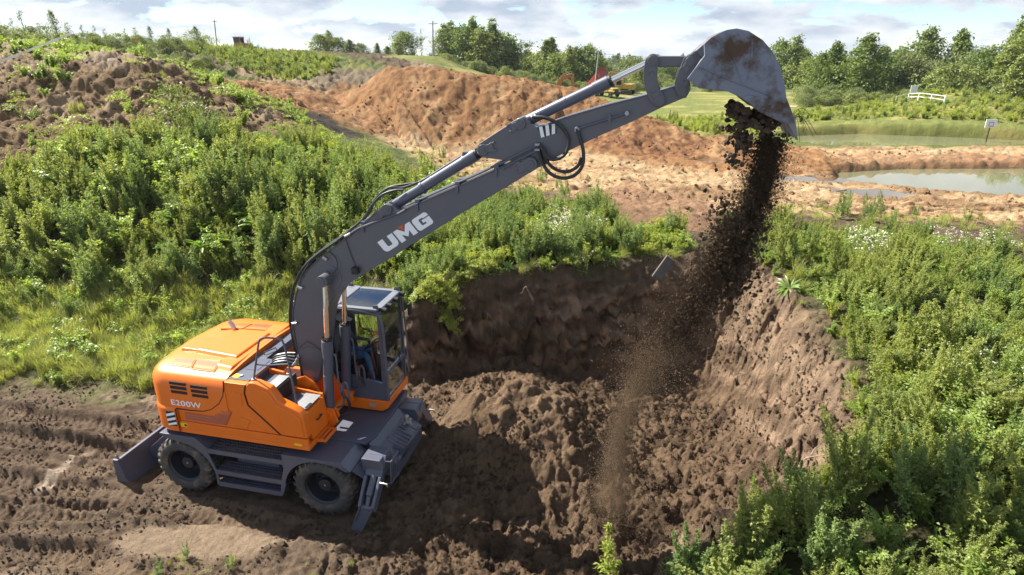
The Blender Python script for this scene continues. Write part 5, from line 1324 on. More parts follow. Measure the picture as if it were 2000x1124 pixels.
    bkt = sh_.build('bucket', M_BUCKET, root)
    for y in (YN, YF - 0.03):
        p = MB(); p.prism(BK, y, y + 0.03); p.build('side_plate', M_BUCKET, bkt, 0.005)
        out_ = y - 0.018 if y == YN else y + 0.03
        e = MB(); e.prism([(7.48, 7.075), (7.60, 7.10), (7.85, 7.02), (8.03, 6.98), (8.09, 6.90), (8.12, 6.82), (8.02, 6.775), (7.88, 6.835), (7.71, 6.915)], out_, out_ + 0.018); e.build('side_cutter', M_BUCKET, bkt, 0.006)
        if y == YN:
            for path in ([(7.13, 7.74), (7.31, 7.56), (7.43, 7.36), (7.48, 7.24)], [(7.53, 7.73), (7.55, 7.5), (7.54, 7.26)], [(6.96, 7.43), (7.23, 7.31), (7.48, 7.22), (7.79, 7.11)]):
                rb_ = MB(); rb_.tube(spline([(a, y - 0.004, b_) for a, b_ in path], 5), 0.012, 6); rb_.build('pressed_rib', M_BUCKET, bkt)
    for y in (YB - 0.24, YB + 0.205):
        e = MB(); e.prism([(6.70, 7.16), (6.72, 7.34), (6.78, 7.52), (6.87, 7.57), (7.01, 7.69), (7.10, 7.68), (7.02, 7.45), (6.88, 7.24), (6.90, 7.14), (6.85, 7.03), (6.76, 7.03)], y, y + 0.035); eo = e.build('hinge_ear', M_GRB, bkt, 0.006)
        if y < YB:
            boss(bkt, 6.86, 7.475, y - 0.02, y + 0.05, 0.062, M_GRB, lock=R(-120)); boss(bkt, 6.80, 7.11, y - 0.02, y + 0.05, 0.062, M_GRB, lock=R(85))
    tp_ = MB(); tp_.prism([(6.90, 7.60), (7.0, 7.69), (7.06, 7.64), (7.0, 7.52)], YN + 0.15, YF - 0.15); tp_.build('torque_tube', M_GRB, bkt, 0.01)
    for k in range(5):
        y = YN + 0.07 + (YF - YN - 0.14) * k / 4
        t_ = MB(); w0, w1 = 0.055, 0.022
        t_.hexa([(8.14, y - w0, 6.86), (8.05, y - w0, 6.80), (8.05, y + w0, 6.80), (8.14, y + w0, 6.86), (8.225, y - w1, 6.57), (8.205, y - w1, 6.575), (8.205, y + w1, 6.575), (8.225, y + w1, 6.57)])
        t_.build('tooth', paint_tooth, bkt, 0.006)
    # soil still stuck in the bucket mouth
    sl = MB()
    return root
def uf_obj(root, nm):
    for o in root.children:
        if o.name.split('.')[0] == nm: return o
paint_tooth = paint('worn_tooth', (0.20, 0.20, 0.21), 0.4, metal=0.4, dirt=0.5, dscale=8)
excavator = build_excavator()
# ------------------------------------------------------------------ plants
def leaf_mat(name, col, col2, trans=0.35, rough=0.55, spec=0.25):
    m = bpy.data.materials.new(name); m.use_nodes = True
    t = m.node_tree; t.nodes.clear()
    oi = N(t, 'ShaderNodeObjectInfo')
    at = N(t, 'ShaderNodeAttribute', attribute_name='tint')
    f = math_node(t, 'ADD', math_node(t, 'MULTIPLY', oi.outputs['Random'], 0.55), math_node(t, 'MULTIPLY', at.outputs['Fac'], 0.55), clamp=True)
    mx = N(t, 'ShaderNodeMix', data_type='RGBA'); mx.inputs[6].default_value = (*col, 1); mx.inputs[7].default_value = (*col2, 1)
    LK(t, f, mx.inputs[0])
    pb = N(t, 'ShaderNodeBsdfPrincipled'); pb.inputs['Roughness'].default_value = rough; pb.inputs['Specular IOR Level'].default_value = spec
    LK(t, mx.outputs[2], pb.inputs['Base Color'])
    tr = N(t, 'ShaderNodeBsdfTranslucent')
    br = N(t, 'ShaderNodeMix', data_type='RGBA', blend_type='MULTIPLY'); br.inputs[0].default_value = 1; br.inputs[7].default_value = (1.36, 1.36, 0.60, 1)
    LK(t, mx.outputs[2], br.inputs[6]); LK(t, br.outputs[2], tr.inputs[0])
    ms = N(t, 'ShaderNodeMixShader'); ms.inputs[0].default_value = trans
    LK(t, pb.outputs[0], ms.inputs[1]); LK(t, tr.outputs[0], ms.inputs[2])
    o = N(t, 'ShaderNodeOutputMaterial'); LK(t, ms.outputs[0], o.inputs[0])
    return m
L_MUG = leaf_mat('mugwort_leaf', (0.200, 0.245, 0.074), (0.385, 0.420, 0.150), 0.48)
L_MUGB = leaf_mat('blue_green_leaf', (0.140, 0.205, 0.078), (0.290, 0.365, 0.140), 0.45)
L_HERB = leaf_mat('herb_leaf', (0.175, 0.260, 0.061), (0.360, 0.440, 0.128), 0.48, 0.4, 0.4)
L_BROAD = leaf_mat('broad_leaf', (0.138, 0.240, 0.042), (0.254, 0.370, 0.078), 0.45, 0.38, 0.45)
L_GRASS = leaf_mat('grass_blade', (0.204, 0.256, 0.064), (0.399, 0.408, 0.156), 0.45, 0.5, 0.3)
L_DRY = leaf_mat('straw_blade', (0.360, 0.330, 0.165), (0.495, 0.450, 0.270), 0.3)
L_YEL = leaf_mat('yellow_green_leaf', (0.225, 0.280, 0.050), (0.370, 0.400, 0.090), 0.48)
M_STEM = paint('plant_stem', (0.12, 0.14, 0.05), 0.7)
M_PETAL = leaf_mat('white_petal', (0.576, 0.576, 0.544), (0.640, 0.640, 0.624), 0.3)
M_YFLOWER = leaf_mat('yellow_flower', (0.65, 0.42, 0.02), (0.75, 0.55, 0.04), 0.2)
M_PURPLE = leaf_mat('purple_flower', (0.25, 0.10, 0.28), (0.35, 0.16, 0.36), 0.2)

class LeafMesh:
    """collects leaf quads (and stem tubes) as numpy arrays with a tint value per vertex"""
    def __init__(s): s.V = []; s.F = []; s.T = []; s.M = []; s.n = 0
    def quads(s, V, tint, mi):
        V = np.asarray(V); k = len(V) // 4
        s.V.append(V); s.F.append(np.arange(4 * k).reshape(k, 4) + s.n); s.T.append(np.asarray(tint, float)); s.M.append(np.full(k, mi)); s.n += 4 * k
    def leaves(s, P, D, L, Wd, rng, mi=0, droop=0.25, tint=None, fold=0.0):
        P = np.asarray(P); D = np.asarray(D); n = len(P)
        D = D / (np.linalg.norm(D, axis=1, keepdims=True) + 1e-9)
        up = np.tile([[0.0, 0.0, 1.0]], (n, 1)) + 0.5 * rng.randn(n, 3)
        Sd = np.cross(D, up); Sd /= (np.linalg.norm(Sd, axis=1, keepdims=True) + 1e-9)
        L = np.asarray(L)[:, None]; Wd = np.asarray(Wd)[:, None]
        mid = P + D * L * 0.48
        tip = P + D * L; tip[:, 2] -= (droop * L[:, 0])
        V = np.stack([P, mid + Sd * Wd * 0.5, tip, mid - Sd * Wd * 0.5], 1).reshape(-1, 3)
        if tint is None: tint = rng.rand(n)
        s.quads(V, np.repeat(tint, 4), mi)
    def strip(s, C, Wd, side, mi, tint):
        """ribbon along points C (k,3) with widths"""
        C = np.asarray(C); side = np.asarray(side)
        A = C + side * np.asarray(Wd)[:, None] / 2; B = C - side * np.asarray(Wd)[:, None] / 2
        V = np.stack([A[:-1], A[1:], B[1:], B[:-1]], 1).reshape(-1, 3)
        s.quads(V, np.full(len(V), tint), mi)
    def stem(s, C, r, mi, tint=0.3):
        C = np.asarray(C)
        d = C[-1] - C[0]; d = d / np.linalg.norm(d)
        a = np.cross(d, [0.3, 1, 0.1]); a /= np.linalg.norm(a); b = np.cross(d, a)
        rr = np.linspace(r, r * 0.35, len(C))
        ring = [C + (a * math.cos(t) + b * math.sin(t)) * rr[:, None] for t in (0, 2.094, 4.189)]
        for i in range(3):
            A, B = ring[i], ring[(i + 1) % 3]
            V = np.stack([A[:-1], B[:-1], B[1:], A[1:]], 1).reshape(-1, 3)
            s.quads(V, np.full(len(V), tint), mi)
    def mesh(s, name, mats):
        V = np.concatenate(s.V); F = np.concatenate(s.F)
        me = np_mesh(name, V, F, smooth=False)
        for m in mats: me.materials.append(m)
        me.polygons.foreach_set('material_index', np.concatenate(s.M).astype(np.int32))
        a = me.attributes.new('tint', 'FLOAT', 'POINT'); a.data.foreach_set('value', np.concatenate(s.T).astype(np.float32))
        return me
def stem_curve(rng, h, lean, n=8, base=0.0):
    az = rng.rand() * 6.283; t = np.linspace(0, 1, n)
    b = np.array([math.cos(az), math.sin(az), 0])
    off = base * np.array([math.cos(az + 1), math.sin(az + 1), 0])
    C = off + b * (lean * h * t[:, None] ** 1.6) + np.array([0, 0, 1]) * (h * (t - 0.12 * lean * t ** 2))[:, None]
    return C + 0.012 * h * rng.randn(n, 3) * t[:, None]
def at(C, t):
    x = t * (len(C) - 1); i = np.clip(x.astype(int), 0, len(C) - 2); f = (x - i)[:, None]
    return C[i] * (1 - f) + C[i + 1] * f
def feathery(seed, h=1.2, stems=5, nb=42, nl=9, mats=None, spread=0.3, lsz=1.0, top=None, plume=0.24, lm=None):
    rng = np.random.RandomState(seed); lmh = LeafMesh()
    for k in range(stems):
        hh = h * (0.7 + 0.35 * rng.rand()); C = stem_curve(rng, hh, spread * rng.rand(), base=0.10 * h)
        lmh.stem(C, 0.006 * h + 0.002, 1)
        t = np.sort(0.10 + 0.90 * rng.rand(nb) ** 0.85)
        B = at(C, t); az = np.arange(nb) * 2.4 + rng.rand(nb)
        Lb = hh * plume * (np.clip(1.02 - t, 0.03, 1) ** 0.75) * (0.55 + 0.6 * rng.rand(nb)) * np.clip(t * 5, 0.35, 1)
        el = 0.55 + 0.5 * t + 0.15 * rng.randn(nb)
        D = np.stack([np.cos(az) * np.cos(el), np.sin(az) * np.cos(el), np.sin(el)], 1)
        u = (np.arange(nl) + 0.6) / nl
        P = (B[:, None] + D[:, None] * (Lb[:, None] * u[None])[..., None]).reshape(-1, 3)
        DD = (D[:, None] + 0.85 * rng.randn(nb, nl, 3)).reshape(-1, 3)
        ll = np.repeat(lsz * (0.035 + 0.055 * (1 - t)) * (0.7 + 0.6 * rng.rand(nb)), nl)
        tint = np.clip(np.repeat(0.15 + 0.6 * t, nl) + 0.25 * rng.randn(nb * nl), 0, 1)
        lmh.leaves(P, DD, ll, ll * 0.42, rng, 0, 0.2, tint)
        if top is not None:
            q = t > 0.86
            Pt = np.repeat(B[q], 10, 0) + 0.035 * h * rng.randn(q.sum() * 10, 3); lmh.leaves(Pt, rng.randn(len(Pt), 3), np.full(len(Pt), 0.022), np.full(len(Pt), 0.02), rng, 2, 0)
    return lmh.mesh('plant', (mats or [L_MUG, M_STEM]) + ([top] if top is not None else []))
def herb(seed, h=0.8, stems=8, nl=34, lf=(0.06, 0.11), wr=0.45, mats=None, spread=0.55):
    rng = np.random.RandomState(seed); lmh = LeafMesh()
    for k in range(stems):
        hh = h * (0.6 + 0.45 * rng.rand()); C = stem_curve(rng, hh, spread * (0.2 + rng.rand()), base=0.06)
        lmh.stem(C, 0.006, 1)
        t = np.sort(0.12 + 0.88 * rng.rand(nl)); B = at(C, t); az = np.arange(nl) * 2.4 + 0.6 * rng.rand(nl); el = 0.1 + 0.5 * rng.rand(nl)
        D = np.stack([np.cos(az) * np.cos(el), np.sin(az) * np.cos(el), np.sin(el)], 1)
        L = (lf[0] + (lf[1] - lf[0]) * rng.rand(nl)) * (1.15 - 0.5 * t)
        lmh.leaves(B, D, L, L * wr, rng, 0, 0.35)
        P2 = B + D * (L * 0.4)[:, None] + 0.02 * rng.randn(nl, 3)
        lmh.leaves(P2, D + 0.8 * rng.randn(nl, 3), L * 0.8, L * wr * 0.8, rng, 0, 0.3)
    return lmh.mesh('plant', mats or [L_HERB, M_STEM])
def rosette(seed, n=16, L=(0.25, 0.5), wr=0.36, mats=None, rise=0.9):
    rng = np.random.RandomState(seed); lmh = LeafMesh()
    for k in range(n):
        az = k * 2.4 + 0.4 * rng.rand(); l = L[0] + (L[1] - L[0]) * rng.rand(); el = rise * (0.35 + 0.75 * rng.rand())
        t = np.linspace(0, 1, 7)
        hx = l * (t * math.cos(el) + 0.10 * t * t); hz = l * (t * math.sin(el) * 1.15 - 0.62 * t * t * (0.5 + 0.5 * rng.rand()))
        C = np.stack([np.cos(az) * hx, np.sin(az) * hx, hz + 0.02], 1)
        w = l * wr * np.array([0.10, 0.16, 0.62, 1.0, 0.92, 0.55, 0.06]) * (0.9 + 0.2 * rng.rand(7))
        sd = np.tile([[-math.sin(az), math.cos(az), 0]], (7, 1))
        tilt = np.array([0, 0, 1.0]) * 0.28
        lmh.strip(C + np.array([0, 0, 0.0]), w * 0.5, sd + tilt, 0, rng.rand())
        A = C.copy()
        lmh.strip(A - (sd - tilt) * 0 + sd * 0 , w * 0.0001 + w * 0.5, -(sd) + tilt, 0, rng.rand())
    return lmh.mesh('plant', mats or [L_BROAD, M_STEM])
def grass(seed, n=80, h=0.5, bend=0.7, w=0.009, rad=0.14, mats=None, dry=0.12, az0=None):
    rng = np.random.RandomState(seed); lmh = LeafMesh()
    for k in range(n):
        az = rng.rand() * 6.283 if az0 is None else az0 + 0.8 * rng.randn()
        l = h * (0.55 + 0.6 * rng.rand()); b = bend * (0.4 + 0.9 * rng.rand())
        t = np.linspace(0, 1, 5); th = 1.45 - b * t * 1.35
        st = l / 4
        hx = np.concatenate([[0], np.cumsum(np.cos(th[:-1]) * st)]); hz = np.concatenate([[0], np.cumsum(np.sin(th[:-1]) * st)])
        r0 = rad * math.sqrt(rng.rand()); a0 = rng.rand() * 6.283
        C = np.stack([r0 * math.cos(a0) + np.cos(az) * hx, r0 * math.sin(a0) + np.sin(az) * hx, hz], 1)
        sd = np.tile([[-math.sin(az), math.cos(az), 0.15]], (5, 1))
        lmh.strip(C, w * np.array([0.8, 1, 0.9, 0.6, 0.12]), sd, 1 if rng.rand() < dry else 0, rng.rand())
    return lmh.mesh('plant', mats or [L_GRASS, L_DRY])
def cover(seed, n=260, rad=0.4, h=0.22, lf=(0.03, 0.07), wr=0.5, mats=None):
    rng = np.random.RandomState(seed); lmh = LeafMesh()
    r = rad * np.sqrt(rng.rand(n)); a = rng.rand(n) * 6.283
    P = np.stack([r * np.cos(a), r * np.sin(a), h * rng.rand(n) * (1.1 - r / rad)], 1)
    D = rng.randn(n, 3); D[:, 2] = np.abs(D[:, 2]) * 0.6
    L = lf[0] + (lf[1] - lf[0]) * rng.rand(n)
    lmh.leaves(P, D, L, L * wr, rng, 0, 0.3)
    return lmh.mesh('plant', mats or [L_HERB, M_STEM])
def daisies(seed, n=40, h=0.7, rad=0.35, fs=0.03, mats=None, petal=None):
    rng = np.random.RandomState(seed); lmh = LeafMesh()
    for k in range(n):
        C = stem_curve(rng, h * (0.6 + 0.45 * rng.rand()), 0.35 * rng.rand(), 6, base=rad * math.sqrt(rng.rand()))
        lmh.stem(C, 0.003, 1)
        t = 0.1 + 0.75 * rng.rand(14); B = at(C, t); D = rng.randn(14, 3); D[:, 2] = np.abs(D[:, 2])
        lmh.leaves(B, D, 0.03 + 0.05 * rng.rand(14), np.full(14, 0.010), rng, 0, 0.2)
        for j in range(rng.randint(1, 4)):
            c = C[-1] + 0.035 * rng.randn(3); nrm = np.array([0.35 * rng.randn(), 0.35 * rng.randn(), 1.0]); nrm /= np.linalg.norm(nrm)
            a = np.cross(nrm, [1, 0.2, 0]); a /= np.linalg.norm(a); b = np.cross(nrm, a); s_ = fs * (0.8 + 0.5 * rng.rand())
            ang = np.arange(8) * math.pi / 4
            ring = c + s_ * 0.5 * (np.cos(ang)[:, None] * a + np.sin(ang)[:, None] * b) * 1.2
            V = []
            for q in (0, 2, 4, 6): V += [c + nrm * 0.004, ring[q], ring[(q + 1) % 8], ring[(q + 2) % 8]]
            lmh.quads(np.array(V), np.full(16, rng.rand()), 2)
            y = s_ * 0.2
            lmh.quads(np.array([c + a * y, c + b * y, c - a * y, c - b * y]) + nrm * 0.007, np.full(4, 0.5), 3)
    return lmh.mesh('plant', mats or [L_HERB, M_STEM, petal or M_PETAL, M_YFLOWER])

PROTO_COLS = []
def proto_collection(key, meshes):
    c = bpy.data.collections.new('plants_' + key)
    for i, me in enumerate(meshes):
        o = bpy.data.objects.new('%s_%02d' % (key, i), me); c.objects.link(o)
    PROTO_COLS.append(c)
    return c
def scatter_group():
    g = bpy.data.node_groups.get('scatter')
    return g
def make_scatter_tree(name, coll):
    g = bpy.data.node_groups.new(name, 'GeometryNodeTree')
    g.interface.new_socket('Geometry', in_out='INPUT', socket_type='NodeSocketGeometry')
    g.interface.new_socket('Geometry', in_out='OUTPUT', socket_type='NodeSocketGeometry')
    gi = g.nodes.new('NodeGroupInput'); go = g.nodes.new('NodeGroupOutput')
    ci = g.nodes.new('GeometryNodeCollectionInfo'); ci.inputs['Collection'].default_value = coll
    ci.inputs['Separate Children'].default_value = True; ci.inputs['Reset Children'].default_value = True
    ip = g.nodes.new('GeometryNodeInstanceOnPoints'); ip.inputs['Pick Instance'].default_value = True
    def na(n_, ty):
        a = g.nodes.new('GeometryNodeInputNamedAttribute'); a.data_type = ty; a.inputs[0].default_value = n_
        return [o for o in a.outputs if o.enabled and o.name == 'Attribute'][0]
    g.links.new(gi.outputs[0], ip.inputs['Points']); g.links.new(ci.outputs[0], ip.inputs['Instance'])
    g.links.new(na('pid', 'INT'), ip.inputs['Instance Index'])
    g.links.new(na('rot', 'FLOAT_VECTOR'), ip.inputs['Rotation'])
    g.links.new(na('scl', 'FLOAT_VECTOR'), ip.inputs['Scale'])
    g.links.new(ip.outputs[0], go.inputs[0])
    return g
def scatter(name, coll, P, rot, scl, pid, label, cat):
    P = np.asarray(P, np.float32)
    me = bpy.data.meshes.new(name); me.vertices.add(len(P)); me.vertices.foreach_set('co', P.ravel())
    for n_, ty, d in (('rot', 'FLOAT_VECTOR', rot), ('scl', 'FLOAT_VECTOR', scl)):
        a = me.attributes.new(n_, ty, 'POINT'); a.data.foreach_set('vector', np.asarray(d, np.float32).ravel())
    a = me.attributes.new('pid', 'INT', 'POINT'); a.data.foreach_set('value', np.asarray(pid, np.int32))
    o = link_mesh(name, me)
    md = o.modifiers.new('scatter', 'NODES'); md.node_group = make_scatter_tree(name, coll)
    tag(o, label, cat, kind='stuff')
    return o
def sample_poly(P, n, rng, grow_=0.0):
    x0, x1 = min(p[0] for p in P) - 0.3, max(p[0] for p in P) + 0.3; y0, y1 = min(p[1] for p in P) - 0.3, max(p[1] for p in P) + 0.3
    xs, ys = [], []
    got = 0
    while got < n:
        x = x0 + (x1 - x0) * rng.rand(n * 2); y = y0 + (y1 - y0) * rng.rand(n * 2)
        m = inside(x + 0.35 * fbm(x, y, 2), y + 0.35 * fbm(x + 9, y, 2), P)
        xs.append(x[m]); ys.append(y[m]); got += m.sum()
    return np.concatenate(xs)[:n], np.concatenate(ys)[:n]
# prototypes (index ranges noted)
protos = [feathery(1, 1.3), feathery(2, 1.15, 6), feathery(3, 1.4, 4, mats=[L_MUGB, M_STEM]), feathery(4, 1.2, 5, mats=[L_MUGB, M_STEM]),   # 0-3 feathery
          herb(5, 0.9, lf=(0.09, 0.16)), herb(6, 0.7, 10, lf=(0.08, 0.15)), herb(7, 1.0, 7, lf=(0.06, 0.11), wr=0.35), herb(8, 0.8, 9, lf=(0.09, 0.16), mats=[L_YEL, M_STEM]),        # 4-7 herbs
          rosette(9), rosette(10, 20, (0.3, 0.6)),                                                                                                # 8-9 broad
          grass(11), grass(12, 90, 0.65, 0.9), grass(13, 70, 0.4, 0.5),                                                                           # 10-12 grass
          cover(14), cover(15, mats=[L_YEL, M_STEM]), cover(16, 300, 0.45, 0.3, (0.04, 0.09)),                                                    # 13-15 cover
          feathery(17, 1.1, 5, mats=[L_YEL, M_STEM], top=M_YFLOWER),                                                                              # 16 goldenrod
          daisies(18), daisies(19, 30, 0.6, 0.3), daisies(20, 14, 0.9, 0.3, 0.03, petal=M_PURPLE)]                                                # 17-19 flowers
COLL_PL = proto_collection('weed', protos)
hi_protos = [feathery(31, 1.2, 6, 60, 13, lsz=0.75), feathery(32, 1.1, 7, 60, 13, lsz=0.72, mats=[L_MUGB, M_STEM]), feathery(33, 1.3, 5, 64, 14, lsz=0.75),
             herb(34, 0.8, 11, 46, lf=(0.06, 0.11)), herb(35, 0.7, 10, 44, lf=(0.05, 0.09), wr=0.38, mats=[L_YEL, M_STEM]), rosette(36, 18, (0.2, 0.42), 0.3),
             daisies(37, 46, 0.75, 0.4, 0.03), feathery(38, 1.0, 6, 50, 11, lsz=0.75, mats=[L_YEL, M_STEM], top=M_YFLOWER), cover(39, 380, 0.4, 0.3, (0.025, 0.06)), grass(40, 80, 0.5), feathery(41, 0.9, 7, 54, 12, lsz=0.8, spread=0.6)]
COLL_HI = proto_collection('nearweed', hi_protos)
def lay(P_or_xy, pid, scl, rng, tilt=0.12, sink=0.03):
    x, y = P_or_xy; n = len(x)
    P = np.stack([x, y, ground_z(x, y) - sink], 1)
    rot = np.stack([tilt * rng.randn(n), tilt * rng.randn(n), 6.283 * rng.rand(n)], 1)
    s3 = np.repeat(np.asarray(scl)[:, None], 3, 1); s3[:, 2] *= 0.85 + 0.3 * rng.rand(n)
    return P, rot, s3, pid
def merge(parts):
    return [np.concatenate([p[i] for p in parts]) for i in range(4)]
rng = np.random.RandomState(5)
def pick(rng, n, table):
    ids = np.array([t[0] for t in table]); w = np.array([t[1] for t in table], float); w /= w.sum()
    return rng.choice(ids, n, p=w)
# --- left slope thicket: patches dominated by one kind
cxs, cys = sample_poly(THICK_L, 440, rng)
kinds = pick(rng, 440, [(0, 5), (1, 4), (2, 3), (3, 3), (4, 3), (6, 2.2), (5, 3), (7, 1.8), (16, .15), (8, .9), (9, .7), (11, .6)])
szs = 0.62 + 0.9 * rng.rand(440) ** 1.3
X_, Y_, K_, S_ = [], [], [], []
for cx, cy, kd, sz in zip(cxs, cys, kinds, szs):
    m_ = int(4 + 5 * rng.rand()); rad_ = 0.30 + 0.32 * rng.rand()
    g_ = rng.randn(m_, 2) * rad_
    X_.append(cx + g_[:, 0]); Y_.append(cy + g_[:, 1])
    kk_ = np.where(rng.rand(m_) < 0.8, kd, pick(rng, m_, [(0, 1), (3, 1), (5, 1), (7, 1), (13, 1), (14, 1)]))
    K_.append(kk_); S_.append(sz * (1.08 - 0.35 * np.hypot(g_[:, 0], g_[:, 1]) / rad_) * (0.8 + 0.3 * rng.rand(m_)))
ux_, uy_ = sample_poly(THICK_L, 900, rng)
X_.append(ux_); Y_.append(uy_); K_.append(pick(rng, 900, [(13, 2), (14, 3), (15, 3), (5, 2), (7, 2), (11, 1), (4, 1)])); S_.append(0.42 + 0.3 * rng.rand(900))
x = np.concatenate(X_); y = np.concatenate(Y_); pid = np.concatenate(K_); scl = np.concatenate(S_)
k = inside(x, y, grow(THICK_L, 0.35)); x, y, pid, scl = x[k], y[k], pid[k], scl[k]
scl = scl * (0.72 + 0.36 * sstep(15.8, 18.5, y) - 0.22 * sstep(-3.5, -1.5, x) - 0.30 * sstep(20.5, 24.5, y))
scl = np.where(np.isin(pid, (8, 9)), scl * 1.3, scl)
A = lay((x, y), pid, scl, rng)
bx_, by_ = sample_poly([(-10.8, 18.0), (-8.0, 17.4), (-7.2, 18.8), (-8.4, 20.0), (-10.4, 19.6)], 26, rng)
B = lay((bx_, by_), pick(rng, 26, [(8, 1), (9, 1)]), 0.9 + 0.3 * rng.rand(26), rng, sink=-0.25)
scatter('weed_thicket', COLL_PL, *merge([A, B]), 'dense green weed thicket covering the slope behind the excavator', 'weeds')
# --- low growth on the left hill and far bank
x, y = sample_poly(LEFT_HILL, 4200, rng)
k = (y < 44) & (fbm(x * 0.35 + 11, y * 0.35, 3) + 0.3 * fbm(x, y, 2) > 0.06 - 0.3 * (y > 33)) & (x > -36)
x, y = x[k], y[k]
scatter('hill_weeds', COLL_PL, *lay((x, y), pick(rng, len(x), [(13, 3), (14, 2), (5, 2), (15, 3), (4, .6), (12, 1)]), 0.6 + 0.6 * rng.rand(len(x)), rng), 'patchy low weeds on the bare earth mounds at left', 'weeds')
x, y = sample_poly([(-36, 66), (-30, 63), (-23, 61.5), (-19.5, 62.5), (-18.5, 67), (-19.5, 74), (-27, 77), (-36, 75)], 1500, rng)
scatter('bank_weeds', COLL_PL, *lay((x, y), pick(rng, len(x), [(0, 2), (1, 2), (2, 2), (7, 2), (4, 2), (15, 3), (13, 2)]), 0.28 + 0.6 * rng.rand(len(x)) ** 1.5, rng), 'green weeds covering the bank below the bulldozer', 'weeds')
# --- meadow grass beside the machine
x, y = sample_poly(MEADOW_L, 4600, rng)
k = (fbm(x * 0.7, y * 0.7, 2) > -0.6 - 0.5 * sstep(13.2, 14.2, y)) & (sstep(12.9, 13.9, y + 0.3 * fbm(x, y, 2)) > rng.rand(len(x)) * 0.9)
x, y = x[k], y[k]
pidg = pick(rng, len(x), [(10, 3), (11, 4), (12, 3), (13, 1.2), (14, 1.2), (5, .5)])
gP = lay((x, y), pidg, 0.55 + 0.55 * rng.rand(len(x)), rng, 0.25)
scatter('meadow_grass', COLL_PL, *gP, 'bright flattened grass between the thicket and the mud', 'grass')
# --- terrace above the cut face
x, y = sample_poly(TERR_C, 1500, rng)
nz = fbm(x * 0.6 + 4, y * 0.6, 3)
pid = np.where(nz > 0.1, pick(rng, len(x), [(1, 2), (2, 2), (3, 3), (5, 1), (10, 1)]), pick(rng, len(x), [(4, 1), (5, 2), (7, 3), (14, 3), (13, 2), (8, .5), (11, 1), (12, 1)]))
A = lay((x, y), pid, (0.42 + 0.4 * rng.rand(len(x))) * (0.9 + 0.3 * nz), rng)
ds_x, ds_y = 1.75 + 0.35 * rng.randn(16), 17.0 + 0.7 * rng.randn(16)
B = lay((ds_x, ds_y), pick(rng, 16, [(17, 1), (18, 1)]), 0.75 + 0.4 * rng.rand(16), rng)
# plants hanging over the lip
ed = EDGE[3:11]
tt = rng.rand(150) * (len(ed) - 1); ii = tt.astype(int); ff = tt - ii
ex_ = np.array([ed[i][0] + f * (ed[i + 1][0] - ed[i][0]) for i, f in zip(ii, ff)]); ey_ = np.array([ed[i][1] + f * (ed[i + 1][1] - ed[i][1]) for i, f in zip(ii, ff)]) - 0.05 + 0.25 * rng.rand(150)
kk = (ex_ < 4.6) & ((ex_ < 1.0) | (rng.rand(150) < 0.5))
ex_, ey_ = ex_[kk], ey_[kk]
Cp = lay((ex_, ey_), pick(rng, len(ex_), [(5, 2), (7, 3), (8, 1), (11, 2), (14, 2), (13, 2)]), 0.4 + 0.3 * rng.rand(len(ex_)), rng, 0.2)
Cp[1][:, 0] += 0.55; Cp[1][:, 2] = 0.4 * rng.randn(len(ex_))
hx = -2.15 + 0.6 * rng.rand(26); hy = 13.95 + 0.3 * rng.rand(26)
Dp = lay((hx, hy), pick(rng, 26, [(7, 3), (11, 2), (14, 2)]), 0.5 + 0.3 * rng.rand(26), rng, 0.2)
Dp[1][:, 0] += 1.0; Dp[1][:, 2] = 0.3 * rng.randn(26)
scatter('terrace_weeds', COLL_PL, *merge([A, B, Cp, Dp]), 'weeds and white daisies along the top of the cut earth face', 'weeds')
# --- right-hand thicket, close to the camera
cxs, cys = sample_poly(THICK_R, 430, rng)
kinds = pick(rng, 430, [(0, 4), (1, 3), (2, 4), (3, 5), (10, 3), (4, 3), (5, 3), (7, .12), (8, 1.5), (9, 1)])
X_, Y_, K_, S_ = [], [], [], []
for cx, cy, kd in zip(cxs, cys, kinds):
    m_ = int(4 + 4 * rng.rand()); rad_ = 0.24 + 0.28 * rng.rand(); sz = 0.55 + 0.72 * rng.rand() ** 1.4
    g_ = rng.randn(m_, 2) * rad_
    X_.append(cx + g_[:, 0]); Y_.append(cy + g_[:, 1]); K_.append(np.where(rng.rand(m_) < 0.8, kd, pick(rng, m_, [(3, 1), (4, 1), (8, 1), (10, 1)]))); S_.append(sz * (1.08 - 0.35 * np.hypot(g_[:, 0], g_[:, 1]) / rad_) * (0.8 + 0.3 * rng.rand(m_)))
ux_, uy_ = sample_poly(grow(THICK_R, 0.25), 1500, rng)
nx_, ny_ = sample_poly([(2.9, 7.0), (5.4, 8.0), (6.3, 9.4), (6.8, 11), (10, 11), (9, 7), (8, 4.8), (4, 4.8)], 230, rng)
X_.append(nx_); Y_.append(ny_); K_.append(pick(rng, 230, [(0, 3), (1, 3), (2, 3), (3, 4), (10, 1), (4, 2), (5, 2)])); S_.append(0.55 + 0.75 * rng.rand(230) ** 1.5)
X_.append(ux_); Y_.append(uy_); K_.append(pick(rng, 1500, [(8, 4), (3, 2), (9, 1.5), (4, 1.5), (5, 1)])); S_.append(0.38 + 0.3 * rng.rand(1500))
x = np.concatenate(X_); y = np.concatenate(Y_); pid = np.concatenate(K_); scl = np.concatenate(S_)
k = inside(x, y, grow(THICK_R, 0.3)) & (np.abs(x) < 0.95 * y + 3); x, y, pid, scl = x[k], y[k], pid[k], scl[k]
scl = scl * (0.75 + 0.25 * sstep(19, 12, y))
A = lay((x, y), pid, scl, rng, 0.18)
dpos = [(8.3, 9.3, 0.42, 6), (9.8, 16.3, 0.45, 3), (13.2, 17.2, 0.5, 4)]
parts = [A]
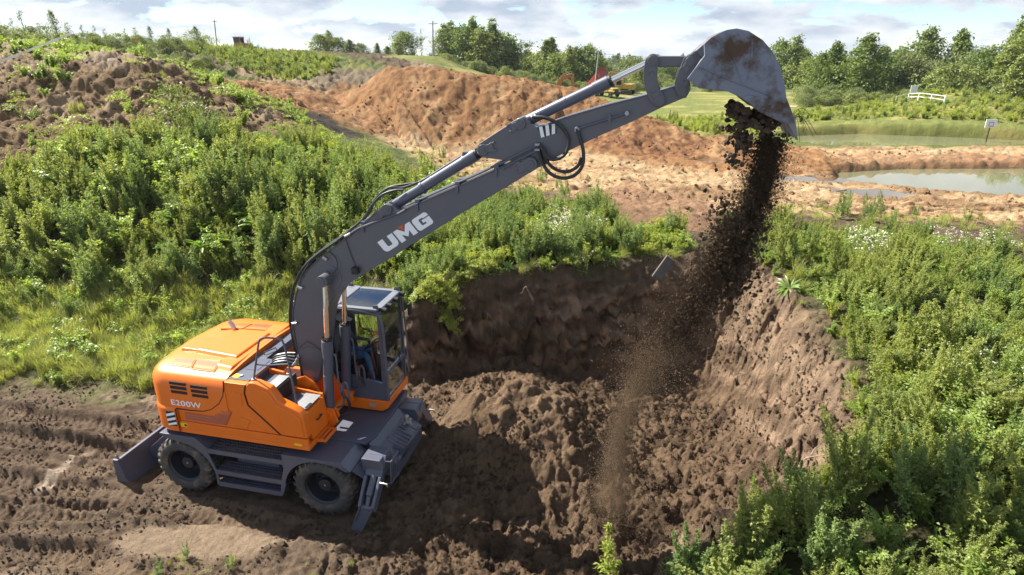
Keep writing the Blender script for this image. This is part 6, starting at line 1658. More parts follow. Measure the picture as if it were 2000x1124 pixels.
for cx, cy, sg, n in dpos:
    xx, yy = cx + sg * rng.randn(n), cy + sg * rng.randn(n)
    parts.append(lay((xx, yy), np.full(n, 6), 0.8 + 0.3 * rng.rand(n), rng, 0.15, sink=0.0))
ed = EDGE[12:20]
tt = rng.rand(110) * (len(ed) - 1); ii = tt.astype(int); ff = tt - ii
ex_ = np.array([ed[i][0] + f * (ed[i + 1][0] - ed[i][0]) for i, f in zip(ii, ff)]) + 0.15 * rng.rand(110) ; ey_ = np.array([ed[i][1] + f * (ed[i + 1][1] - ed[i][1]) for i, f in zip(ii, ff)])
kk = (fbm(ex_ * 2, ey_ * 2, 2) > -0.05)
ex_, ey_ = ex_[kk], ey_[kk]
Cp = lay((ex_, ey_), pick(rng, len(ex_), [(5, 2), (3, 2), (8, 3), (4, 1), (9, 1)]), 0.35 + 0.3 * rng.rand(len(ex_)), rng, 0.25)
parts.append(Cp)
scatter('right_thicket', COLL_HI, *merge(parts), 'dense weeds with white daisies on the terrace at right', 'weeds')
# --- grass on the far bank and plain
x, y = sample_poly([(14, 51), (22, 54), (25, 62), (29, 67.5), (37, 68), (46, 64), (56, 57), (70, 56), (80, 80), (60, 86), (44, 80), (30, 78), (14, 66)], 2600, rng)
scatter('bank_grass', COLL_PL, *lay((x, y), pick(rng, len(x), [(10, 3), (11, 4), (7, 2), (5, 1.5), (1, 1), (15, 1)]), 0.6 + 0.6 * rng.rand(len(x)), rng), 'rough grass on the bank around the far pond', 'grass')
x, y = sample_poly([(10, 24), (14, 22.8), (18, 22), (22, 20), (24, 22), (18, 26), (13, 27)], 160, rng)
x2, y2 = sample_poly([(-1, 24), (2, 23), (3, 30), (-1, 34), (-5, 38), (-6, 36)], 120, rng)
x3 = rng.uniform(-9.3, -2.2, 60); y3 = rng.uniform(7.0, 7.8, 60)
k3 = (fbm(x3 * 1.3, y3 * 1.3, 2) > 0.05)
xx = np.concatenate([x, x2, x3[k3]]); yy = np.concatenate([y, y2, y3[k3]])
ss = np.concatenate([0.5 + 0.4 * rng.rand(len(x)), 0.4 + 0.3 * rng.rand(len(x2)), 0.18 + 0.15 * rng.rand(k3.sum())])
scatter('stray_weeds', COLL_PL, *lay((xx, yy), pick(rng, len(xx), [(10, 2), (12, 2), (13, 2), (14, 2), (2, 1)]), ss, rng), 'sparse tufts of grass on the bare soil', 'weeds')
# ------------------------------------------------------------------ trees
L_TREE_A = leaf_mat('alder_leaf', (0.101, 0.155, 0.044), (0.204, 0.256, 0.079), 0.26, 0.6, 0.2)
L_TREE_B = leaf_mat('birch_leaf', (0.150, 0.199, 0.058), (0.281, 0.317, 0.109), 0.26, 0.6, 0.2)
L_TREE_C = leaf_mat('willow_leaf', (0.137, 0.173, 0.073), (0.246, 0.281, 0.131), 0.26, 0.6, 0.2)
L_TREE_D = leaf_mat('far_wood_leaf', (0.076, 0.106, 0.055), (0.136, 0.166, 0.081), 0.3, 0.7, 0.1)
M_BARK = paint('bark', (0.10, 0.08, 0.065), 0.9, var=0.3, dscale=6)
M_BIRCHBARK = paint('pale_bark', (0.42, 0.40, 0.37), 0.85, dirt=0.4, dirtcol=(0.06, 0.05, 0.045), dscale=5)
def envelope(kind, t):
    if kind == 'cone': return np.clip(1.05 - t, 0.03, 1) ** 0.85 * np.clip(t * 6, 0.3, 1)
    if kind == 'oval': return np.sin(np.pi * np.clip(t * 0.94 + 0.06, 0, 1)) ** 0.65
    if kind == 'round': return np.sqrt(np.clip(1 - (2 * t - 0.85) ** 2 / 1.35, 0.02, 1))
    return np.clip(1.0 - 0.75 * t, 0.05, 1) * np.clip(t * 4 + 0.35, 0.35, 1)
def tree_meshes(seed, h, wid, kind, mat, bark, base=0.12, clumps=120, per=22, leaf=0.24, sp=0.30):
    rng = np.random.RandomState(seed)
    mb = MB()
    n = 7
    bend = rng.randn(2) * 0.04 * h
    pts = [(bend[0] * (i / n) ** 2, bend[1] * (i / n) ** 2, h * 0.96 * i / n - 0.25) for i in range(n + 1)]
    r0 = 0.018 * h + 0.01
    mb.tube(pts, [r0 * (1 - 0.9 * i / n) for i in range(n + 1)], 7)
    for k in range(14):
        t = base + (0.92 - base) * (k + rng.rand()) / 14; az = k * 2.4 + rng.rand(); e = envelope(kind, np.array([(t - base) / (1 - base)]))[0] * wid * 0.85
        p = Vector((bend[0] * t * t, bend[1] * t * t, h * 0.96 * t - 0.25)); q = p + Vector((math.cos(az) * e, math.sin(az) * e, e * (0.5 + 0.5 * rng.rand())))
        mb.tube([p, p.lerp(q, 0.5) + Vector((0, 0, -0.06 * e)), q], [r0 * 0.45 * (1 - t * 0.7), r0 * 0.25 * (1 - t * 0.7), r0 * 0.08], 5, cap=False)
    trunk = mb.build('trunk', bark).data
    lm = LeafMesh()
    t = rng.rand(clumps) ** (1.15 if kind == 'cone' else 0.9); e = envelope(kind, t) * wid
    az = rng.rand(clumps) * 6.283; rr = e * (0.35 + 0.65 * rng.rand(clumps) ** 0.45) * (0.75 + 0.45 * rng.rand(clumps))
    lob = 1 + 0.30 * np.sin(az * 3 + 4 * t + seed) + 0.22 * np.sin(az * 5 - 9 * t) + 0.18 * rng.randn(clumps)
    rr *= lob
    cz = h * (base + (1 - base) * t) + 0.05 * h * rng.randn(clumps) * (t > 0.3)
    tt_ = base + (1 - base) * t
    Cc = np.stack([bend[0] * tt_ ** 2 + np.cos(az) * rr, bend[1] * tt_ ** 2 + np.sin(az) * rr, cz], 1)
    cs = sp * (0.6 + 0.8 * rng.rand(clumps)) * (0.5 + 0.6 * envelope(kind, t))
    P = (Cc[:, None] + rng.randn(clumps, per, 3) * (cs[:, None, None] * np.array([1, 1, 0.7]))).reshape(-1, 3)
    D = rng.randn(len(P), 3); D[:, 2] -= 0.3
    L = leaf * (0.6 + 0.8 * rng.rand(len(P)))
    tint = np.repeat(rng.rand(clumps), per) * 0.7 + 0.3 * rng.rand(len(P))
    lm.leaves(P, D, L, L * 0.62, rng, 0, 0.1, tint)
    crown = lm.mesh('crown', [mat])
    return trunk, crown
def drop_temp():
    for o in list(COL.objects):
        if o.name.startswith('trunk') and o.parent is None:
            bpy.data.objects.remove(o)
TREES = {
    'alder_cone': tree_meshes(101, 8.5, 2.5, 'cone', L_TREE_A, M_BARK, 0.04, 230, 24, 0.36, 0.42),
    'birch_oval': tree_meshes(102, 9.5, 2.4, 'oval', L_TREE_B, M_BIRCHBARK, 0.14, 210, 24, 0.34, 0.42),
    'willow_round': tree_meshes(103, 6.5, 3.4, 'round', L_TREE_C, M_BARK, 0.02, 230, 24, 0.36, 0.45),
    'alder_oval': tree_meshes(104, 8.0, 2.9, 'oval', L_TREE_A, M_BARK, 0.02, 240, 24, 0.37, 0.45),
    'birch_cone': tree_meshes(105, 9.0, 2.3, 'cone', L_TREE_B, M_BIRCHBARK, 0.08, 210, 24, 0.35, 0.40),
    'green_round': tree_meshes(106, 5.0, 2.6, 'round', L_TREE_B, M_BARK, 0.03, 170, 24, 0.32, 0.34),
    'tall_birch': tree_meshes(107, 12.0, 2.6, 'oval', L_TREE_B, M_BIRCHBARK, 0.18, 250, 24, 0.38, 0.5),
    'sapling': tree_meshes(108, 2.6, 0.5, 'wild', L_TREE_C, M_BARK, 0.12, 60, 12, 0.085, 0.10),
    'young_birch': tree_meshes(109, 3.0, 0.7, 'cone', L_TREE_A, M_BARK, 0.05, 110, 16, 0.10, 0.14),
    'thin_sapling': tree_meshes(110, 2.4, 0.35, 'wild', L_TREE_C, M_BARK, 0.2, 34, 9, 0.08, 0.08),
    'bush': tree_meshes(111, 1.6, 1.0, 'round', L_TREE_B, M_BARK, 0.02, 90, 16, 0.11, 0.18),
}
TREES2 = {
    'alder_cone': tree_meshes(121, 8.5, 2.2, 'oval', L_TREE_A, M_BARK, 0.03, 220, 24, 0.36, 0.42),
    'birch_oval': tree_meshes(122, 9.5, 2.7, 'cone', L_TREE_B, M_BIRCHBARK, 0.10, 200, 24, 0.36, 0.46),
    'alder_oval': tree_meshes(124, 8.0, 3.2, 'round', L_TREE_A, M_BARK, 0.02, 230, 24, 0.38, 0.5),
    'birch_cone': tree_meshes(125, 9.0, 1.9, 'oval', L_TREE_B, M_BIRCHBARK, 0.12, 190, 24, 0.34, 0.36),
    'tall_birch': tree_meshes(127, 12.0, 3.0, 'cone', L_TREE_B, M_BIRCHBARK, 0.12, 240, 24, 0.38, 0.55),
}
drop_temp()
def px_xy(u, D):
    return ((u - 1000) / 1200.0 * (0.9332 * D + 0.3593 * 7.6), D)
trr = random.Random(3)
def plant_tree(name, kind, x, y, s, sw, rz, label, group, z=None):
    t = empty(name, (x, y, gz(x, y) if z is None else z), rz)
    t.scale = (s * sw * trr.uniform(0.85, 1.2), s * sw * trr.uniform(0.85, 1.2), s * trr.uniform(0.93, 1.08))
    tag(t, label, 'tree' if 'tree' in name else 'shrub', group)
    tr, cr_ = TREES2[kind] if (kind in TREES2 and trr.random() < 0.5) else TREES[kind]
    o = bpy.data.objects.new('trunk', tr); COL.objects.link(o); o.parent = t
    o = bpy.data.objects.new('crown', cr_); COL.objects.link(o); o.parent = t
    return t
ORD = ['first', 'second', 'third', 'fourth', 'fifth', 'sixth', 'seventh', 'eighth', 'ninth', 'tenth', 'eleventh', 'twelfth', 'thirteenth', 'fourteenth', 'fifteenth', 'sixteenth', 'seventeenth', 'eighteenth', 'nineteenth', 'twentieth', 'twenty-first', 'twenty-second', 'twenty-third', 'twenty-fourth', 'twenty-fifth', 'twenty-sixth', 'twenty-seventh', 'twenty-eighth', 'twenty-ninth', 'thirtieth', 'thirty-first', 'thirty-second', 'thirty-third', 'thirty-fourth', 'thirty-fifth', 'thirty-sixth', 'thirty-seventh', 'thirty-eighth', 'thirty-ninth', 'fortieth']
H0 = {'alder_cone': 8.5, 'birch_oval': 9.5, 'willow_round': 6.5, 'alder_oval': 8.0, 'birch_cone': 9.0, 'green_round': 5.0, 'tall_birch': 12.0, 'sapling': 2.6, 'young_birch': 3.0, 'thin_sapling': 2.4, 'bush': 1.6}
KW = {'alder_cone': 'dark conical alder', 'birch_oval': 'light green birch', 'willow_round': 'rounded grey-green willow', 'alder_oval': 'dark full-crowned alder', 'birch_cone': 'pointed light green birch', 'green_round': 'low round yellow-green tree', 'tall_birch': 'tall slender birch'}
trr = random.Random(3)
def row(specs, where, group, name='tree'):
    specs = sorted(specs, key=lambda s_: s_[0])
    cnt = {}
    for (u, D, kind, h, sw) in specs: cnt[kind] = cnt.get(kind, 0) + 1
    seen = {}
    for (u, D, kind, h, sw) in specs:
        x, y = px_xy(u, D)
        i = seen.get(kind, 0); seen[kind] = i + 1
        lab = (ORD[i] + ' ' + KW[kind] + ' from the left ' + where) if cnt[kind] > 1 else ('the ' + KW[kind] + ' ' + where)
        plant_tree({'willow_round': 'willow_tree', 'green_round': 'round_tree'}.get(kind, 'birch_tree' if 'birch' in kind else 'alder_tree'), kind, x, y, h / H0[kind], sw, trr.random() * 6.28, lab, group)
# right-hand row beyond the far pond
row([(1515, 150, 'alder_oval', 10.0, 1.0), (1540, 146, 'birch_oval', 10.8, 1.1), (1556, 150, 'alder_oval', 8.6, 1.1),
     (1582, 122, 'green_round', 6.2, 1.0), (1600, 116, 'alder_oval', 7.0, 1.0), (1628, 114, 'alder_cone', 8.8, 1.1), (1652, 118, 'green_round', 5.6, 1.1), (1678, 108, 'alder_cone', 8.8, 1.25), (1706, 114, 'birch_cone', 8.0, 1.2),
     (1722, 112, 'alder_oval', 6.6, 1.1), (1742, 116, 'alder_oval', 7.2, 1.1), (1765, 112, 'willow_round', 6.8, 0.9), (1791, 120, 'alder_cone', 10.4, 1.1), (1812, 112, 'willow_round', 6.2, 0.9), (1836, 96, 'green_round', 5.2, 0.95),
     (1866, 116, 'alder_cone', 10.4, 1.15), (1890, 110, 'willow_round', 7.2, 0.9), (1912, 106, 'alder_oval', 8.0, 1.05), (1940, 98, 'birch_oval', 8.2, 1.1), (1962, 110, 'tall_birch', 11.0, 1.1), (1985, 100, 'tall_birch', 10.8, 1.2), (2010, 96, 'birch_oval', 10.2, 1.2), (2040, 100, 'tall_birch', 11.5, 1.2), (2080, 100, 'alder_oval', 9.5, 1.2), (1880, 100, 'green_round', 4.6, 0.9), (1970, 92, 'birch_cone', 6.5, 1.2)],
    'in the row beyond the far pond', 'trees beyond the far pond')
# grove behind the spoil ridge
row([(795, 165, 'alder_oval', 7.5, 1.1), (872, 150, 'birch_oval', 9.5, 1.0), (888, 152, 'birch_oval', 10.6, 1.1), (908, 148, 'alder_oval', 11.0, 1.1), (926, 145, 'alder_cone', 10.8, 1.1), (944, 142, 'birch_cone', 10.6, 1.2), (962, 146, 'tall_birch', 11.0, 1.3), (980, 148, 'alder_oval', 10.2, 1.1), (995, 150, 'alder_cone', 8.6, 1.2),
     (1015, 160, 'willow_round', 6.0, 1.0), (1032, 165, 'alder_oval', 7.2, 1.1), (1050, 158, 'green_round', 6.5, 1.0), (1064, 140, 'birch_cone', 10.0, 1.0), (1078, 142, 'birch_cone', 9.2, 1.0), (1094, 135, 'green_round', 6.6, 1.0), (1112, 132, 'birch_oval', 8.0, 1.1), (1130, 138, 'alder_cone', 8.6, 1.2), (1148, 140, 'alder_oval', 8.0, 1.0), (1166, 145, 'willow_round', 6.6, 1.0), (1230, 160, 'willow_round', 6.0, 1.2), (1250, 150, 'green_round', 4.5, 1.2), (1300, 180, 'alder_oval', 6.0, 1.2)],
    'in the grove behind the brown spoil mound', 'grove behind the spoil mound')
# small trees on the plateau at the left back
row([(636, 132, 'green_round', 3.6, 1.0), (650, 136, 'birch_oval', 4.6, 1.2), (668, 138, 'alder_oval', 3.8, 1.2), (690, 136, 'alder_cone', 3.6, 1.3), (712, 140, 'willow_round', 3.0, 1.1), (742, 135, 'birch_oval', 3.4, 1.2), (762, 138, 'alder_cone', 3.2, 1.3), (783, 132, 'birch_cone', 4.2, 1.2)],
    'on the earth plateau beyond the track', 'small trees on the plateau')
# saplings along the left skyline
sk = []
for u, D, kind, h in [(-20, 50, 'young_birch', 3.4), (14, 52, 'young_birch', 3.2), (40, 56, 'sapling', 2.4), (62, 55, 'thin_sapling', 2.6), (84, 60, 'thin_sapling', 2.4), (104, 58, 'thin_sapling', 2.8), (128, 60, 'sapling', 2.0), (96, 56, 'bush', 1.5), (140, 64, 'bush', 1.6), (165, 56, 'young_birch', 2.8), (182, 60, 'sapling', 2.0), (206, 62, 'thin_sapling', 2.0), (200, 66, 'bush', 1.6), (232, 60, 'thin_sapling', 1.9), (250, 58, 'sapling', 1.9), (268, 62, 'bush', 1.5), (285, 60, 'thin_sapling', 2.0), (302, 64, 'sapling', 1.7), (330, 70, 'young_birch', 1.9), (348, 74, 'bush', 1.5), (364, 72, 'young_birch', 2.0), (386, 78, 'bush', 1.2), (412, 90, 'young_birch', 2.9), (402, 92, 'bush', 2.2), (424, 95, 'bush', 1.9), (30, 60, 'bush', 1.6), (60, 64, 'bush', 1.7)]:
    sk.append((u, D, kind, h))
kwn = {'young_birch': ('young_tree', 'young bushy tree'), 'sapling': ('sapling', 'small leafy sapling'), 'thin_sapling': ('thin_sapling', 'thin sparse sapling'), 'bush': ('skyline_bush', 'low round bush')}
seen = {}
for u, D, kind, h in sorted(sk):
    i = seen.get(kind, 0); seen[kind] = i + 1
    x, y = px_xy(u, D)
    plant_tree(kwn[kind][0], kind, x, y, h / H0[kind], 1.15, trr.random() * 6.28, '%s %s from the left on the skyline above the earth mounds' % (ORD[i], kwn[kind][1]), 'saplings on the left skyline')
# bushes at the foot of the pond-side trees
# far wood: one mass along the horizon
far_protos = []
for sd_, kd, hh, ww in ((201, 'oval', 12, 3.6), (202, 'cone', 13, 3.2), (203, 'round', 10, 4.5), (204, 'oval', 14, 3.4)):
    tr, cr_ = tree_meshes(sd_, hh, ww, kd, L_TREE_D, M_BARK, 0.03, 90, 14, 0.9, 0.7)
    far_protos.append(cr_)
drop_temp()
COLL_FAR = proto_collection('farwood', far_protos)
rg_ = np.random.RandomState(44)
nfar = 1900
fy = 300 + 420 * rg_.rand(nfar) ** 0.8; fxx = (rg_.rand(nfar) * 2 - 1) * (0.95 * fy)
kk = fbm(fxx * 0.012, fy * 0.012, 3) > -0.35
fxx, fy = fxx[kk], fy[kk]
P, rot, s3, pid = lay((fxx, fy), rg_.randint(0, 4, len(fxx)), 0.55 + 0.4 * rg_.rand(len(fxx)), rg_, 0.02, 0.4)
scatter('far_wood', COLL_FAR, P, rot, s3, pid, 'distant belt of woodland along the horizon', 'woodland')
# scrub along the foot of the near tree rows
sx_, sy_ = [], []
for u0, u1, D0, D1, n in ((1560, 2060, 92, 108, 120), (860, 1260, 120, 138, 110), (1180, 1500, 128, 170, 60), (-60, 430, 52, 84, 150)):
    uu = u0 + (u1 - u0) * rg_.rand(n); dd = D0 + (D1 - D0) * rg_.rand(n)
    sx_.append((uu - 1000) / 1200 * (0.9332 * dd + 2.73)); sy_.append(dd)
sx_, sy_ = np.concatenate(sx_), np.concatenate(sy_)
COLL_SCRUB = proto_collection('scrub', [TREES['green_round'][1], TREES['willow_round'][1], TREES['bush'][1]])
pidx = rg_.randint(0, 3, len(sx_))
scatter('scrub', COLL_SCRUB, *lay((sx_, sy_), pidx, np.where(pidx == 2, 1.0, 0.3) * (0.7 + 0.7 * rg_.rand(len(sx_))) * np.where(sx_ < -18, 0.55, 1.0), rg_, 0.03, 0.1), 'low scrub at the foot of the distant trees', 'scrub')
# ------------------------------------------------------------------ operator in the cab
def build_operator():
    M_JACKET = paint('grey_jacket', (0.17, 0.165, 0.175), 0.9, var=0.2, dscale=14)
    M_JEANS = paint('blue_jeans', (0.075, 0.21, 0.46), 0.9, var=0.2, dscale=20)
    M_SKIN = paint('skin', (0.48, 0.27, 0.19), 0.55)
    M_CAP = paint('pale_cap', (0.80, 0.82, 0.88), 0.85)
    M_HAIR = paint('dark_hair', (0.03, 0.022, 0.018), 0.8)
    M_SHOE = paint('dark_shoe', (0.03, 0.025, 0.02), 0.6)
    V, E, Rr, tagv = [], [], [], []
    def v(p, r, tg, par=None):
        V.append(p); Rr.append(r); tagv.append(tg)
        if par is not None: E.append((par, len(V) - 1))
        return len(V) - 1
    pel = v((0.84, 0.80, 2.10), 0.145, 'j')
    wst = v((0.80, 0.80, 2.25), 0.135, 't', pel)
    chs = v((0.75, 0.80, 2.45), 0.155, 't', wst)
    shl = v((0.76, 0.80, 2.58), 0.105, 't', chs)
    nck = v((0.79, 0.80, 2.66), 0.052, 's', shl)
    jaw = v((0.84, 0.795, 2.745), 0.066, 's', nck)
    skl = v((0.83, 0.795, 2.83), 0.092, 's', jaw)
    nose = v((0.945, 0.79, 2.785), 0.014, 's', jaw)
    v((0.83, 0.70, 2.79), 0.018, 's', skl); v((0.83, 0.89, 2.79), 0.018, 's', skl)
    for s in (-1, 1):
        sh = v((0.76, 0.80 + s * 0.19, 2.545), 0.072, 't', shl)
        el = v((0.86, 0.80 + s * 0.30, 2.30), 0.052, 't', sh)
        wr = v((1.10, 0.80 + s * 0.335, 2.27), 0.036, 't', el)
        pa = v((1.155, 0.80 + s * 0.335, 2.275), 0.036, 's', wr)
        for k in range(4):
            q = 0.80 + s * 0.335 + (k - 1.5) * 0.017
            L_ = (0.05, 0.058, 0.054, 0.042)[k]
            f1 = v((1.155 + L_ * 0.7, q, 2.282), 0.0095, 's', pa)
            f2 = v((1.155 + L_ * 1.1, q, 2.255), 0.0085, 's', f1)
            v((1.155 + L_ * 0.95, q, 2.232), 0.008, 's', f2)
        th = v((1.15, 0.80 + s * 0.295, 2.262), 0.011, 's', pa); v((1.175, 0.80 + s * 0.298, 2.242), 0.009, 's', th)
        hp = v((0.90, 0.80 + s * 0.095, 2.08), 0.105, 'j', pel)
        kn = v((1.34, 0.80 + s * 0.14, 2.20), 0.070, 'j', hp)
        an = v((1.44, 0.80 + s * 0.13, 1.66), 0.046, 'j', kn)
        hl = v((1.44, 0.80 + s * 0.13, 1.575), 0.044, 'f', an)
        v((1.62, 0.80 + s * 0.14, 1.565), 0.036, 'f', hl)
    me = bpy.data.meshes.new('body'); me.from_pydata(V, E, [])
    o = bpy.data.objects.new('person', me); COL.objects.link(o)
    md = o.modifiers.new('skin', 'SKIN'); md.use_smooth_shade = True
    sv = me.skin_vertices[0].data
    for i, r in enumerate(Rr): sv[i].radius = (r, r); sv[i].use_root = (i == 0)
    ms = o.modifiers.new('sub', 'SUBSURF'); ms.levels = 1; ms.render_levels = 1
    dg = bpy.context.evaluated_depsgraph_get()
    bm_ = bpy.data.meshes.new_from_object(o.evaluated_get(dg))
    o.modifiers.clear(); o.data = bm_
    for m in (M_JACKET, M_JEANS, M_SKIN, M_SHOE): bm_.materials.append(m)
    A = np.array(V)
    segs = [(a, b, tagv[b] if tagv[a] != tagv[b] else tagv[a]) for a, b in E]
    idx = {'t': 0, 'j': 1, 's': 2, 'f': 3}
    co = np.array([p.center for p in bm_.polygons])
    best = np.full(len(co), 1e9); mi = np.zeros(len(co), int)
    for a, b, tg in segs:
        d = A[b] - A[a]; t = np.clip(((co - A[a]) @ d) / (d @ d), 0, 1); dist = np.linalg.norm(co - A[a] - t[:, None] * d, axis=1) / max(Rr[a], Rr[b])
        m = dist < best; best = np.where(m, dist, best); mi = np.where(m, idx[tg], mi)
    bm_.polygons.foreach_set('material_index', mi.astype(np.int32)); bm_.polygons.foreach_set('use_smooth', [True] * len(bm_.polygons))
    o.location = excavator.location + Vector((0.12 * math.cos(R(-13)), 0.12 * math.sin(R(-13)), 0)); o.rotation_euler = excavator.rotation_euler
    tag(o, 'person in grey jacket, blue jeans and pale cap seated at the cab controls', 'person')
    c = MB()
    c.lathe([(0.104, 0.0), (0.107, 0.03), (0.098, 0.075), (0.06, 0.112), (0.0, 0.125)], (0.825, 0.795, 2.835), (0.05, 0, 1), 20)
    c.add([(0.89, 0.705, 2.842), (0.89, 0.885, 2.842), (1.02, 0.85, 2.822), (1.03, 0.795, 2.82), (1.02, 0.74, 2.822), (0.89, 0.705, 2.852), (0.89, 0.885, 2.852), (1.02, 0.85, 2.832), (1.03, 0.795, 2.83), (1.02, 0.74, 2.832)], [(0, 1, 2, 3, 4), (5, 9, 8, 7, 6), (0, 4, 9, 5), (4, 3, 8, 9), (3, 2, 7, 8), (2, 1, 6, 7)])
    c.build('cap', M_CAP, o)
    h = MB(); h.lathe([(0.10, -0.06), (0.103, 0.0), (0.1, 0.02)], (0.812, 0.795, 2.82), (0.05, 0, 1), 20); h.build('hair', M_HAIR, o)
    for s in (-1, 1):
        e = MB(); e.lathe([(0.001, -0.011), (0.011, 0), (0.001, 0.011)], (0.918, 0.795 + s * 0.033, 2.81), (1, 0, 0), 8); e.build('eye', M_DARK, o)
    mo = MB(); mo.box((0.900, 0.775, 2.735), (0.912, 0.815, 2.742)); mo.build('mouth', paint('lip', (0.3, 0.12, 0.1), 0.6), o)
    vb = MB(); vb.tube([(0.83, 0.66, 2.63), (0.90, 0.67, 2.50), (0.90, 0.70, 2.30)], 0.014, 6); vb.build('orange_strap', M_REDV, o)
    return o
build_operator()

# ------------------------------------------------------------------ distant machines
M_TRUCKY = paint('truck_yellow', (0.40, 0.265, 0.05), 0.4, dirt=0.3, dscale=2)
M_TRUCKR = paint('tipper_red', (0.28, 0.035, 0.032), 0.45, dirt=0.2, dscale=2)
M_OLDOR = paint('faded_orange', (0.42, 0.15, 0.05), 0.5, dirt=0.3, dscale=2)
M_DGLASS = paint('dark_window', (0.02, 0.028, 0.035), 0.1)
M_DARKMET = paint('dark_steel', (0.03, 0.03, 0.035), 0.5)
M_GREENB = paint('green_paint', (0.03, 0.13, 0.08), 0.5, dirt=0.3)
M_WOOD = paint('weathered_wood', (0.30, 0.27, 0.23), 0.85, var=0.25, dscale=5)
M_WOODD = paint('dark_pole_wood', (0.12, 0.10, 0.085), 0.9, var=0.3)
M_WHITEP = paint('white_paint', (0.75, 0.75, 0.74), 0.5, dirt=0.15)
M_CONC = paint('grey_concrete', (0.36, 0.35, 0.34), 0.85)
def small_wheel(parent, x, y, z, r, w, s):
    t = MB(); t.lathe([(0.0, 0.5 * w * s), (r * 0.5, 0.5 * w * s), (r * 0.55, 0.42 * w * s), (r * 0.9, 0.5 * w * s), (r, 0.3 * w * s), (r, -0.3 * w * s), (r * 0.9, -0.5 * w * s), (0, -0.5 * w * s)], (x, y, z), (0, 1, 0), 20)
    return t.build('wheel', M_BLK, parent)
def build_truck(x, y, rz):
    t = empty('dump_truck', (x, y, gz(x, y)), rz); t.scale = (0.86, 0.86, 0.86)
    tag(t, 'yellow dump truck with its red tipper raised, parked behind the spoil mound', 'truck')
    f = MB(); f.box((-3.2, -0.45, 0.75), (3.6, 0.45, 1.0)); f.build('frame', M_DARKMET, t)
    cb = MB(); cb.prism([(0.9, 1.0), (2.2, 1.0), (2.2, 1.75), (1.95, 2.6), (0.95, 2.65)], -1.15, 1.15); c = cb.build('cab', M_TRUCKY, t, 0.06)
    hd = MB(); hd.prism([(2.2, 0.95), (3.55, 0.95), (3.6, 1.55), (3.4, 1.72), (2.2, 1.85)], -0.95, 0.95); hd.build('bonnet', M_TRUCKY, t, 0.1, seg=3)
    fd = MB()
    for s in (-1, 1): fd.prism([(2.3, 1.0), (2.45, 1.32), (3.2, 1.35), (3.65, 1.1), (3.65, 0.95), (3.3, 1.0)], s * 0.75, s * 1.22)
    fd.build('mudguards', M_TRUCKY, t, 0.05)
    bp = MB(); bp.box((3.6, -1.2, 0.55), (3.8, 1.2, 0.85)); bp.build('bumper', M_DARKMET, t, 0.03)
    g = MB(); g.box((3.59, -0.5, 1.0), (3.62, 0.5, 1.5)); g.build('radiator_grille', M_DARKMET, t)
    for s in (-1, 1):
        P1('cyl', (3.6, s * 0.85, 1.12), (3.68, s * 0.85, 1.12), 0.11, n=12).build('headlight', M_WHITE, t)
        P1('box', (1.1, min(s * 1.14, s * 1.17), 1.75), (1.9, max(s * 1.14, s * 1.17), 2.4)).build('side_window', M_DGLASS, c)
    P1('hexa', [(2.21, -1.0, 1.85), (2.21, 1.0, 1.85), (1.99, 0.95, 2.5), (1.99, -0.95, 2.5), (2.24, -1.0, 1.86), (2.24, 1.0, 1.86), (2.02, 0.95, 2.51), (2.02, -0.95, 2.51)]).build('windscreen', M_DGLASS, c)
    a = R(42)
    def tp(u, w): return (-3.0 + u * math.cos(a) - w * math.sin(a), 1.1 + u * math.sin(a) + w * math.cos(a))
    b = MB(); b.prism([tp(0, 0), tp(4.0, 0), tp(4.2, 1.35), tp(0, 1.35)], -1.2, 1.2); bd = b.build('tipper_body', M_TRUCKR, t, 0.04)
    r_ = MB()
    for k in range(6):
        u = 0.3 + 0.7 * k; r_.prism([tp(u, 0), tp(u + 0.12, 0), tp(u + 0.12, 1.3), tp(u, 1.3)], -1.26, -1.2); r_.prism([tp(u, 0), tp(u + 0.12, 0), tp(u + 0.12, 1.3), tp(u, 1.3)], 1.2, 1.26)
    r_.prism([tp(4.0, 1.35), tp(4.2, 1.35), tp(4.6, 1.75), tp(4.3, 1.75)], -1.25, 1.25)
    r_.build('body_rib', M_TRUCKR, bd)
    P1('cyl', (0.2, 0, 0.9), (*[tp(3.0, 0)[0]], 0, tp(3.0, 0)[1]), 0.09, n=12).build('hoist_ram', M_ZINC, t)
    for xx in (2.9, -1.4, -2.6):
        for s in (-1, 1): small_wheel(t, xx, s * 1.0, 0.5, 0.5, 0.35, s)
build_truck(15.9, 112, R(-52))
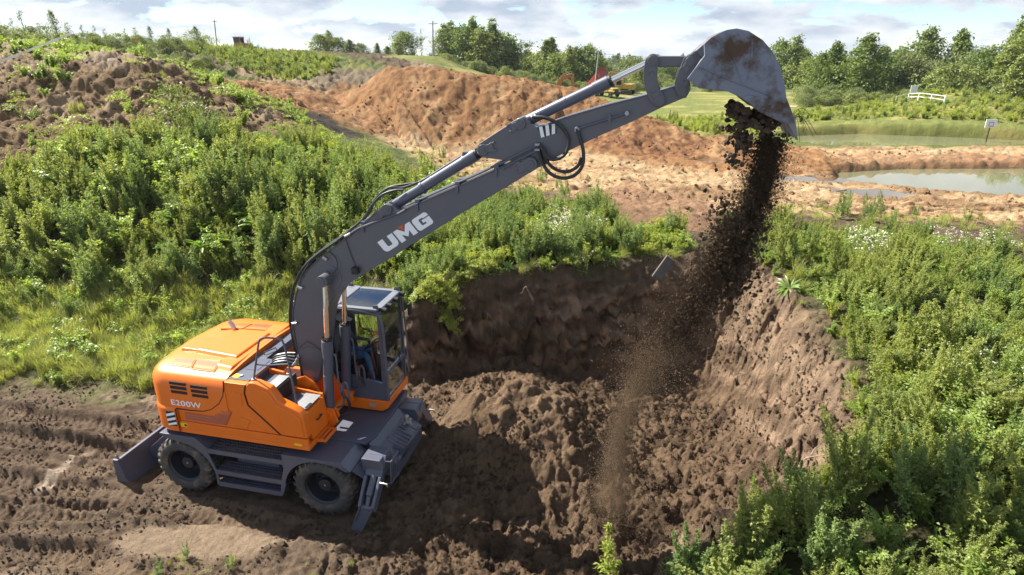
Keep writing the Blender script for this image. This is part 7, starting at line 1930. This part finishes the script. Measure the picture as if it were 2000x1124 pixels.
def build_tracked_excavator(x, y, rz, mat, label, boom, zoff=0.0):
    t = empty('tracked_excavator', (x, y, gz(x, y) + zoff), rz); t.scale = (0.85, 0.85, 0.9)
    tag(t, label, 'excavator')
    for s in (-1, 1):
        P = [(-1.9, 0.12), (-1.7, 0.0), (1.7, 0.0), (1.9, 0.12), (2.05, 0.45), (1.9, 0.75), (1.7, 0.85), (-1.7, 0.85), (-1.9, 0.75), (-2.05, 0.45)]
        P1('prism', P, s * 0.95, s * 1.5).build('track', M_DARKMET, t, 0.05)
    P1('cyl', (0, 0, 0.85), (0, 0, 1.1), 0.8, n=24).build('slew_ring', M_DARKMET, t)
    P1('box', (-2.2, -1.3, 1.1), (0.6, 1.3, 2.1)).build('engine_housing', mat, t, 0.12, seg=3)
    c = P1('prism', [(0.2, 1.1), (1.7, 1.1), (1.75, 1.7), (1.5, 2.9), (0.25, 2.95)], 0.35, 1.3).build('cab', mat, t, 0.06)
    P1('prism', [(0.4, 1.9), (1.55, 1.9), (1.4, 2.75), (0.4, 2.8)], 1.29, 1.32).build('side_window', M_DGLASS, c)
    P1('prism', [(0.4, 1.9), (1.55, 1.9), (1.4, 2.75), (0.4, 2.8)], 0.33, 0.36).build('side_window', M_DGLASS, c)
    A, B, C_, D_, E_ = boom
    def beam2(p, q, w0, w1, nm):
        d = Vector((q[0] - p[0], q[1] - p[1])).normalized(); n_ = Vector((-d.y, d.x))
        return P1('prism', [(p[0] - n_.x * w0, p[1] - n_.y * w0), (q[0] - n_.x * w1, q[1] - n_.y * w1), (q[0] + n_.x * w1, q[1] + n_.y * w1), (p[0] + n_.x * w0, p[1] + n_.y * w0)], -0.22, 0.22).build(nm, mat, t, 0.03)
    beam2(A, B, 0.28, 0.38, 'boom'); beam2(B, C_, 0.38, 0.22, 'boom_tip'); beam2(C_, D_, 0.30, 0.18, 'stick')
    P1('cyl', (0.6, -0.3, 1.3), ((A[0] + B[0]) / 2 + 0.1, -0.3, (A[1] + B[1]) / 2), 0.09, n=10).build('lift_cylinder', M_DARKMET, t)
    P1('cyl', (B[0], 0, B[1] + 0.45), (C_[0], 0, C_[1] + 0.45), 0.09, n=10).build('stick_cylinder', M_DARKMET, t)
    P1('prism', [D_, (D_[0] + 0.5, D_[1] + 0.1), (D_[0] + 0.6, D_[1] - 0.6), (D_[0] + 0.1, D_[1] - 1.1), (D_[0] - 0.5, D_[1] - 0.9), (D_[0] - 0.1, D_[1] - 0.5)], -0.55, 0.55).build('bucket', M_DARKMET, t, 0.03)
build_tracked_excavator(5.6, 92, R(-8), M_OLDOR, 'faded orange excavator, only its bent boom showing over the brown spoil mound', ((0.5, 1.6), (1.6, 4.0), (3.4, 4.7), (3.7, 2.2), (0, 0)))
build_tracked_excavator(20.8, 119, R(150), M_TRUCKY, 'yellow excavator standing behind the dump truck', ((0.5, 1.6), (1.6, 3.9), (3.6, 4.2), (4.2, 2.0), (0, 0)))
def build_dozer(x, y, rz):
    t = empty('bulldozer', (x, y, gz(x, y)), rz)
    tag(t, 'rusty orange bulldozer parked on top of the far left embankment', 'bulldozer')
    for s in (-1, 1): P1('prism', [(-1.8, 0.1), (-1.6, 0), (1.6, 0), (1.8, 0.1), (1.95, 0.45), (1.7, 0.85), (-1.7, 0.9), (-1.95, 0.5)], s * 0.75, s * 1.25).build('track', M_DARKMET, t, 0.04)
    P1('prism', [(-0.1, 0.7), (1.9, 0.7), (2.0, 1.5), (1.8, 1.75), (-0.1, 1.85)], -0.6, 0.6).build('bonnet', M_OLDOR, t, 0.06)
    P1('box', (-1.8, -0.7, 0.8), (-0.1, 0.7, 1.4)).build('rear_housing', M_OLDOR, t, 0.05)
    c = MB()
    for (a, b) in ((-1.6, -0.7), (-1.6, 0.7), (-0.15, -0.7), (-0.15, 0.7)): c.box((a - 0.06, b - 0.06, 1.4), (a + 0.06, b + 0.06, 2.9))
    c.box((-1.8, -0.85, 2.9), (0.0, 0.85, 3.05)); c.box((-1.66, -0.72, 1.4), (-0.1, 0.72, 1.9))
    co = c.build('cab', M_OLDOR, t, 0.02)
    for s in (-1, 1): P1('box', (-1.54, s * 0.69 - 0.01, 1.9), (-0.2, s * 0.69 + 0.01, 2.88)).build('side_window', M_DGLASS, co)
    P1('cyl', (1.0, 0.2, 1.75), (1.0, 0.2, 2.5), 0.06, n=10).build('exhaust', M_DARKMET, t)
    P1('prism', [(2.5, 0.0), (2.65, 0.0), (2.55, 0.5), (2.65, 1.15), (2.5, 1.15), (2.4, 0.5)], -1.6, 1.6).build('blade', M_DARKMET, t, 0.02)
    for s in (-1, 1): P1('box', (0.3, s * 1.33 - 0.06, 0.3), (2.45, s * 1.33 + 0.06, 0.5)).build('push_arm', M_OLDOR, t)
build_dozer(-57.0, 140, R(-12))
# ------------------------------------------------------------------ poles, masts, fences, signs
def pole(x, y, h, lean, label, arm=1.2, mat=M_WOODD):
    t = empty('utility_pole', (x, y, gz(x, y) - 0.3), 0)
    tag(t, label, 'pole', 'utility poles')
    top = Vector((lean * h, 0, h))
    P1('cyl', (0, 0, 0), top, 0.16, 0.10, 12).build('mast', mat, t)
    if arm:
        P1('box', (top.x - arm / 2, -0.05, h - 0.55), (top.x + arm / 2, 0.05, h - 0.43)).build('crossarm', mat, t)
        for k in (-1, 0, 1): P1('cyl', (top.x + k * arm * 0.45, 0, h - 0.43), (top.x + k * arm * 0.45, 0, h - 0.25), 0.04, n=8).build('insulator', M_WHITEP, t)
pole(-77.0, 172, 8.6, 0.06, 'dark wooden utility pole on the left skyline beside the bulldozer')
pole(14.3, 112, 7.4, 0.06, 'leaning grey pole to the left of the dump truck', 0.0, M_CONC)
pole(-13.5, 112, 6.0, 0.04, 'pale pole left of the grove behind the spoil mound', 1.4, M_CONC)
pole(-17.6, 150, 7.0, -0.03, 'leaning pole beside the grove edge', 1.0, M_CONC)
def lattice(x, y, h, w, label):
    t = empty('radio_mast', (x, y, gz(x, y)), 0); tag(t, label, 'mast')
    red = paint('mast_red', (0.5, 0.08, 0.05), 0.5)
    n = 14
    for k in range(n):
        m = MB(); z0, z1 = h * k / n, h * (k + 1) / n
        w0, w1 = w * (1 - 0.6 * k / n), w * (1 - 0.6 * (k + 1) / n)
        c0 = [(w0 * math.cos(a), w0 * math.sin(a), z0) for a in (0.5, 2.6, 4.7)]; c1 = [(w1 * math.cos(a), w1 * math.sin(a), z1) for a in (0.5, 2.6, 4.7)]
        for i in range(3): m.tube([c0[i], c1[i]], 0.18, 4); m.tube([c0[i], c1[(i + 1) % 3]], 0.10, 4)
        m.build('mast_section', red if k % 2 == 0 else M_WHITEP, t)
lattice(-118, 860, 46, 1.4, 'tall red and white radio mast on the horizon')
lattice(-128, 860, 36, 0.9, 'shorter thin radio mast left of the tall one')
def wire(name, P, sag, label):
    m = MB(); P = [Vector(p) for p in P]; out = []
    for i in range(len(P) - 1):
        for k in range(8):
            t = k / 8; q = P[i].lerp(P[i + 1], t); q.z -= sag * 4 * t * (1 - t); out.append(q)
    out.append(P[-1]); m.tube(out, 0.018, 4)
    return tag(m.build(name, M_DARKMET), label, 'wire')
wire('power_line', [(-17.8, 150, gz(-17.6, 150) + 6.6), (-13.3, 112, gz(-13.5, 112) + 5.5), (14.7, 112, gz(14.3, 112) + 6.9), (70, 140, 6.0)], 0.8, 'thin overhead wire running past the grove poles')
def stake(x, y, h, label, lean=0.0):
    t = empty('marker_stake', (x, y, gz(x, y) - 0.1), 0); tag(t, label, 'stake', 'marker stakes on the earth mound')
    P1('cyl', (0, 0, 0), (lean, 0, h), 0.022, 0.02, 8).build('post', M_WOOD, t)
    P1('cyl', (lean * 0.86, 0, h * 0.86), (lean * 1.02, 0, h * 1.02), 0.04, n=8).build('red_tip', M_REDV, t)
st_pts = [(207, 37, 1.3, 'red-tipped stake holding the upper end of the white tape'), (314, 44, 1.6, 'tall red-tipped stake furthest right on the earth mound'), (238, 42, 0.7, 'short red-tipped stake right of the tape end'), (16, 36, 0.7, 'short red-tipped stake at the far left edge')]
for u, D, h, lab in st_pts:
    x, y = px_xy(u, D); stake(x, y, h, lab, -0.06)
x1_, y1_ = px_xy(208, 37); x0_, y0_ = px_xy(-60, 23.5)
zA_, zB_ = max(gz(x0_, y0_) + 0.6, 6.2), max(gz(x1_, y1_) + 1.1, 8.5)
tp = MB(); pr = []
for k in range(25):
    t = k / 24; pr.append(Vector((x0_ + (x1_ - x0_) * t, y0_ + (y1_ - y0_) * t, zA_ + (zB_ - zA_) * t - 0.05 * 4 * t * (1 - t))))
lift_ = max(0.0, max(gz(p.x, p.y) + 0.18 - p.z for p in pr))
for k in range(25): pr[k].z += lift_ * math.sin(math.pi * k / 24) ** 0.5
for k in range(24):
    a, b = pr[k], pr[k + 1]; tw = 0.03 * math.sin(k * 1.7)
    tp.hexa([a + Vector((0, tw, -0.055)), b + Vector((0, tw, -0.055)), b + Vector((0, tw + 0.004, -0.055)), a + Vector((0, tw + 0.004, -0.055)), a + Vector((0, -tw, 0.055)), b + Vector((0, -tw, 0.055)), b + Vector((0, -tw + 0.004, 0.055)), a + Vector((0, -tw + 0.004, 0.055))])
tag(tp.build('barrier_tape', M_WHITEP), 'white barrier tape stretched across the earth mound at left', 'tape')
stake(x0_, y0_, 1.1, 'stake at the lower end of the white tape')
# white railing and board on the grassy bank
def railing():
    P = [px_xy(1742, 76.5), px_xy(1765, 76.5), px_xy(1784, 75), px_xy(1808, 73), px_xy(1834, 71)]
    t = empty('white_railing', (P[0][0], P[0][1], 0)); tag(t, 'white two-bar railing running down the grassy bank', 'railing')
    t.location = (0, 0, 0)
    Z = [gz(*p) for p in P]
    for p, z in zip(P, Z): P1('box', (p[0] - 0.045, p[1] - 0.045, z - 0.2), (p[0] + 0.045, p[1] + 0.045, z + 0.9)).build('post', M_WHITEP, t)
    for hh in (0.5, 0.9):
        for i in range(len(P) - 1):
            a = Vector((*P[i], Z[i] + hh)); b = Vector((*P[i + 1], Z[i + 1] + hh))
            P1('hexa', [a + Vector((0, -0.09, -0.035)), b + Vector((0, -0.09, -0.035)), b + Vector((0, -0.062, -0.035)), a + Vector((0, -0.062, -0.035)), a + Vector((0, -0.09, 0.035)), b + Vector((0, -0.09, 0.035)), b + Vector((0, -0.062, 0.035)), a + Vector((0, -0.062, 0.035))]).build('rail', M_WHITEP, t)
railing()
def board(x, y, w, h, z0, label, nm, cat, black=False):
    t = empty(nm, (x, y, gz(x, y))); tag(t, label, cat)
    P1('cyl', (0, 0.06, -0.2), (0, 0.06, z0 + h * 0.6), 0.05, n=10).build('post', M_DARKMET if black else M_WOOD, t)
    P1('box', (-w / 2, -0.03, z0), (w / 2, 0.03, z0 + h)).build('panel', M_WHITEP, t, 0.01)
    if black:
        m = MB()
        for (a, b, c_, d) in ((-0.22, 0.22, 0.12, 0.16), (-0.22, 0.22, 0.45, 0.49), (-0.22, -0.18, 0.12, 0.49), (0.18, 0.22, 0.12, 0.49)): m.box((a, -0.036, z0 + c_), (b, -0.031, z0 + d))
        m.build('target_square', M_BLK, t)
        P1('lathe', [(0.22, -0.01), (0.235, 0), (0.22, 0.01), (0.21, 0)], (0, -0.26, z0 + 0.1), (0, 0, 1), 24, True).build('hoop', M_OLDOR, t)
        P1('box', (-0.7, -0.2, -0.05), (0.7, 0.5, 0.12)).build('base', M_DARKMET, t, 0.03)
x, y = px_xy(1773, 77); board(x, y, 0.85, 0.85, 0.8, 'white notice board at the top of the grassy bank', 'notice_board', 'sign')
x, y = px_xy(1928, 58); board(x, y, 1.05, 0.75, 1.75, 'basketball backboard on a dark pole beside the far pond', 'basketball_hoop', 'hoop', True)
x, y = px_xy(1950, 82)
t = empty('skip_container', (x, y, gz(x, y)), R(4)); tag(t, 'open green metal skip on the grass at far right', 'skip')
P1('prism', [(-1.3, 0.1), (1.15, 0.1), (1.5, 0.85), (-1.5, 0.85)], -0.8, 0.8).build('hull', M_GREENB, t, 0.02)
P1('box', (-1.54, -0.86, 0.85), (1.54, 0.86, 0.92)).build('rim', M_GREENB, t)
for k in range(5): P1('box', (-1.0 + 0.5 * k, -0.84, 0.15), (-0.94 + 0.5 * k, -0.8, 0.85)).build('rib', M_GREENB, t)
# ------------------------------------------------------------------ odds and ends on the ground
M_ROOT = paint('dry_root', (0.26, 0.20, 0.14), 0.9, var=0.3, dscale=12)
def root_tuft(name, base, dirs, label, cat, r=0.012):
    m = MB(); rr = random.Random(int(base[0] * 100))
    for (dx, dy, dz) in dirs:
        P = [Vector(base)]
        for k in range(5):
            P.append(P[-1] + Vector((dx, dy, dz)) / 5 + Vector((rr.uniform(-1, 1), rr.uniform(-1, 1), rr.uniform(-1, 1))) * 0.05)
        m.tube(spline(P, 3), [r * (1 - 0.8 * i / 15) for i in range(16)], 5)
    return tag(m.build(name, M_ROOT), label, cat)
root_tuft('hanging_root', (0.35, 14.25, 2.15), [(0.1, -0.1, -0.5), (0.2, -0.05, -0.3), (-0.1, -0.1, -0.35)], 'pale roots dangling from the top of the cut face', 'root', 0.01)
root_tuft('hanging_root', (-0.6, 13.85, 1.6), [(0.05, -0.1, -0.6), (0.25, -0.1, -0.4)], 'thin root hanging lower on the shaded cut face', 'root', 0.008)
for (bx0, by0, dirs, lab) in (((13.0), 24.0, [(1.5, 0.2, 0.25), (1.0, 0.4, 0.45), (1.8, -0.3, 0.1), (-0.6, 0.2, 0.3)], 'dead branches lying on the sand right of the bucket'), ((4.9, 8.6, [(0.5, 0.3, 0.25), (0.4, -0.2, 0.35), (0.7, 0.1, 0.1)], 'dry twigs sticking out of the right bank'))):
    root_tuft('dead_branch', (bx0, by0, gz(bx0, by0) + 0.05), dirs, lab, 'branch', 0.03 if by0 > 20 else 0.012)
# ------------------------------------------------------------------ plants that stand out singly
def single_plant(name, me_, loc, s, label, cat='plant', rot=(0, 0, 0)):
    o = link_mesh(name, me_.copy()); o.location = (loc[0], loc[1], gz(loc[0], loc[1]) - 0.02 if len(loc) < 3 else loc[2]); o.scale = (s, s, s); o.rotation_euler = rot
    return tag(o, label, cat)
single_plant('tall_weed', feathery(301, 1.35, 1, 60, 8, [L_YEL, M_STEM], 0.12, 0.9, plume=0.16), (1.28, 6.95), 1.5, 'single tall yellow-green weed at the bottom edge of the picture')
single_plant('mugwort', feathery(302, 1.15, 6, 70, 14, [L_MUGB, M_STEM], 0.3, 0.75), (2.55, 6.75), 0.95, 'feathery mugwort right of the single tall weed')
single_plant('mugwort', feathery(303, 1.2, 7, 74, 14, [L_MUG, M_STEM], 0.3, 0.75), (3.5, 7.05), 1.05, 'large feathery mugwort at the lower corner of the pit')
single_plant('mugwort', feathery(304, 0.9, 4, 60, 12, [L_MUGB, M_STEM], 0.3, 0.75), (2.95, 6.45), 0.9, 'short mugwort in front of the large one')
single_plant('dock_plant', rosette(305, 22, (0.3, 0.55), 0.22, rise=0.6), (2.55, 15.45), 1.0, 'broad-leaved dock drooping over the cut face beside the daisies', rot=(0.5, 0, 0))
single_plant('dock_plant', rosette(306, 20, (0.3, 0.5), 0.3), (1.1, 15.15), 1.0, 'broad-leaved dock left of the daisies', rot=(0.45, 0.1, 1))
single_plant('dock_plant', rosette(307, 24, (0.35, 0.62), 0.25), (6.5, 13.4), 0.75, 'leafy dock hanging over the right bank below the soil stream', rot=(0.35, -0.5, 0))
single_plant('burdock', rosette(308, 26, (0.35, 0.65), 0.6, rise=0.7), (-8.9, 18.3), 1.0, 'big-leaved burdock in the middle of the left thicket', rot=(0.2, 0, 0))
single_plant('willow_shrub', TREES['bush'][1], (-13.2, 25.3), 1.15, 'light green shrub at the top left of the thicket', 'shrub')
# ------------------------------------------------------------------ loose soil
def rock_mesh(seed, sub=1, sq=(1, 1, 0.75), rough=0.35):
    bm = bmesh.new(); bmesh.ops.create_icosphere(bm, subdivisions=sub, radius=1.0)
    rg = random.Random(seed)
    for v_ in bm.verts:
        v_.co = Vector((v_.co.x * sq[0], v_.co.y * sq[1], v_.co.z * sq[2])) * (1 + rg.uniform(-rough, rough))
    me = bpy.data.meshes.new('clod'); bm.to_mesh(me); bm.free()
    return me
def soil_mat(name, c1, c2, rough=0.95):
    m, t, b = new_mat(name)
    oi = N(t, 'ShaderNodeObjectInfo'); tcn = N(t, 'ShaderNodeTexCoord')
    mx = N(t, 'ShaderNodeMix', data_type='RGBA'); mx.inputs[6].default_value = (*c1, 1); mx.inputs[7].default_value = (*c2, 1)
    LK(t, oi.outputs['Random'], mx.inputs[0]); LK(t, mx.outputs[2], b.inputs['Base Color'])
    b.inputs['Roughness'].default_value = rough; b.inputs['Specular IOR Level'].default_value = 0.15
    n_ = N(t, 'ShaderNodeTexNoise'); n_.inputs['Scale'].default_value = 6; n_.inputs['Detail'].default_value = 5
    LK(t, tcn.outputs['Object'], n_.inputs['Vector'])
    bp = N(t, 'ShaderNodeBump'); bp.inputs['Strength'].default_value = 0.8; bp.inputs['Distance'].default_value = 0.2
    LK(t, n_.outputs[0], bp.inputs['Height']); LK(t, bp.outputs[0], b.inputs['Normal'])
    return m
M_CLOD = soil_mat('dark_clod', (0.090, 0.059, 0.037), (0.165, 0.110, 0.070))
M_CLODL = soil_mat('tan_clod', (0.20, 0.12, 0.062), (0.34, 0.225, 0.125))
M_FALL = soil_mat('falling_soil', (0.075, 0.050, 0.031), (0.180, 0.120, 0.075))
M_DUST = soil_mat('falling_grit', (0.30, 0.20, 0.12), (0.52, 0.37, 0.23))
def rocks(key, mat, n, sub):
    ms = []
    for i in range(n):
        me = rock_mesh(500 + i + sub * 50, sub, (1, 0.8 + 0.1 * (i % 3), 0.6 + 0.1 * (i % 4)))
        me.materials.append(mat); ms.append(me)
    return proto_collection(key, ms)
C_CLOD = rocks('clod', M_CLOD, 6, 2); C_MUD = rocks('mud', soil_mat('mud_clod', (0.095, 0.068, 0.048), (0.165, 0.120, 0.085)), 6, 2); C_CLODL = rocks('lump', M_CLODL, 5, 2); C_FALL = rocks('fall', M_FALL, 5, 2); C_DUST = rocks('grit', M_DUST, 4, 1)
rq = np.random.RandomState(77)
def lay_rocks(x, y, s, rng, npro, sink=0.35):
    n = len(x)
    P = np.stack([x, y, ground_z(x, y) + s * (0.5 - sink)], 1)
    return P, rng.rand(n, 3) * 6.283, np.repeat(s[:, None], 3, 1) * (0.75 + 0.5 * rng.rand(n, 3)), rng.randint(0, npro, n)
# crumbs and clods in the pit and on the tracked floor
n = 46000
x = rq.uniform(-13, 6.2, n); y = rq.uniform(6.2, 14.2, n)
x2 = np.concatenate([rq.normal(0.3, 1.7, 9000), rq.uniform(3.8, 6.6, 4000)]); y2 = np.concatenate([rq.normal(10.6, 1.3, 9000), rq.uniform(7.6, 15, 4000)])
x = np.concatenate([x, x2]); y = np.concatenate([y, y2])
zb, pitw, ww = base_height(x, y)
k = ((pitw > 0.55) | ((pitw > 0.03) & (x > 4)) | ((x < 0) & (y < 12.8))) & (fbm(x * 0.7, y * 0.7, 3) + 0.4 * fbm(x * 2.3, y * 2.3, 2) > -0.12) & (np.abs(x) < 0.95 * y + 1.5)
for (cx, cy, a, b) in ((-5.2, 8.0, 1.3, 0.36), (-8.6, 7.0, 1.5, 0.36)): k &= (((x - cx) / a) ** 2 + ((y - cy) / b) ** 2 > 1)
lx, ly = (x + 4.35) * math.cos(R(-13)) + (y - 10.165) * math.sin(R(-13)), -(x + 4.35) * math.sin(R(-13)) + (y - 10.165) * math.cos(R(-13))
k &= ~((np.abs(lx) < 2.0) & (np.abs(ly) < 1.3))
x, y = x[k], y[k]
s = 0.005 + 0.030 * rq.rand(len(x)) ** 3.0 + 0.06 * (rq.rand(len(x)) < 0.004) * rq.rand(len(x))
lf_ = (x < -1.2 + 0.8 * rq.randn(len(x)))
scatter('soil_clods', C_CLOD, *lay_rocks(x[~lf_], y[~lf_], s[~lf_], rq, 6), 'crumbled dark soil clods strewn over the pit floor and heap', 'soil')
scatter('mud_crumbs', C_MUD, *lay_rocks(x[lf_], y[lf_], s[lf_] * 0.85, rq, 6), 'crumbs of grey-brown mud on the tracked ground around the machine', 'soil')
# lumps on the sand and the spoil ridge
x = rq.uniform(-14, 34, 9000); y = rq.uniform(22, 56, 9000)
d, t_ = seg_dist(x, y, RIDGE)
sdm = poly_mask(x, y, SAND, 0.5)
k = ((sdm > 0.5) | (d < 9)) & (fbm(x * 0.3 + 3, y * 0.3, 3) + 0.5 * fbm(x * 1.3, y * 1.3, 2) > 0.08)
for P_ in (POND_A, POND_B): k &= ~inside(x, y, grow(P_, 1.0))
x, y, d = x[k], y[k], d[k]
s = 0.02 + 0.10 * rq.rand(len(x)) ** 3
scatter('sand_lumps', C_CLODL, *lay_rocks(x, y, s, rq, 5), 'tan lumps of dried earth on the sand and spoil mound', 'soil')
x = rq.uniform(-34, -11, 5000); y = rq.uniform(19, 44, 5000)
k = (poly_mask(x, y, LEFT_HILL, 0.5) > 0.5)
x, y = x[k], y[k]
scatter('hill_clods', rocks('hillclod', soil_mat('hill_clod', (0.13, 0.088, 0.05), (0.20, 0.135, 0.08)), 5, 2), *lay_rocks(x, y, 0.02 + 0.09 * rq.rand(len(x)) ** 3, rq, 5), 'clods of grey-brown earth on the left mounds', 'soil')
# soil pouring from the bucket: path of the stream (x, y, z, half width, thickness)
PATH = np.array([(3.42, 8.25, 6.62, 0.28), (3.40, 8.28, 6.2, 0.20), (3.36, 8.3, 5.7, 0.22), (3.22, 8.35, 5.2, 0.30), (3.02, 8.4, 4.7, 0.38), (2.72, 8.45, 4.1, 0.42), (2.35, 8.5, 3.4, 0.36), (2.0, 8.5, 2.7, 0.26), (1.78, 8.5, 2.0, 0.18), (1.72, 8.5, 1.2, 0.20), (1.74, 8.5, 0.5, 0.30), (1.80, 8.5, 0.1, 0.46)])
def along(t):
    i = np.clip(t.astype(int), 0, len(PATH) - 2); f = (t - i)[:, None]
    return PATH[i] * (1 - f) + PATH[i + 1] * f
def stream(n, t0, t1, size, rng, wmul=1.0, bias=1.0):
    t = t0 + (t1 - t0) * rng.rand(n) ** bias
    Q = along(t)
    g = rng.randn(n, 3) * np.array([1, 0.7, 0.6])
    P = Q[:, :3] + g * (Q[:, 3:4] * wmul)
    s_ = size[0] + (size[1] - size[0]) * rng.rand(n) ** 3
    return P, rng.rand(n, 3) * 6.283, np.repeat(s_[:, None], 3, 1) * (0.7 + 0.6 * rng.rand(n, 3)), rng.randint(0, 4, n)
def keep_above(T, zmin=0.02):
    P = T[0]; k = P[:, 2] > np.array(ground_z(P[:, 0], P[:, 1])) + zmin
    return [a[k] for a in T]
big = stream(1500, 0.2, 5.8, (0.008, 0.040), rq, 0.34, 0.9); mid = stream(28000, 0.2, 5.9, (0.004, 0.014), rq, 0.48); fine = stream(46000, 0.8, 6.8, (0.0025, 0.007), rq, 0.85)
nn = rq.randn(2600, 3) * np.array([0.17, 0.28, 0.36]) + np.array([3.12, 8.35, 4.95])
blob = (nn, rq.rand(2600, 3) * 6.283, np.repeat((0.006 + 0.030 * rq.rand(2600) ** 3)[:, None], 3, 1), rq.randint(0, 4, 2600))
scatter('falling_soil', C_FALL, *keep_above(merge([big, mid, fine, blob])), 'thick stream of dark soil pouring from the raised bucket', 'soil')
d1 = stream(15000, 5.4, 10.9, (0.003, 0.0075), rq, 0.9); d2 = stream(36000, 6.0, 10.9, (0.003, 0.0065), rq, 0.6)
nn = rq.randn(4200, 3) * np.array([0.42, 0.5, 0.75]) + np.array([2.35, 8.6, 2.4])
d3 = (nn, rq.rand(4200, 3) * 6.283, np.repeat((0.003 + 0.009 * rq.rand(4200) ** 3)[:, None], 3, 1), rq.randint(0, 4, 4200))
nn = rq.randn(2200, 3) * np.array([0.5, 0.4, 0.18]) + np.array([1.95, 8.6, 0.35])
d4 = (nn, rq.rand(2200, 3) * 6.283, np.repeat((0.003 + 0.006 * rq.rand(2200) ** 3)[:, None], 3, 1), rq.randint(0, 4, 2200))
scatter('falling_grit', C_DUST, *keep_above(merge([d1, d2, d3, d4])), 'thin curtain of sunlit grit falling to the pit floor', 'dust')
# soil on the tracked floor is paler than in the pit
# caked earth lump still hanging in the bucket mouth, ragged
def ragged(name, centres, mat, label, cat, seed=1):
    bm = bmesh.new(); rg = random.Random(seed)
    for (c, r) in centres:
        res = bmesh.ops.create_icosphere(bm, subdivisions=2, radius=1.0)
        for v_ in res['verts']:
            n_ = v_.co.normalized(); v_.co = Vector(c) + Vector((n_.x * r[0], n_.y * r[1], n_.z * r[2])) * (1 + rg.uniform(-0.32, 0.32))
    me = bpy.data.meshes.new(name); bm.to_mesh(me); bm.free()
    return tag(link_mesh(name, me, mat), label, cat)
ME = excavator.matrix_basis
def ew(x, y, z): return tuple(Matrix.Translation(excavator.location) @ Matrix.Rotation(R(-13), 4, 'Z') @ Vector((x, y, z)))
cl = []
rg2 = random.Random(9)
for k in range(80):
    t = rg2.random(); xx = 7.45 + 0.55 * t + rg2.uniform(-.06, .06); zz = 6.98 - 0.22 * t - rg2.random() * 0.16; yy = rg2.uniform(-0.55, 0.4)
    r = 0.03 + 0.04 * rg2.random(); cl.append((ew(xx, yy, zz), (r, r * 0.9, r * 0.8)))
for k in range(150):
    t = rg2.random(); xx = 7.66 - 0.10 * t + rg2.gauss(0, .13) * (1 - 0.4 * t); zz = 6.80 - 0.62 * t ** 1.3; yy = rg2.uniform(-0.5, 0.2)
    r = 0.014 + 0.042 * rg2.random() ** 2 * (1 - 0.4 * t); cl.append((ew(xx, yy, zz), (r, r, r * (0.7 + 0.6 * rg2.random()))))
ragged('earth_lump', cl, paint('wet_earth', (0.065, 0.042, 0.027), 0.95, var=0.4, dscale=9), 'ragged dark earth lump dropping out of the bucket mouth', 'soil', 4)['kind'] = 'stuff'
sl_ = MB()
c0 = Vector((2.28, 8.75, 4.55)); ax1 = Vector((0.09, 0.02, 0.17)); ax2 = Vector((0.075, -0.02, -0.035)); ax3 = Vector((0.004, 0.022, 0.004))
sl_.hexa([c0 - ax1 - ax2 - ax3, c0 + ax1 - ax2 * 0.6 - ax3, c0 + ax1 * 0.9 + ax2 - ax3, c0 - ax1 * 0.8 + ax2 - ax3, c0 - ax1 - ax2 + ax3, c0 + ax1 - ax2 * 0.6 + ax3, c0 + ax1 * 0.9 + ax2 + ax3, c0 - ax1 * 0.8 + ax2 + ax3])
tag(sl_.build('flat_slab', paint('grey_slab', (0.10, 0.085, 0.075), 0.8, var=0.25), None, 0.008), 'flat grey slab falling beside the soil stream', 'slab')
tw = MB()
for k in range(11):
    p = Vector(ew(8.14 + 0.03 * rg2.random(), -0.55 + 0.3 * rg2.random(), 6.82)); d = Vector((rg2.uniform(0.02, 0.32), rg2.uniform(-0.2, 0.1), rg2.uniform(-0.28, 0.2)))
    tw.tube(spline([p, p + d * 0.4 + Vector((0, 0, 0.06)), p + d * 0.75, p + d + Vector((0, 0, -0.08))], 4), 0.003, 4)
tag(tw.build('root_strands', paint('dark_root', (0.05, 0.04, 0.03), 0.9)), 'thin dark roots trailing from the bucket teeth', 'root')
# ------------------------------------------------------------------ summer haze over the plain
def build_haze():
    m = bpy.data.materials.new('haze'); m.use_nodes = True
    t = m.node_tree; t.nodes.clear()
    v = N(t, 'ShaderNodeVolumePrincipled'); v.inputs['Density'].default_value = 0.00013; v.inputs['Color'].default_value = (0.80, 0.88, 1.0, 1)
    v.inputs['Anisotropy'].default_value = 0.2
    o = N(t, 'ShaderNodeOutputMaterial'); LK(t, v.outputs[0], o.inputs['Volume'])
    hz = MB(); hz.box((-3900, -40, -90), (3900, 2650, 45)); ob = hz.build('haze', m)
    ob.display_type = 'WIRE'
    tag(ob, 'pale haze over the far plain', 'haze', kind='stuff')
build_haze()
